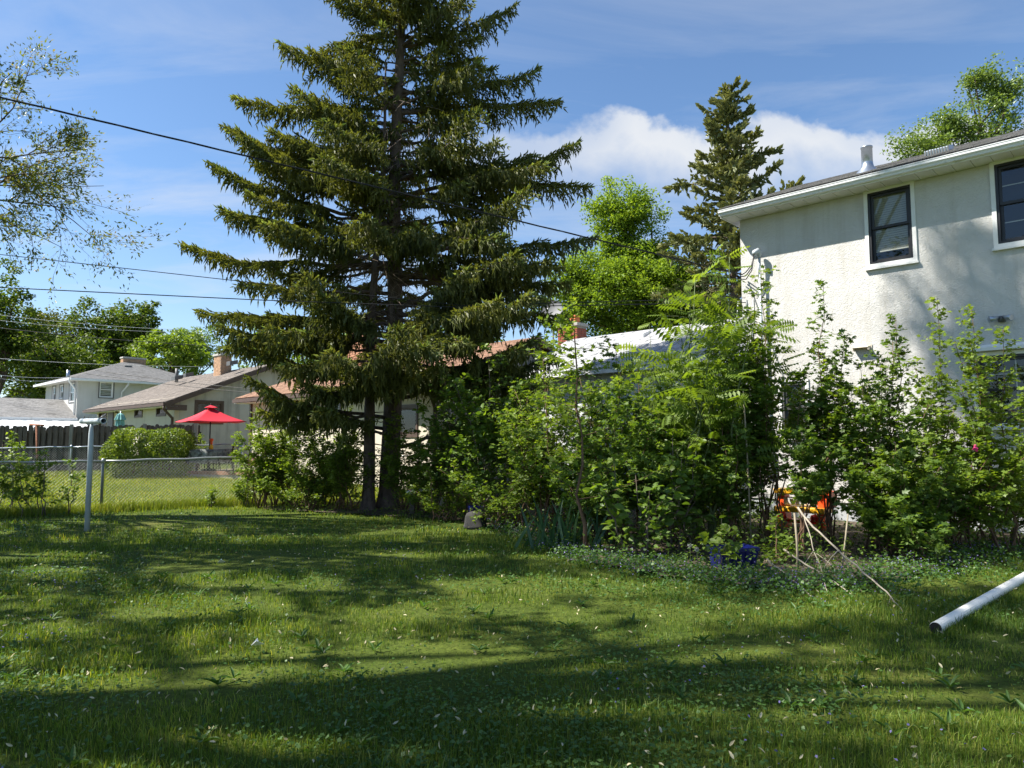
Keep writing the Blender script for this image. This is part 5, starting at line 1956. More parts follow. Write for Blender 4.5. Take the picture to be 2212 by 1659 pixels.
# ================================================================== SPRUCES
def spruce(name, label, base, H, rfun, seed, tr, z0, zstep, needle='needles', twig_l=0.17, twig_w=0.050, sec_step=0.12, hang=0.9, lean=(0, 0), az_gap=None, nbr=(5, 7), upper_rise=0.35, droop=0.42, curl=0.34, group=None, stiff=False, thin=1.0, heroes=(), front_gap=0.0):
    rd = random.Random(seed)
    g = np.random.default_rng(seed)
    root = empty(name, base, label, 'tree', group)
    n = 24

    def trunk_pt(z):
        f = z / H
        return base + Vector((lean[0] * f * H + 0.05 * math.sin(z * 0.7 + seed), lean[1] * f * H + 0.04 * math.cos(z * 0.6), z))
    mb = MB()
    zs = [-0.15, 0.0, 0.15, 0.4] + [H * i / n for i in range(1, n + 1) if H * i / n > 0.5]
    mb.tube([trunk_pt(z) for z in zs], [max(0.02, tr * (1.35 if z < 0.05 else 1.15 if z < 0.3 else 1.0) * (1 - 0.93 * max(0, z) / H) ** 0.9) for z in zs], 14)
    # branch stubs
    for k in range(26):
        z = rd.uniform(0.6, z0 + 1.5)
        a = rd.uniform(0, 6.28)
        p = trunk_pt(z)
        d = Vector((math.cos(a), math.sin(a), rd.uniform(-0.2, 0.2)))
        mb.tube([p + d * tr * 0.6, p + d * (tr + rd.uniform(0.05, 0.35))], [0.016, 0.008], 4)
    mb.build('trunk', 'bark_spruce', root)
    wood = MB()
    P, A, Ls, Rn = [], [], [], []
    z = z0
    az = rd.uniform(0, 6.28)
    jobs = []
    while z < H - 0.15:
        hf = (z - z0) / (H - z0)
        nb = rd.randint(*nbr) if hf < 0.9 else 4
        for b in range(nb):
            a = az + b * 2 * math.pi / nb + rd.uniform(-0.35, 0.35)
            if math.sin(a) < -0.72 and rd.random() < front_gap:
                continue
            jobs.append((z, hf, a, None))
        az += 1.1
        z += zstep(hf) * rd.uniform(0.8, 1.2)
    for tip in heroes:
        v = tip - base
        L = math.hypot(v.x, v.y)
        a = math.atan2(v.y, v.x)
        da, cu = rd.uniform(-0.02, 0.40), rd.uniform(0.10, 0.34)
        z = v.z + L * (da - cu)
        jobs.append((z, max(0.0, (z - z0) / (H - z0)), a, (L, da, cu)))
    for z, hf, a, hero in jobs:
        if True:
            L = hero[0] if hero else rfun(z, a) * rd.uniform(0.50, 1.12)
            if L < 0.12:
                continue
            if hf < 0.25 and not hero and rd.random() < 0.22:
                L *= 0.5
            p0 = trunk_pt(z + rd.uniform(-0.12, 0.12))
            h = Vector((math.cos(a), math.sin(a), 0))
            sd = Vector((-math.sin(a), math.cos(a), 0))
            da = droop * (1 - hf * 1.15) - upper_rise * max(0, hf - 0.35)
            cu = curl * (1 - 0.6 * hf)
            if hero:
                da, cu = hero[1:]
            else:
                da += rd.gauss(0, 0.10)
                cu += rd.gauss(0, 0.08)
            m = 10
            swerve = rd.uniform(-0.18, 0.18) if not hero else 0.0
            pts = []
            for i in range(m + 1):
                s = i / m
                pts.append(p0 + h * L * s * (1 - 0.05 * s) + sd * L * swerve * s * s + UPV * L * (-da * s + cu * s ** 2.4 + 0.05 * math.sin(3.14 * s)) + Vector((rd.gauss(0, 1), rd.gauss(0, 1), rd.gauss(0, 1))) * 0.014 * L * math.sin(3.14 * s))
            rr = 0.012 + 0.012 * L
            wood.tube(pts, [rr * (1 - 0.85 * i / m) for i in range(m + 1)], 5 if L > 1.5 else 3, False)
            tot = sum((pts[i + 1] - pts[i]).length for i in range(m))
            start = 0.36 if hf < 0.3 else 0.24 if hf < 0.6 else 0.08
            ns = max(3, int(tot * (1 - start) / sec_step))
            for q in range(ns):
                s = start + (1 - start) * (q + rd.random()) / ns
                x = s * m
                i = min(m - 1, int(x))
                pp = pts[i].lerp(pts[i + 1], x - i)
                tn = (pts[i + 1] - pts[i]).normalized()
                for sg in (-1, 1):
                    if rd.random() > thin:
                        continue
                    ln = min(1.15, L * 0.38) * (1.05 - s) ** 0.55 * rd.uniform(0.55, 1.1) * min(1.0, (s - start) * 5 + 0.45) + 0.06
                    sv = (tn * rd.uniform(0.55, 0.95) + sd * sg * rd.uniform(0.65, 1.0) + UPV * (rd.uniform(-0.25, 0.1) if not stiff else rd.uniform(-0.05, 0.35))).normalized()
                    k = max(1, int(ln / (twig_l * 0.55)))
                    for j in range(k):
                        f = (j + 0.3) / k
                        c = pp + sv * ln * f - UPV * (0.22 * ln * f * f if not stiff else 0)
                        P.append(c)
                        A.append(sv + Vector((rd.gauss(0, .35), rd.gauss(0, .35), rd.gauss(0.05, .3))))
                        Ls.append(twig_l * rd.uniform(0.75, 1.25))
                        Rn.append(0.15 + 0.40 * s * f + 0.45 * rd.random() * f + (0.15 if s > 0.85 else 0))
                        for _h in range(int(hang) + (rd.random() < hang % 1)):
                            hl = twig_l * rd.uniform(0.7, 1.7) * (0.7 + 0.5 * min(1.0, ln / 0.5))
                            P.append(c)
                            dv = Vector((rd.gauss(0, .42), rd.gauss(0, .42), -1)) + tn * 0.45
                            A.append(dv)
                            Ls.append(hl)
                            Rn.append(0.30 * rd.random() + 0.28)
                            if hl > twig_l * 1.4 and rd.random() < 0.6:
                                P.append(c + dv.normalized() * hl * 0.7)
                                A.append(Vector((rd.gauss(0, .3), rd.gauss(0, .3), -1)))
                                Ls.append(hl * 0.9)
                                Rn.append(0.25 * rd.random() + 0.2)
            tnv = (pts[m] - pts[m - 2]).normalized()
            for _ in range(int(6 + 5 * L)):
                f = rd.random() ** 2 * 0.3
                c = pts[m] - tnv * L * f
                dv = (tnv + sd * rd.gauss(0, 0.6) + UPV * rd.gauss(0.22, 0.28)).normalized()
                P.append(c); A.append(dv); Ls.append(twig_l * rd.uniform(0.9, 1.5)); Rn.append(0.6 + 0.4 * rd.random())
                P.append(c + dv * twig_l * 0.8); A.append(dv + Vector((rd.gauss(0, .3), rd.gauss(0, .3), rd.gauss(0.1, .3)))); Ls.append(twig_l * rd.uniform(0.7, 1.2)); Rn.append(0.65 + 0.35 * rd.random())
            for i in range(2, m + 1):
                for _ in range(2):
                    P.append(pts[i].lerp(pts[i - 1], rd.random()))
                    A.append((pts[i] - pts[i - 1]).normalized() + Vector((rd.gauss(0, .35), rd.gauss(0, .35), rd.gauss(.1, .3))))
                    Ls.append(twig_l)
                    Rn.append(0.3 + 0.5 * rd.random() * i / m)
    # dry inner twigs
    dry = MB()
    for k in range(int(520 * H / 17)):
        zz = rd.uniform(z0 - 0.6, H * 0.55)
        a = rd.uniform(0, 6.28)
        p = trunk_pt(zz) + Vector((math.cos(a), math.sin(a), 0)) * rd.uniform(0.1, 1.2)
        d = Vector((math.cos(a) + rd.gauss(0, .5), math.sin(a) + rd.gauss(0, .5), rd.gauss(-0.3, .4))).normalized()
        e = p + d * rd.uniform(0.3, 0.8)
        dry.tube([p, p.lerp(e, .5) - UPV * 0.04, e - UPV * 0.12], [0.007, 0.005, 0.003], 3, False)
    wood.build('branches', 'bark_spruce', root)['kind'] = 'stuff'
    dry.build('dry_twigs', 'dry_twig', root)['kind'] = 'stuff'
    P = np.array([tuple(p) for p in P])
    A = np.array([tuple(p) for p in A])
    Nn = rng.normal(0, 1, P.shape)
    Ls = np.array(Ls)
    w = twig_w * rng.uniform(0.8, 1.25, len(P))
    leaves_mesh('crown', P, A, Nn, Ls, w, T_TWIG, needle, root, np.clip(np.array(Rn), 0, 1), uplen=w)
    return root


def r_main(z, a):
    r = min(5.2, (18.6 - z) * 0.425)
    if z < 3.6:
        r = 4.6 + 0.6 * (z - 2.4)
    r *= 1 + 0.10 * math.sin(2.3 * z + 2 * a) + 0.06 * math.sin(5.1 * z + a)
    r *= 0.84 - 0.40 * max(0.0, math.sin(a)) - 0.12 * max(0.0, -math.sin(a))
    return max(0.15, r)


b1 = ground_at(842, 17.5, 1090)
HERO = [at_depth(px_, py_, Y_) for px_, py_, Y_ in ((590, 95, 17.2), (490, 205, 16.8), (475, 280, 17.6), (435, 345, 16.6), (480, 460, 17.2), (375, 530, 17.4), (410, 678, 17.0), (545, 880, 16.4), (1112, 15, 17.4), (1168, 150, 17.2), (1218, 215, 17.8), (1265, 305, 17.0), (1290, 400, 17.5), (1302, 520, 17.2), (1240, 690, 16.6),
                                                    (640, 590, 13.9), (560, 720, 14.6), (1080, 650, 13.2), (1010, 590, 14.2), (1150, 420, 14.8), (740, 360, 14.8), (640, 210, 15.6), (1040, 230, 15.4), (700, 760, 13.8), (1130, 760, 14.2), (480, 740, 15.8), (600, 790, 14.8), (520, 830, 16.2), (1190, 640, 15.6), (1000, 740, 13.6), (860, 700, 13.2), (1200, 560, 15.2), (520, 420, 15.8), (1190, 350, 15.8), (780, 470, 14.0), (450, 700, 15.6), (640, 840, 15.0), (580, 740, 15.4), (760, 800, 14.6), (1090, 800, 15.0), (1170, 720, 15.2), (940, 780, 14.4), (680, 640, 14.2), (1240, 610, 16.4), (500, 610, 15.8), (1205, 770, 15.4), (1190, 830, 15.8), (1130, 860, 15.2), (560, 860, 15.6), (690, 880, 15.0), (460, 760, 16.6), (1120, 560, 14.4), (590, 480, 15.0))]
spruce('norway_spruce', 'tall dark spruce with drooping branchlets in the middle of the yard', b1, 18.3, r_main, 5, 0.25, 3.3, lambda h: 0.44 - 0.20 * h, lean=(0.0065, 0.0), sec_step=0.085, twig_l=0.125, twig_w=0.040, hang=1.0, droop=0.20, curl=0.26, nbr=(4, 6), heroes=HERO, front_gap=0.50)
b2 = ground_at(790, 17.0, 1092)


def r_second(z, a):
    return max(0.1, min(2.6, (11.2 - z) * 0.42)) * (1 + 0.1 * math.sin(3 * z + a))


spruce('norway_spruce', 'slim second spruce trunk close left of the tall spruce', b2, 11.2, r_second, 8, 0.155, 3.4, lambda h: 0.62 - 0.2 * h, lean=(0.026, 0.01), sec_step=0.13, nbr=(3, 4), twig_l=0.14, twig_w=0.042, front_gap=0.5)
b3 = at_depth(1590, 900, 31.0)
b3.z = 0.6


def r_right(z, a):
    return max(0.08, min(3.3, 0.35 + (17.0 - z) * 0.36)) * (1 + 0.26 * math.sin(2.1 * z + 2 * a) + 0.18 * math.sin(4.4 * z + a))


spruce('spruce_tree', 'olive green spruce standing behind the white house corner', b3, 17.2, r_right, 14, 0.22, 4.6, lambda h: 0.55 - 0.25 * h, needle='needles_far', twig_l=0.24, twig_w=0.15, sec_step=0.19, hang=0.15, stiff=True, droop=0.16, curl=0.30, upper_rise=0.45, nbr=(4, 6), thin=0.85)


# ================================================================== BROADLEAF TREES
def px_tree(name, label, px, Y, top_py, bot_py, hw_px, leaf, ncl, per, ll, seed, rc_f=0.24, group=None, tr=0.25, extra=(), shell=0.5, bark='bark_brown', depth_f=0.9, limbs=14, tmpl=None):
    zt, zb = at_depth(px, top_py, Y).z, at_depth(px, bot_py, Y).z
    c = at_depth(px, (top_py + bot_py) / 2, Y)
    hw = hw_px / FPX * Y
    base = Vector((c.x, c.y, terrain(Y)))
    rz = (zt - zb) / 2
    rc = rc_f * min(hw, rz)
    cr = (hw - rc * 0.5, (hw - rc * 0.5) * depth_f, max(0.3, rz - rc * 0.4))
    ex = []
    for (epx, epy, ehw, ehh, en) in extra:
        e = at_depth(epx, epy, Y)
        ex.append(((e.x, e.y, e.z), (ehw / FPX * Y, ehw / FPX * Y * 0.8, ehh / FPX * Y), en))
    return broad_tree(name, label, base, zt - base.z, tuple(c), cr, ncl, per, rc, ll, ll * 0.62, leaf, bark, tr, seed, group, limbs, extra=ex, shell=shell, tmpl=tmpl)


GW = 'trees on the wooded bank behind the houses'
px_tree('deciduous_tree', 'dark leafy tree at the far left edge of the wooded bank', 10, 62, 585, 860, 95, 'leaf_wood', 120, 60, 0.34, 101, group=GW, tr=0.35)
px_tree('deciduous_tree', 'tall pale brownish green tree on the wooded bank', 130, 84, 650, 830, 85, 'leaf_olive', 100, 60, 0.38, 102, group=GW, tr=0.35)
px_tree('deciduous_tree', 'bright leafy tree with branches low over the grey low roof', 95, 66, 700, 885, 105, 'leaf_wood', 120, 60, 0.33, 103, group=GW, tr=0.3)
px_tree('deciduous_tree', 'round topped tree above the hip roof chimney', 225, 80, 640, 820, 95, 'leaf_wood', 120, 60, 0.38, 104, group=GW, tr=0.35)
px_tree('deciduous_tree', 'right hand rounded tree ending the tall wooded bank', 308, 82, 650, 820, 58, 'leaf_wood', 90, 60, 0.38, 105, group=GW, tr=0.35)
px_tree('deciduous_tree', 'paler tree right of the hip roof, its crown above the tan roof', 372, 60, 695, 830, 85, 'leaf_mid', 100, 60, 0.30, 106, group=GW)
px_tree('deciduous_tree', 'light green treetop just left of the spruce', 425, 72, 678, 830, 70, 'leaf_birch', 80, 60, 0.30, 107, group=GW)
px_tree('deciduous_tree', 'yellow green treetop showing under the left spruce branches', 580, 55, 668, 830, 70, 'leaf_bright', 100, 60, 0.26, 108, group=GW)
px_tree('deciduous_tree', 'hazy tree filling the skyline at the left of the bank', 62, 92, 655, 850, 75, 'leaf_wood', 90, 55, 0.42, 121, group=GW)
px_tree('deciduous_tree', 'tree between the two round topped trees of the bank', 265, 94, 652, 840, 70, 'leaf_wood', 90, 55, 0.42, 122, group=GW)
px_tree('deciduous_tree', 'dark tree deep in shade behind the hip roof', 180, 72, 720, 880, 110, 'leaf_wood', 110, 55, 0.36, 109, group=GW)
px_tree('deciduous_tree', 'leafy tree behind the cream house ridge', 720, 46, 690, 850, 110, 'leaf_mid', 100, 60, 0.24, 110, group=GW)
px_tree('deciduous_tree', 'green tree seen through the spruce above the pale roof', 1010, 44, 640, 840, 120, 'leaf_mid', 110, 60, 0.24, 111, group=GW)
px_tree('maple_tree', 'glowing yellow green tree behind the pale roof', 1385, 36, 520, 740, 150, 'leaf_glow', 460, 70, 0.15, 112, rc_f=0.22, tr=0.3, limbs=26, extra=((1310, 690, 130, 50, 130), (1345, 465, 85, 70, 170), (1365, 550, 95, 60, 130), (1285, 590, 80, 75, 120), (1235, 640, 70, 85, 100), (1465, 620, 85, 70, 130), (1500, 680, 80, 60, 90)))
px_tree('deciduous_tree', 'green tree low between the pale roof and the olive spruce', 1540, 42, 600, 760, 90, 'leaf_bright', 90, 60, 0.2, 113, group=GW)
px_tree('birch_tree', 'birch crown rising over the right house roof', 2125, 27, 215, 420, 115, 'leaf_birch', 170, 45, 0.12, 114, rc_f=0.24, tr=0.2, extra=((2160, 205, 62, 75, 85), (1990, 322, 80, 45, 60), (2055, 275, 70, 55, 65), (2105, 170, 35, 40, 25)), shell=0.75)


# ------------------------------------------------------------------ the tall tree at left: sparse low boughs in view, high crown overhead
def lit_spots():
    sp = []
    for px, py, a, b in ((455, 1305, 0.85, 0.22), (330, 1318, 0.5, 0.16), (90, 1490, 0.55, 0.30), (1515, 1398, 0.28, 0.22), (1675, 1425, 0.35, 0.16), (1130, 1262, 0.9, 0.26), (1080, 1300, 0.4, 0.2),
                         (370, 1602, 0.30, 0.09), (1250, 1530, 0.42, 0.14), (1690, 1615, 0.28, 0.10), (2130, 1600, 0.3, 0.14), (700, 1165, 1.3, 0.30), (650, 1112, 1.6, 0.5), (280, 1125, 1.2, 0.25),
                         (900, 1150, 0.8, 0.25), (1110, 1440, 0.35, 0.25), (1330, 1270, 0.7, 0.2), (620, 1515, 0.25, 0.15), (1900, 1480, 0.3, 0.14), (2080, 1240, 0.7, 0.3), (1850, 1320, 0.5, 0.15), (860, 1560, 0.3, 0.12), (1480, 1330, 0.4, 0.12), (100, 1200, 0.8, 0.2)):
        g = on_ground(px, py)
        sp.append((g.x, g.y, a, b))
    rd = random.Random(91)
    for _ in range(130):
        y_ = rd.uniform(3.0, 14.5)
        r_ = rd.uniform(0.08, 0.26)
        sp.append((rd.uniform(-0.75, 0.75) * y_, y_, r_ * 1.3, r_ * 0.7))
    return sp


def shade_trees():
    g = np.random.default_rng(77)
    trunks = [(-13.6, 10.6, 22.0, 'tall sparse leaved tree reaching in at the left edge', 'leaf_ash'), (-12.5, 4.2, 24.0, 'large shade tree left of the lawn beyond the frame', 'leaf_mid'), (-15.5, 15.2, 23.0, 'shade tree further back left of the fence', 'leaf_mid')]
    # clump targets on the lawn: where their shade falls
    ncl = 640
    gx = g.uniform(-9.5, 9.0, ncl)
    gy = g.uniform(2.0, 16.2, ncl)
    X = g.uniform(-18.5, -7.5, ncl)
    z = (gx - X) / SUN_TRAVEL[0] * TANEL
    lim = np.where(gy > 13.0, -1.5, np.where(gy > 9.4, 1.2, 9.0))
    ok = (z > 6.0) & (z < 24.5) & (gx < lim)
    # leave the lit strip along the fence
    edge = 15.6 + 0.9 * np.sin(gx * 0.9)
    ok &= gy < edge
    gx, gy, X, z = gx[ok], gy[ok], X[ok], z[ok]
    C = np.stack([X, gy - SUN_TRAVEL[1] * z / TANEL, z], -1)
    # blotches on the house wall at right
    wl = []
    for px, py, nn in ((2190, 650, 5), (2140, 590, 3), (2070, 775, 5), (2170, 740, 5), (2200, 560, 2), (2205, 800, 6), (2090, 860, 4), (2180, 900, 6)):
        s, zz = A_sz(px, py)
        w = FA.p(s, 0, zz)
        for _ in range(nn):
            xx = g.uniform(-9.5, -7.6)
            wl.append((xx, w.y - SUN_TRAVEL[1] / SUN_TRAVEL[0] * (w.x - xx) + g.normal(0, .3), zz + (w.x - xx) / SUN_TRAVEL[0] * TANEL + g.normal(0, .25)))
    wl = np.array(wl)
    per = 88
    Cl = np.repeat(C, per, 0) + g.normal(0, 0.42, (len(C) * per, 3))
    gxx, gyy = Cl[:, 0] + SUN_TRAVEL[0] * Cl[:, 2] / TANEL, Cl[:, 1] + SUN_TRAVEL[1] * Cl[:, 2] / TANEL
    keep = np.ones(len(Cl), bool)
    for (sx, sy, a, b) in lit_spots():
        q = ((gxx - sx) / (a * 1.25)) ** 2 + ((gyy - sy) / (b * 2.5)) ** 2
        keep &= ~(q < 1.0 + 0.35 * np.sin(9 * gxx + 4 * gyy))
    Wl = np.repeat(wl, 60, 0) + g.normal(0, 0.30, (len(wl) * 60, 3))
    Cl = np.concatenate([Cl[keep], Wl])
    px, py, f = project_np(Cl)
    vis = (f > 0.3) & (px > -25) & (px < 2235) & (py > -25) & (py < 1690)
    Cl = Cl[~vis]
    tr = np.array([[t[0], t[1]] for t in trunks])
    own = np.argmin(((Cl[:, None, :2] - tr[None]) ** 2).sum(-1), 1)
    for i, (tx, ty, H, lb, lf) in enumerate(trunks):
        root = empty('shade_tree', (tx, ty, 0), lb, 'tree')
        rd = random.Random(i + 40)
        mb = MB()
        b = Vector((tx, ty, -0.1))
        top = Vector((tx + rd.uniform(0.5, 1.5), ty, H * 0.8))
        pts = [b.lerp(top, k / 8) + Vector((rd.gauss(0, .2), rd.gauss(0, .2), 0)) for k in range(9)]
        mb.tube(pts, [0.42 * (1.2 if k == 0 else 1 - 0.1 * k) for k in range(9)], 10)
        mb.build('trunk', 'bark_brown', root)
        sub = Cl[own == i]
        mb = MB()
        for k in range(34):
            t = Vector(sub[rd.randrange(len(sub))])
            s = pts[min(8, max(2, int((t.z / H) * 6)))]
            md = s.lerp(t, 0.5) + UPV * 0.5
            q = np.array([tuple(s.lerp(t, u) + UPV * 0.5 * math.sin(math.pi * u)) for u in np.linspace(0, 1, 12)])
            ppx, ppy, pf = project_np(q)
            if ((pf > 0.3) & (ppx > -20) & (ppx < 2230) & (ppy > -20) & (ppy < 1680)).any():
                continue
            mb.tube([Vector(v) for v in q], [0.13 * (1 - 0.9 * u) + 0.01 for u in np.linspace(0, 1, 12)], 5, False)
        mb.build('limbs', 'bark_brown', root)
        leaf_cloud('crown', sub, 0.19, 0.125, lf, root, T_SIMPLE, 0.4)
        if i == 0:
            # boughs in view at the upper left
            tips = []
            mbb = MB()
            rd = random.Random(12)
            starts = [((-60, 430), (160, 270), 11.6), ((-60, 405), (215, 395), 11.2), ((-60, 380), (270, 425), 11.8), ((-50, 300), (140, 165), 12.2), ((-60, 425), (215, 470), 11.0), ((-60, 260), (50, 160), 11.4), ((-70, 440), (130, 510), 11.9), ((-60, 340), (190, 300), 11.0), ((-60, 400), (235, 440), 12.3), ((-60, 360), (60, 330), 12.0)]
            for (a, e, Y) in starts:
                p0, p1 = at_depth(*a, Y), at_depth(*e, Y + rd.uniform(-0.5, 0.8))
                d = p1 - p0
                st = p0 - d * 0.05
                rt = Vector((tx + 0.3, ty, p0.z - rd.uniform(0.6, 3.0)))
                mbb.tube([rt, rt.lerp(st, 0.35) + Vector((0, rd.uniform(-.5, .5), rd.uniform(0.1, 0.7))), rt.lerp(st, 0.7) + Vector((0, rd.uniform(-.3, .3), rd.uniform(0.0, 0.4))), st], [0.06, 0.04, 0.027, 0.019], 6, False)
                grow(mbb, st, d, d.length * 1.0, 0.018, 0, 2, tips, rd, 0.40, 0.58, (6, 8), 0.0, 0.8)
            mbb.build('bough', 'bark_brown', root)
            P = np.array([tuple(t[0]) for t in tips])
            Dn = np.array([tuple(t[1]) for t in tips])
            n = min(6500, len(P) * 3)
            idx = rng.integers(0, len(P), n)
            A = unit(Dn[idx] + rng.normal(0, 0.6, (n, 3)))
            Nn = unit(rng.normal(0, 0.6, (n, 3)) + np.array([0, 0, 1.0]))
            s = rng.uniform(0.6, 1.2, n)
            leaves_mesh('foliage', P[idx] + rng.normal(0, 0.05, (n, 3)), A, Nn, 0.078 * s, 0.030 * s, T_SIMPLE, 'leaf_ash', root)


shade_trees()

# ================================================================== HEDGE
def hedge():
    c = ground_at(322, 24.0)
    root = empty('clipped_hedge', c, 'clipped boxy green hedge before the board fence', 'hedge')
    hx, hy, hz = 1.26, 0.75, 1.52
    n = 15000
    u = unit(rng.normal(0, 1, (n, 3)))
    p = 5.0
    nrm = (np.abs(u) ** p).sum(-1) ** (1 / p)
    S = u / nrm[:, None]
    S *= (0.80 + 0.2 * rng.random(n) ** 0.5)[:, None] * (1 + 0.07 * np.sin(6 * u[:, :1] + 5 * u[:, 2:3]) + 0.05 * np.sin(13 * u[:, :1] - 9 * u[:, 1:2] + 4 * u[:, 2:3]))
    C = np.stack([c.x + S[:, 0] * hx, c.y + S[:, 1] * hy, c.z + hz / 2 + S[:, 2] * hz / 2 * 1.02], -1)
    A = unit(S * 0.7 + rng.normal(0, 0.6, (n, 3)))
    Nn = unit(S + rng.normal(0, 0.5, (n, 3)))
    leaves_mesh('foliage', C, A, Nn, 0.085 * rng.uniform(.7, 1.3, n), 0.05, T_SIMPLE, 'leaf_hedge', root)
    rd = random.Random(3)
    for k in range(9):
        b = c + Vector((rd.uniform(-1, 1), rd.uniform(-.4, .4), 0))
        MB().tube([b, b + Vector((rd.uniform(-.3, .3), rd.uniform(-.2, .2), 1.1))], [0.025, 0.008], 5).build('stem', 'stem_brown', root)


hedge()
build_patio()

# ================================================================== SHRUBS AND SAPLINGS
GS = 'shrubs and saplings in the planting bed'


def sh(kind, px, Y, top_py, hw, nst, nleaf, label, seed, **kw):
    base = ground_at(px, Y, 1100)
    H = at_depth(px, top_py, Y).z - base.z
    if 'upright' not in kw and hw > 0.4:
        hw *= 1.3
        kw['reach'] = kw.get('reach', 0.45) * 1.45
    spec = {
        'small': ('leafy_shrub', 'leaf_mid', 0.062, 0.042, T_SIMPLE, 'stem_brown'),
        'bright': ('leafy_shrub', 'leaf_bright', 0.070, 0.048, T_SIMPLE, 'stem_brown'),
        'lilac': ('lilac_shrub', 'leaf_dark', 0.095, 0.072, T_OVATE, 'stem_grey'),
        'lobed': ('lobed_leaf_shrub', 'leaf_mid', 0.070, 0.066, T_LOBED, 'stem_brown'),
        'lobed_dark': ('lobed_leaf_shrub', 'leaf_dark', 0.078, 0.070, T_LOBED, 'stem_brown'),
        'pinnate': ('walnut_sapling', 'leaf_mid', 0.36, 0.26, T_PINNATE, 'stem_green'),
        'big': ('big_leaf_shrub', 'leaf_dark', 0.135, 0.095, T_OVATE, 'stem_grey'),
    }[kind]
    nm, lf, ll, lw, tm, st = spec
    if not kw.get('parts'):
        nleaf = int(nleaf * (1.75 if kind != 'pinnate' else 1.35))
        ll, lw = ll * 1.12, lw * 1.12
    kw.setdefault('leaf', lf)
    kw.setdefault('ll', ll)
    kw.setdefault('lw', lw)
    kw.setdefault('stem', st)
    return shrub(kw.pop('name', nm), label, base, H, hw, nst, kw.pop('leaf'), kw.pop('ll'), kw.pop('lw'), tm, nleaf, seed=seed, group=kw.pop('group', GS), **kw)


# left of and around the trunks
sh('bright', 610, 18.0, 872, 1.0, 14, 4200, 'sunlit light green shrub left of the spruce trunks before the cream wall', 201, lean=(-0.25, 0, 0))
sh('small', 690, 17.4, 900, 1.1, 15, 5200, 'dense green shrub just left of the slim spruce trunk', 202)
sh('small', 745, 16.8, 935, 0.8, 11, 2800, 'low green shrub at the foot of the slim spruce', 203)
sh('lobed', 885, 16.7, 900, 0.6, 10, 2200, 'leafy shrub right of the big spruce trunk', 204)
sh('lobed', 945, 15.6, 905, 0.6, 8, 1300, 'thin brown stemmed shrub behind the white bucket', 205)
sh('bright', 570, 17.6, 905, 0.7, 12, 2600, 'bright shrub nearest the brown corner post', 271)
sh('small', 655, 16.9, 985, 0.9, 12, 2600, 'low mounded shrub at the lawn edge left of the spruces', 272)
sh('bright', 725, 17.9, 890, 0.8, 12, 2600, 'tall light shrub behind the slim spruce trunk', 273)
sh('small', 905, 16.2, 985, 0.7, 10, 1700, 'low mounded shrub right of the big spruce trunk', 274)
sh('bright', 960, 17.2, 880, 0.7, 10, 1900, 'light green shrub before the grey gable end', 275)
# centre mass
sh('lilac', 1000, 15.3, 760, 0.85, 9, 1700, 'dark heart leaved shrub under the right spruce boughs', 206, reach=0.6)
sh('lilac', 1085, 14.2, 742, 0.85, 9, 1900, 'tall heart leaved shrub left of centre with lighter top leaves', 207, reach=0.6)
sh('lobed', 1160, 12.6, 765, 0.85, 10, 2600, 'lobed leaf shrub behind the iris clump', 208)
sh('small', 1210, 13.2, 790, 1.0, 11, 2600, 'dense small leaved shrub in the middle of the bed', 209)
sh('lobed', 1265, 10.4, 690, 0.80, 1, 900, 'slim straight mulberry sapling with brown trunk at the lawn edge', 210, name='mulberry_sapling', cat='sapling', r0=0.030, bare=0.16, sides=(9, 10), reach=0.85, stem='stem_brown', ll=0.085, lw=0.08)
sh('lobed_dark', 1330, 11.8, 740, 0.95, 10, 2800, 'tall lobed leaf shrub before the pale roof', 211)
sh('big', 1370, 10.1, 985, 0.62, 9, 420, 'low shrub with broad dark leaves beside the mulberry trunk', 212, parts=110, bare=0.1, reach=0.4)
sh('big', 1455, 10.6, 930, 0.55, 7, 380, 'broad leaved shrub left of the tan stake', 213, parts=60, bare=0.1)
sh('pinnate', 1425, 12.6, 700, 0.85, 6, 190, 'walnut sapling with feathered leaves before the pale roof', 214, bare=0.3, sides=(3, 4), reach=0.55)
sh('pinnate', 1500, 11.2, 610, 0.80, 6, 230, 'tall walnut sapling left of the white house corner', 215, bare=0.3, sides=(3, 4), reach=0.5, r0=0.026)
sh('pinnate', 1575, 11.8, 560, 0.62, 5, 210, 'tallest feathered leaf sapling rising to the white house corner', 216, bare=0.32, sides=(3, 4), reach=0.5, r0=0.026)
sh('lobed_dark', 1470, 12.4, 800, 0.9, 9, 2600, 'dark lobed shrub under the walnut saplings', 217)
sh('lobed_dark', 1560, 11.0, 860, 0.8, 9, 2300, 'dark lobed shrub below the white house corner', 218)
# against the white wall
UPR = dict(upright=1.1, reach=0.34, sides=(8, 10))
sh('lobed', 1648, 11.6, 590, 0.42, 4, 1500, 'upright small leaved shrub beside the electric mast', 219, **UPR)
sh('lobed_dark', 1668, 11.2, 720, 0.5, 7, 2300, 'bushy lobed shrub in front of the lower left window', 220, bare=0.45)
sh('lobed', 1775, 11.2, 760, 0.5, 7, 1700, 'lobed shrub beneath the dryer vent hood', 221, bare=0.55)
sh('lobed_dark', 1800, 11.2, 618, 0.35, 3, 1050, 'tall thin shoot with dark leaves below the upper window', 222, **UPR)
sh('lobed_dark', 1885, 10.9, 790, 0.6, 7, 1900, 'dark lobed shrub right of the toy bench', 223, bare=0.42)
sh('bright', 1905, 11.8, 800, 0.62, 8, 1700, 'yellow green sunlit shrub against the white wall', 224)
sh('lobed_dark', 1945, 11.0, 690, 0.32, 3, 850, 'thin dark leaved shoot right of the dryer vent', 225, **UPR)
sh('lobed', 2045, 11.4, 645, 0.55, 5, 1400, 'tall lobed shrub left of the lower right window', 226, **UPR)
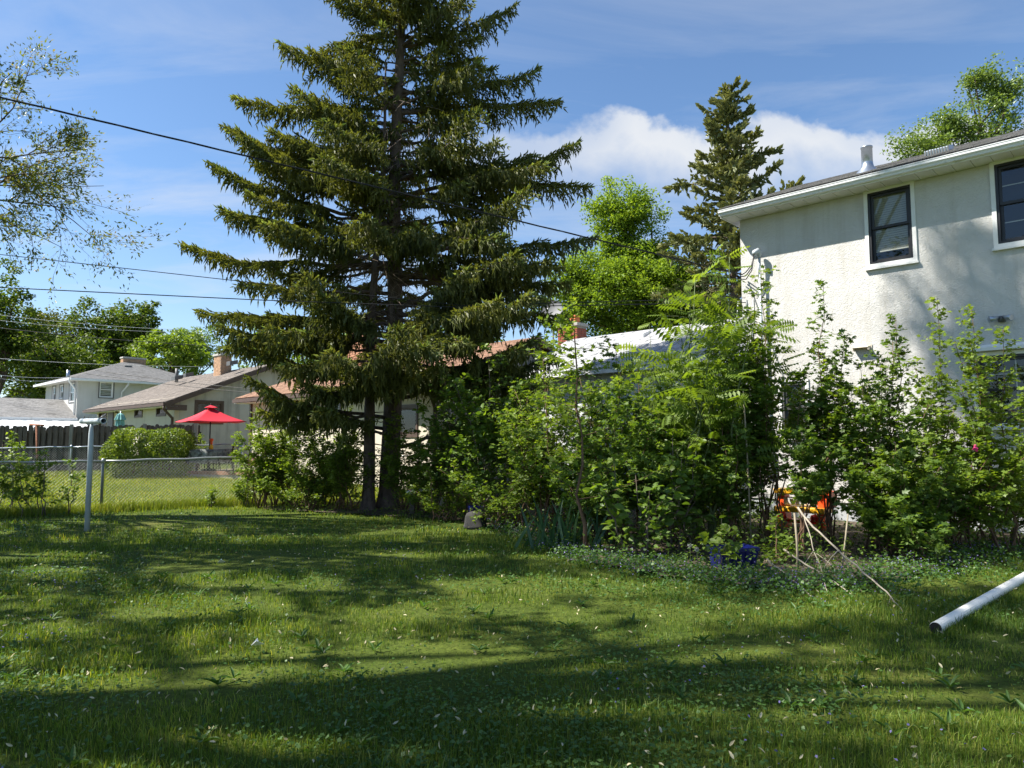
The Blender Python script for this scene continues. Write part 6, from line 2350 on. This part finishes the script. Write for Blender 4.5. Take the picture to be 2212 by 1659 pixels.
sh('lobed', 2165, 10.4, 660, 0.60, 6, 1900, 'tall lobed shrub covering the lower right window', 227, **UPR)
sh('lobed', 2060, 10.6, 880, 0.9, 9, 2400, 'spreading lobed shrub with a pink ribbon', 228)
sh('lobed_dark', 1960, 10.4, 930, 0.9, 9, 2300, 'spreading dark shrub left of the pink ribbon', 229)
sh('lobed', 1915, 10.2, 960, 0.6, 8, 1900, 'low tangled shrub behind the fallen branches', 230)
sh('lobed_dark', 1975, 9.6, 1040, 0.7, 8, 1700, 'low dark undergrowth right of the fallen branches', 231)
sh('lobed', 2200, 11.0, 950, 0.8, 8, 1600, 'lobed shrub at the right edge below the window', 232)
sh('lobed_dark', 1720, 10.2, 930, 0.55, 5, 1100, 'thin twiggy shrub before the toy bench', 233, bare=0.6)
# fillers standing behind, close to the walls
for k_, (px_, Y_, tp_, hw_, nl_, lb_) in enumerate(((1040, 16.4, 850, 1.0, 2400, 'leafy mass behind the heart leaved shrubs'), (1290, 13.9, 765, 1.1, 2600, 'leafy mass before the white wing wall'), (1400, 13.3, 765, 1.1, 2500, 'leafy mass under the pale roof eave'), (1520, 13.2, 760, 0.9, 2000, 'leafy mass before the wing window'), (1960, 12.4, 850, 0.8, 1500, 'leafy mass against the sunlit stucco'), (2110, 11.6, 900, 0.7, 1300, 'leafy mass under the lower right window'))):
    sh('lobed' if k_ % 2 else 'small', px_, Y_, tp_, hw_, 9, nl_, lb_, 260 + k_)
# undergrowth
sh('small', 1090, 13.4, 960, 1.1, 10, 1900, 'low dim undergrowth behind the dark pot', 234)
sh('small', 960, 14.6, 1010, 0.8, 8, 1000, 'low weeds around the white bucket', 235)
sh('lobed_dark', 1440, 11.4, 960, 1.0, 10, 2000, 'dim undergrowth in the centre of the bed', 236)
sh('lobed_dark', 1250, 11.7, 930, 0.9, 9, 2000, 'dim undergrowth behind the iris leaves', 237)
sh('big', 1562, 8.75, 1118, 0.26, 4, 60, 'young plant with large pale green leaves before the blue tub', 238, parts=60, leaf='leaf_mid', bare=0.25, reach=0.35, group=None, name='young_leafy_plant', cat='plant', r0=0.008)
sh('small', 1680, 9.6, 1115, 0.35, 4, 260, 'small leafy weed right of the blue tub', 239, bare=0.1)
# along the fence
GF = 'weedy saplings along the chain link fence'
sh('lobed', 15, 15.9, 935, 0.55, 4, 620, 'weedy sapling at the fence by the left edge', 241, group=GF, stem='stem_grey')
sh('lobed', 85, 15.6, 975, 0.75, 5, 650, 'low weedy shrub in front of the rusty pole', 242, group=GF, stem='stem_grey')
sh('lobed_dark', 150, 16.0, 990, 0.2, 2, 70, 'bare thin dark stem beside the grey clothesline pole', 243, group=GF, stem='stem_grey')
sh('small', 530, 17.9, 1022, 0.45, 7, 520, 'small dark stemmed shrub at the fence post left of the spruce', 244, group=GF, stem='stem_grey')
sh('small', 455, 17.5, 1050, 0.25, 4, 160, 'tiny weed at the fence below the red umbrella', 245, group=GF, stem='stem_grey')
sh('bright', 428, 25.6, 940, 0.35, 5, 420, 'light green bush against the grey gable wall', 246, group=None)


# iris clump
def iris():
    base = on_ground(1215, 1185)
    root = empty('iris_clump', base, 'clump of long sword shaped iris leaves left of the mulberry trunk', 'plant')
    rd = random.Random(4)
    for k in range(46):
        a = rd.uniform(0, 6.28)
        b = base + Vector((rd.gauss(0, .26), rd.gauss(0.1, .18), 0))
        L = rd.uniform(0.45, 0.85)
        d = Vector((math.cos(a) * rd.uniform(0.1, 0.65), math.sin(a) * 0.3, 1)).normalized()
        sd = d.cross(Vector((rd.gauss(0, .5), -1, rd.gauss(0, .2)))).normalized()
        w = rd.uniform(0.016, 0.024)
        n = 7
        vs, fs = [], []
        p = b.copy()
        for i in range(n + 1):
            f = i / n
            ww = w * (1 - f ** 2.6) + 0.0015
            vs += [p - sd * ww, p + sd * ww]
            d = (d + Vector((math.cos(a), math.sin(a) * 0.4, -0.9)) * 0.055 * f * rd.uniform(0.4, 1.6)).normalized()
            p = p + d * L / n
        for i in range(n):
            fs.append((2 * i, 2 * i + 1, 2 * i + 3, 2 * i + 2))
        o = np_mesh('leaf', [tuple(v) for v in vs], fs, 'iris_leaf', root, np.full(len(fs), rd.random()))
    return root


iris()


# ================================================================== SMALL THINGS IN THE BED
def tub(name, label, c, sx, sy, h, mat, rot=0.0, tilt=0.0):
    root = empty(name, c, label, 'tub')
    ax, ay = Vector((math.cos(rot), math.sin(rot), 0)), Vector((-math.sin(rot), math.cos(rot), 0))
    m = MB()
    ring = []
    for (k, z, off) in ((0.88, 0.0, 0), (1.0, h, 0), (1.06, h, 0), (1.06, h - 0.05, 0), (1.0, h - 0.05, 0)):
        ring.append([c + ax * sx / 2 * k * a + ay * sy / 2 * k * b + UPV * z for a, b in ((-1, -1), (1, -1), (1, 1), (-1, 1))])
    vs = [v for r_ in ring for v in r_]
    inner = [c + ax * sx / 2 * 0.95 * a + ay * sy / 2 * 0.95 * b + UPV * h for a, b in ((-1, -1), (1, -1), (1, 1), (-1, 1))]
    floor = [c + ax * sx / 2 * 0.84 * a + ay * sy / 2 * 0.84 * b + UPV * 0.03 for a, b in ((-1, -1), (1, -1), (1, 1), (-1, 1))]
    vs += inner + floor
    fs = [(3, 2, 1, 0)]
    for i, j in ((0, 4), (4, 3), (3, 2)):
        for k in range(4):
            fs.append((i * 4 + k, i * 4 + (k + 1) % 4, j * 4 + (k + 1) % 4, j * 4 + k))
    for k in range(4):
        fs.append((8 + k, 8 + (k + 1) % 4, 20 + (k + 1) % 4, 20 + k))
        fs.append((20 + k, 20 + (k + 1) % 4, 24 + (k + 1) % 4, 24 + k))
    fs.append((24, 25, 26, 27))
    m.add(vs, fs)
    m.build('shell', mat, root, 0.012)
    for k in range(-2, 3):
        MB().obox(c + ax * sx * 0.17 * k - ax * 0.01 - ay * sy * 0.475 + UPV * 0.04, ax * 0.02, -ay * 0.012, UPV * (h - 0.1) - ay * sy * 0.04).build('rib', mat, root)
    return root


tub('blue_tub', 'dark blue plastic storage tub half hidden by leaves at the bed edge', on_ground(1584, 1226), 0.52, 0.34, 0.27, 'blue_plastic', R(14))
tub('blue_crate', 'dark blue plastic bin deep in the shrubs left of centre', ground_at(1032, 14.2), 0.34, 0.34, 0.34, 'blue_plastic', R(10))


def bucket():
    b = on_ground(952, 1112)
    root = empty('white_bucket', b, 'weathered white plastic bucket with wire cage right of the spruce', 'bucket')
    r, h = 0.115, 0.40
    MB().lathe(b, [(0.0, 0.0), (r * 0.92, 0.0), (r, h * 0.75), (r * 1.06, h * 0.76), (r * 1.06, h * 0.84), (r * 1.02, h), (r * 0.98, h), (r * 0.9, 0.02), (0, 0.02)], 22).build('shell', 'bucket_white', root)
    MB().tube([b + Vector((r * 1.05 * math.cos(t), -0.02 - 0.02 * math.sin(t), h * 0.8 - 0.12 * math.sin(t))) for t in np.linspace(0, math.pi, 11)], 0.004, 5).build('handle', 'black_metal', root)
    for k in range(6):
        a = k * 1.05
        MB().tube([b + Vector((r * 1.1 * math.cos(a), r * 1.1 * math.sin(a), h * 0.7)), b + Vector((r * 1.15 * math.cos(a), r * 1.15 * math.sin(a), h + 0.28))], 0.003, 4).build('cage_wire', 'black_metal', root)
    for z in (h * 0.9, h + 0.12, h + 0.26):
        MB().tube([b + Vector((r * 1.12 * math.cos(t), r * 1.12 * math.sin(t), z)) for t in np.linspace(0, 2 * math.pi, 17)], 0.003, 4).build('cage_ring', 'black_metal', root)


bucket()


def dark_pot():
    b = ground_at(1027, 13.4)
    root = empty('overturned_pot', b, 'big dark grey plant pot turned upside down in the weeds', 'pot')
    MB().lathe(b, [(0.0, 0.0), (0.22, 0.0), (0.225, 0.05), (0.21, 0.055), (0.19, 0.22), (0.16, 0.28), (0.10, 0.305), (0.0, 0.31)], 24).build('shell', 'pot_grey', root)
    MB().lathe(b + UPV * 0.305, [(0.0, 0.0), (0.05, 0.0), (0.05, 0.012), (0.0, 0.012)], 12).build('foot_ring', 'pot_grey', root)


dark_pot()


def white_plank():
    a, b = at_depth(878, 1068, 16.0), at_depth(948, 1056, 15.7)
    root = empty('white_plank', a, 'white painted plank propped low behind the spruce trunk', 'plank')
    d = b - a
    MB().obox(a, d, Vector((0, 0.12, 0.02)), UPV * 0.06).build('board', 'plank_white', root, 0.006)
    for f in (0.1, 0.85):
        q = a + d * f
        MB().obox(Vector((q.x, q.y + 0.02, 0)), (0.1, 0, 0), (0, 0.08, 0), UPV * (q.z - 0.002)).build('block', 'old_wood', root)


white_plank()


def toy_bench():
    g = at_depth(1735, 1108, 13.2)
    b = Vector((g.x, g.y, 0.02))
    root = empty('toy_workbench', b, 'orange and yellow plastic toy bench by the white wall', 'toy')
    sc = 1.0
    ax, ay = -DIR_D, DIR_E

    def bx(n, s0, s1, w0, w1, z0, z1, mt, bv=0.015):
        MB().obox(b + ax * s0 + ay * w0 + UPV * z0, ax * (s1 - s0), ay * (w1 - w0), UPV * (z1 - z0)).build(n, mt, root, bv)
    for s in (-0.42, 0.30):
        bx('leg', s, s + 0.14, -0.16, 0.16, 0, 0.34, 'orange_plastic')
        bx('side_panel', s + 0.01, s + 0.13, -0.13, 0.13, 0.345, 0.62, 'orange_plastic')
    bx('seat_board', -0.46, 0.46, -0.22, 0.22, 0.30, 0.40, 'yellow_plastic')
    bx('lower_shelf', -0.27, 0.29, -0.12, 0.12, 0.10, 0.16, 'red_plastic')
    bx('white_tray', -0.30, 0.28, -0.15, 0.13, 0.43, 0.56, 'trim_white')
    bx('top_board', -0.47, 0.47, -0.2, 0.2, 0.63, 0.72, 'yellow_plastic')
    for s in (-0.30, 0.28):
        MB().lathe(b + ax * s + ay * -0.2 + UPV * 0.22, [(0.0, -0.07), (0.06, -0.05), (0.075, 0), (0.06, 0.05), (0.0, 0.07)], 14).build('wheel_knob', 'red_plastic', root)
    bx('end_cap', 0.475, 0.55, -0.2, 0.2, 0.42, 0.70, 'orange_plastic')


toy_bench()


def dead_branch(label, pts, r0, seed, twigs=(), Y=None):
    rd = random.Random(seed)
    P = [at_depth(px, py, y_) for px, py, y_ in pts]
    root = empty('dead_branch', P[-1], label, 'branch', 'bare branches leaning at the bed edge')
    fine = []
    for i in range(len(P) - 1):
        for k in range(4):
            q = P[i].lerp(P[i + 1], k / 4) + Vector((rd.gauss(0, .008), 0, rd.gauss(0, .008)))
            fine.append(q)
    fine.append(P[-1])
    n = len(fine)
    MB().tube(fine, [r0 * 0.8 * (1 - 0.6 * i / n) for i in range(n)], 7).build('stick', 'dead_branch', root)
    for tw in twigs:
        T = [at_depth(px, py, y_) for px, py, y_ in tw]
        MB().tube(T, [r0 * 0.5] + [r0 * 0.32] * (len(T) - 2) + [r0 * 0.15], 5).build('twig', 'dead_branch', root)


def gy(px, py):
    return on_ground(px, py).y


dead_branch('longest pale dead branch arching from the shrubs down to the lawn', [(1722, 1098, 9.3), (1770, 1150, 8.9), (1850, 1225, 8.0), (1915, 1280, 7.4), (1952, 1322, gy(1952, 1322) + 0.02)], 0.017, 1,
            twigs=[[(1812, 1188, 8.4), (1795, 1205, 8.45), (1775, 1235, 8.5)], [(1812, 1188, 8.4), (1835, 1225, 8.35), (1850, 1265, 8.3)], [(1925, 1290, 7.3), (1955, 1305, 7.25), (1990, 1312, 7.2)], [(1925, 1290, 7.3), (1915, 1315, 7.1), (1905, 1328, 7.0)]])
dead_branch('straight grey dead branch lying left of the longest branch', [(1690, 1186, 8.9), (1745, 1220, 8.4), (1800, 1255, 8.0), (1848, 1290, gy(1848, 1290))], 0.014, 2)
dead_branch('short thick whitish stick near the blue tub', [(1657, 1210, 8.7), (1690, 1236, 8.35), (1725, 1262, 8.1), (1758, 1292, gy(1758, 1292))], 0.017, 3)
dead_branch('thin forked dead branch crossing the straight grey one', [(1736, 1112, 9.2), (1755, 1180, 8.9), (1775, 1235, 8.5), (1788, 1280, gy(1788, 1290))], 0.010, 4, twigs=[[(1757, 1190, 8.85), (1740, 1215, 8.7), (1724, 1248, 8.5)], [(1757, 1190, 8.85), (1790, 1215, 8.5), (1812, 1238, 8.4)]])
dead_branch('thin low twig in front of the whitish stick', [(1728, 1250, 8.3), (1770, 1268, 8.1), (1813, 1295, gy(1813, 1295))], 0.007, 5)
# upright stakes
for lb, a, b, r_ in (('tall tan stake standing left of the toy bench', (1605, 840), (1624, 1192), 0.014), ('short tan post beside the pale branches', (1716, 1108), (1724, 1232), 0.017), ('leaning brown stick behind the pale branches', (1832, 1110), (1815, 1238), 0.012)):
    q = on_ground(*b)
    t_ = at_depth(a[0], a[1], q.y + 0.1)
    o = MB().tube([q - UPV * 0.05, q.lerp(t_, 0.5) + Vector((0.01, 0, 0)), t_], [r_, r_ * 0.9, r_ * 0.7], 7).build('garden_stake', 'stake_tan')
    tag(o, lb, 'stake')


def ribbon():
    p = at_depth(2106, 962, 10.1)
    root = empty('pink_ribbon', p, 'small bright pink ribbon tied in the right hand shrub', 'ribbon')
    for k, (dx, dz) in enumerate(((0.02, -0.09), (-0.025, -0.07))):
        vs = [p + Vector((-0.012, 0, 0)), p + Vector((0.012, 0.005, 0.01)), p + Vector((dx * 0.5 + 0.02, -0.02, dz * 0.5)), p + Vector((dx * 0.5 - 0.02, -0.015, dz * 0.5)), p + Vector((dx + 0.02, 0.01, dz)), p + Vector((dx - 0.02, 0.0, dz * 0.9))]
        o = MB().add(vs, [(0, 1, 2, 3), (3, 2, 4, 5)]).build('tail', 'pink_ribbon', root)
        o.modifiers.new('t', 'SOLIDIFY').thickness = 0.003
    MB().lathe(p - UPV * 0.015, [(0, 0), (0.02, 0.005), (0.022, 0.02), (0.0, 0.03)], 8).build('knot', 'pink_ribbon', root)


ribbon()


# ================================================================== GRASS, WEEDS, LITTER
def frustum_pts(n, y0, y1, margin=1.08, x_lo=None, x_hi=None):
    y = np.sqrt(rng.uniform(y0 ** 2, y1 ** 2, n))
    x = rng.uniform(-1, 1, n) * (0.7215 * margin) * (y + 0.3)
    if x_lo is not None:
        k = (x > x_lo) & (x < x_hi)
        x, y = x[k], y[k]
    return x, y


def blades(name, x, y, h, w, mat, label, lean=0.45, bed_ok=False):
    n = len(x)
    z = ground_z(x, y)
    az = rng.uniform(0, 2 * np.pi, n)
    d = np.stack([np.cos(az), np.sin(az), np.zeros(n)], -1)
    fa = rng.uniform(0, 2 * np.pi, n)
    sdv = np.stack([np.cos(fa), np.sin(fa), np.zeros(n)], -1)
    ln = (rng.random(n) ** 1.5 * lean * 2 * h)[:, None]
    b = np.stack([x, y, z - 0.005], -1)
    m = b + d * ln * 0.30 + np.array([0, 0, 1.0]) * (h * 0.6)[:, None]
    t = b + d * ln + np.array([0, 0, 1.0]) * (h * rng.uniform(0.82, 1.0, n))[:, None]
    wv = sdv * w[:, None]
    V = np.stack([b - wv, b + wv, m - wv * 0.8, m + wv * 0.8, t], 1).reshape(-1, 3)
    F = (np.array([(0, 1, 3), (0, 3, 2), (2, 3, 4)])[None] + (np.arange(n) * 5)[:, None, None]).reshape(-1, 3)
    o = np_mesh(name, V, F, mat, None, np.repeat(rng.random(n), 3))
    tag(o, label, 'grass', kind='stuff')
    return o


def vnoise(x, y, s, seed):
    g = np.random.default_rng(seed)
    ph = g.uniform(0, 6.28, (6, 2))
    dr = g.normal(0, 1, (6, 2))
    return sum(np.sin((dr[i, 0] * x + dr[i, 1] * y) * s + ph[i, 0]) for i in range(6)) / 6


def make_grass():
    xs, ys, hs, ws = [], [], [], []
    for (n, y0, y1, h, w) in ((72000, 2.2, 4.5, 0.058, 0.0020), (80000, 4.5, 7.5, 0.060, 0.0027), (66000, 7.5, 12.0, 0.064, 0.0040), (40000, 12.0, 18.0, 0.070, 0.0060)):
        x, y = frustum_pts(n, y0, y1, 1.45 if y0 < 7 else 1.25)
        thick = vnoise(x, y, 1.3, 5) * 0.6 + vnoise(x, y, 4.0, 6) * 0.5
        k = rng.random(len(x)) < np.clip(0.75 + 1.3 * thick, 0.15, 1)
        k &= ~(in_poly(x, y, BED) & (rng.random(len(x)) < 0.70))
        x, y, thick = x[k], y[k], thick[k]
        xs.append(x); ys.append(y)
        tall = np.clip(1 + 1.5 * thick, 0.45, 2.0)
        hs.append(h * tall * rng.uniform(0.5, 1.25, len(x)))
        ws.append(w * rng.uniform(0.7, 1.3, len(x)))
    blades('lawn_grass', np.concatenate(xs), np.concatenate(ys), np.concatenate(hs), np.concatenate(ws), 'grass_blade', 'shaggy green lawn grass with dappled shade in the foreground')
    # taller fringe along the fence and the neighbour's sunny lawn
    x, y = frustum_pts(120000, 17.0, 26.0, 1.05, -22, -1.0)
    blades('neighbour_grass', x, y, 0.075 * rng.uniform(0.6, 1.3, len(x)), np.full(len(x), 0.009), 'grass_far', 'sunny yellow green lawn beyond the chain link fence')
    n = 9000
    t = rng.random(n)
    i = rng.integers(0, 2, n)
    a = np.array([tuple(p) for p in fn])
    q = a[i] + (a[i + 1] - a[i]) * t[:, None]
    x, y = q[:, 0] + rng.normal(0, 0.05, n), q[:, 1] + rng.normal(-0.12, 0.22, n)
    blades('fence_fringe', x, y, 0.24 * rng.uniform(0.4, 1.3, n), np.full(n, 0.005), 'grass_far', 'unmown grass fringe along the foot of the near fence')


make_grass()


def pole_tufts():
    a = on_ground(2015, 1372)
    b = on_ground(2212, 1266)
    n = 1500
    t = rng.uniform(-0.03, 1.2, n)
    x = a.x + (b.x - a.x) * t + rng.normal(0.03, 0.05, n)
    y = a.y + (b.y - a.y) * t + rng.normal(-0.09, 0.05, n)
    blades('pole_side_grass', x, y, 0.10 * rng.uniform(0.4, 1.3, n), np.full(n, 0.003), 'grass_blade', 'longer grass growing up against the white fallen pole')


pole_tufts()


def make_weeds():
    # round clover and ground ivy leaves
    xs, ys = [], []
    for n, y0, y1 in ((34000, 2.2, 5.0), (36000, 5.0, 9.0), (28000, 9.0, 16.5)):
        x, y = frustum_pts(n, y0, y1, 1.35)
        k = rng.random(len(x)) < np.clip(0.42 + 1.5 * vnoise(x, y, 1.6, 15), 0.05, 1)
        k |= in_poly(x, y, BED) & (rng.random(len(x)) < 0.3)
        xs.append(x[k]); ys.append(y[k])
    x, y = np.concatenate(xs), np.concatenate(ys)
    n = len(x)
    C = np.stack([x, y, ground_z(x, y) + rng.uniform(0.015, 0.07, n)], -1)
    az = rng.uniform(0, 6.28, n)
    A = np.stack([np.cos(az), np.sin(az), rng.uniform(-.2, .4, n)], -1)
    Nn = unit(rng.normal(0, .4, (n, 3)) + np.array([0, 0, 1.0]))
    s = rng.uniform(0.018, 0.038, n) * np.clip(y / 8, 0.85, 1.5)
    o = leaves_mesh('clover', C, A, Nn, s, s * 1.05, T_SIMPLE, 'clover', None)
    tag(o, 'low clover and ground ivy leaves among the lawn grass', 'weeds', kind='stuff')
    # ground ivy with violet flowers, thick along the bed edge
    F = [(p.x, p.y) for p in bed_front]
    xs, ys = [], []
    for k in range(3, len(F) - 1):
        n = 1150
        t = rng.random(n)[:, None]
        q = np.array(F[k]) * (1 - t) + np.array(F[k + 1]) * t
        xs.append(q[:, 0] + rng.normal(0, .12, n)); ys.append(q[:, 1] + rng.normal(0.12, .42, n))
    x, y = np.concatenate(xs), np.concatenate(ys)
    n = len(x)
    C = np.stack([x, y, ground_z(x, y) + 0.03 + rng.random(n) ** 1.5 * 0.16], -1)
    o = leaf_cloud('ground_ivy', C, 0.038, 0.036, 'clover', None, T_SIMPLE, 0.0)
    tag(o, 'dark mat of ground ivy along the front of the planting bed', 'ground cover', kind='stuff')
    pick = rng.random(n) < 0.30
    D_ = C[pick] + np.array([0, 0, 0.03])
    xx, yy = frustum_pts(4200, 3.0, 15.5)
    k = vnoise(xx, yy, 1.1, 33) > 0.28
    D2 = np.stack([xx[k], yy[k], ground_z(xx[k], yy[k]) + rng.uniform(0.05, 0.10, k.sum())], -1)
    D_ = np.concatenate([D_, D2])
    o = leaf_cloud('violet_flowers', D_, 0.017, 0.014, 'violet', None, T_SIMPLE, 0.0)
    tag(o, 'tiny violet ground ivy flowers speckling the bed edge and lawn', 'flowers', kind='stuff')
    # knee-high mixed weeds over the bed
    x = rng.uniform(-6, 10, 60000)
    y = rng.uniform(7.5, 18, 60000)
    k = in_poly(x, y, BED) & (rng.random(60000) < np.clip(0.35 + 0.9 * vnoise(x, y, 2.2, 44), 0.04, 1))
    x, y = x[k], y[k]
    C = np.stack([x, y, ground_z(x, y) + 0.05 + rng.random(len(x)) ** 1.6 * 0.38], -1)
    o = leaf_cloud('bed_weeds', C, 0.060, 0.036, 'leaf_dark', None, T_SIMPLE, 0.0)
    tag(o, 'tangle of low green weeds covering the soil under the shrubs', 'weeds', kind='stuff')
    # maple seeds
    x1, y1 = frustum_pts(420, 2.6, 6.0)
    x2, y2 = frustum_pts(800, 6.0, 14.0)
    x, y = np.concatenate([x1, x2]), np.concatenate([y1, y2])
    n = len(x)
    C = np.stack([x, y, ground_z(x, y) + rng.uniform(0.02, 0.085, n)], -1)
    az = rng.uniform(0, 6.28, n)
    A = np.stack([np.cos(az), np.sin(az), rng.uniform(-0.3, 1.4, n)], -1)
    Nn = unit(rng.normal(0, 1, (n, 3)) + np.array([0, -0.6, 0.8]))
    s = rng.uniform(0.028, 0.045, n)
    o = leaves_mesh('fallen_maple_seeds', C, A, Nn, s, s * 0.36, T_OVATE, 'seed', None)
    tag(o, 'pale tan winged maple seeds scattered over the lawn', 'seeds', kind='stuff')
    # broad dandelion-type rosettes
    xs, ys, a_, l_ = [], [], [], []
    x0, y0 = frustum_pts(170, 2.8, 9.0)
    C, A = [], []
    for xx, yy in zip(x0, y0):
        m = random.randint(4, 8)
        ph = random.random() * 6
        for j in range(m):
            an = ph + j * 6.28 / m + random.uniform(-.3, .3)
            C.append((xx, yy, ground_z(xx, yy) + 0.015))
            A.append((math.cos(an), math.sin(an), random.uniform(0.25, 1.1)))
    C, A = np.array(C), np.array(A)
    n = len(C)
    Nn = unit(np.array([0, 0, 1.0]) + rng.normal(0, .25, (n, 3)))
    s = rng.uniform(0.06, 0.13, n)
    o = leaves_mesh('dandelion_leaves', C, A, Nn, s, s * 0.22, T_OVATE, 'clover', None)
    tag(o, 'broad dandelion leaf rosettes in the lawn', 'weeds', kind='stuff')


make_weeds()

# dandelion clocks
for lb, px, py, top in (('dandelion seed head at the bed edge left of the blue tub', 1505, 1240, 1187), ('taller dandelion seed head beside the first', 1490, 1236, 1178), ('dandelion seed head by the dark pot', 1049, 1128, 1078)):
    b = on_ground(px, py)
    t_ = at_depth(px, top, b.y)
    root = empty('dandelion', b, lb, 'flower')
    MB().tube([b, b.lerp(t_, .5) + Vector((0.01, 0, 0)), t_], 0.004, 5).build('stalk', 'stem_green', root)
    n = 220
    d = unit(rng.normal(0, 1, (n, 3)))
    leaves_mesh('seed_head', np.tile(np.array(t_), (n, 1)), d, unit(rng.normal(0, 1, (n, 3))), 0.032, 0.006, T_SIMPLE, 'dandelion', root)

# dry grass stalks and scraps on the lawn
for lb, px, py in (('small white crumpled paper scrap in the middle of the lawn', 556, 1411), ('pale torn leaf scrap left of centre on the lawn', 478, 1225)):
    b = on_ground(px, py)
    root = empty('paper_scrap', b, lb, 'scrap')
    vs = [b + Vector((x_, y_, z_)) for x_, y_, z_ in ((-.05, 0, .06), (.0, -.03, .10), (.05, .0, .07), (.0, .04, .05), (-.02, .05, .10))]
    o = MB().add(vs, [(0, 1, 3), (1, 2, 3), (0, 3, 4)]).build('sheet', 'trim_white', root)
    o.modifiers.new('t', 'SOLIDIFY').thickness = 0.002
for o in list(bpy.data.objects):
    if o.type == 'EMPTY' and not o.children:
        bpy.data.objects.remove(o)
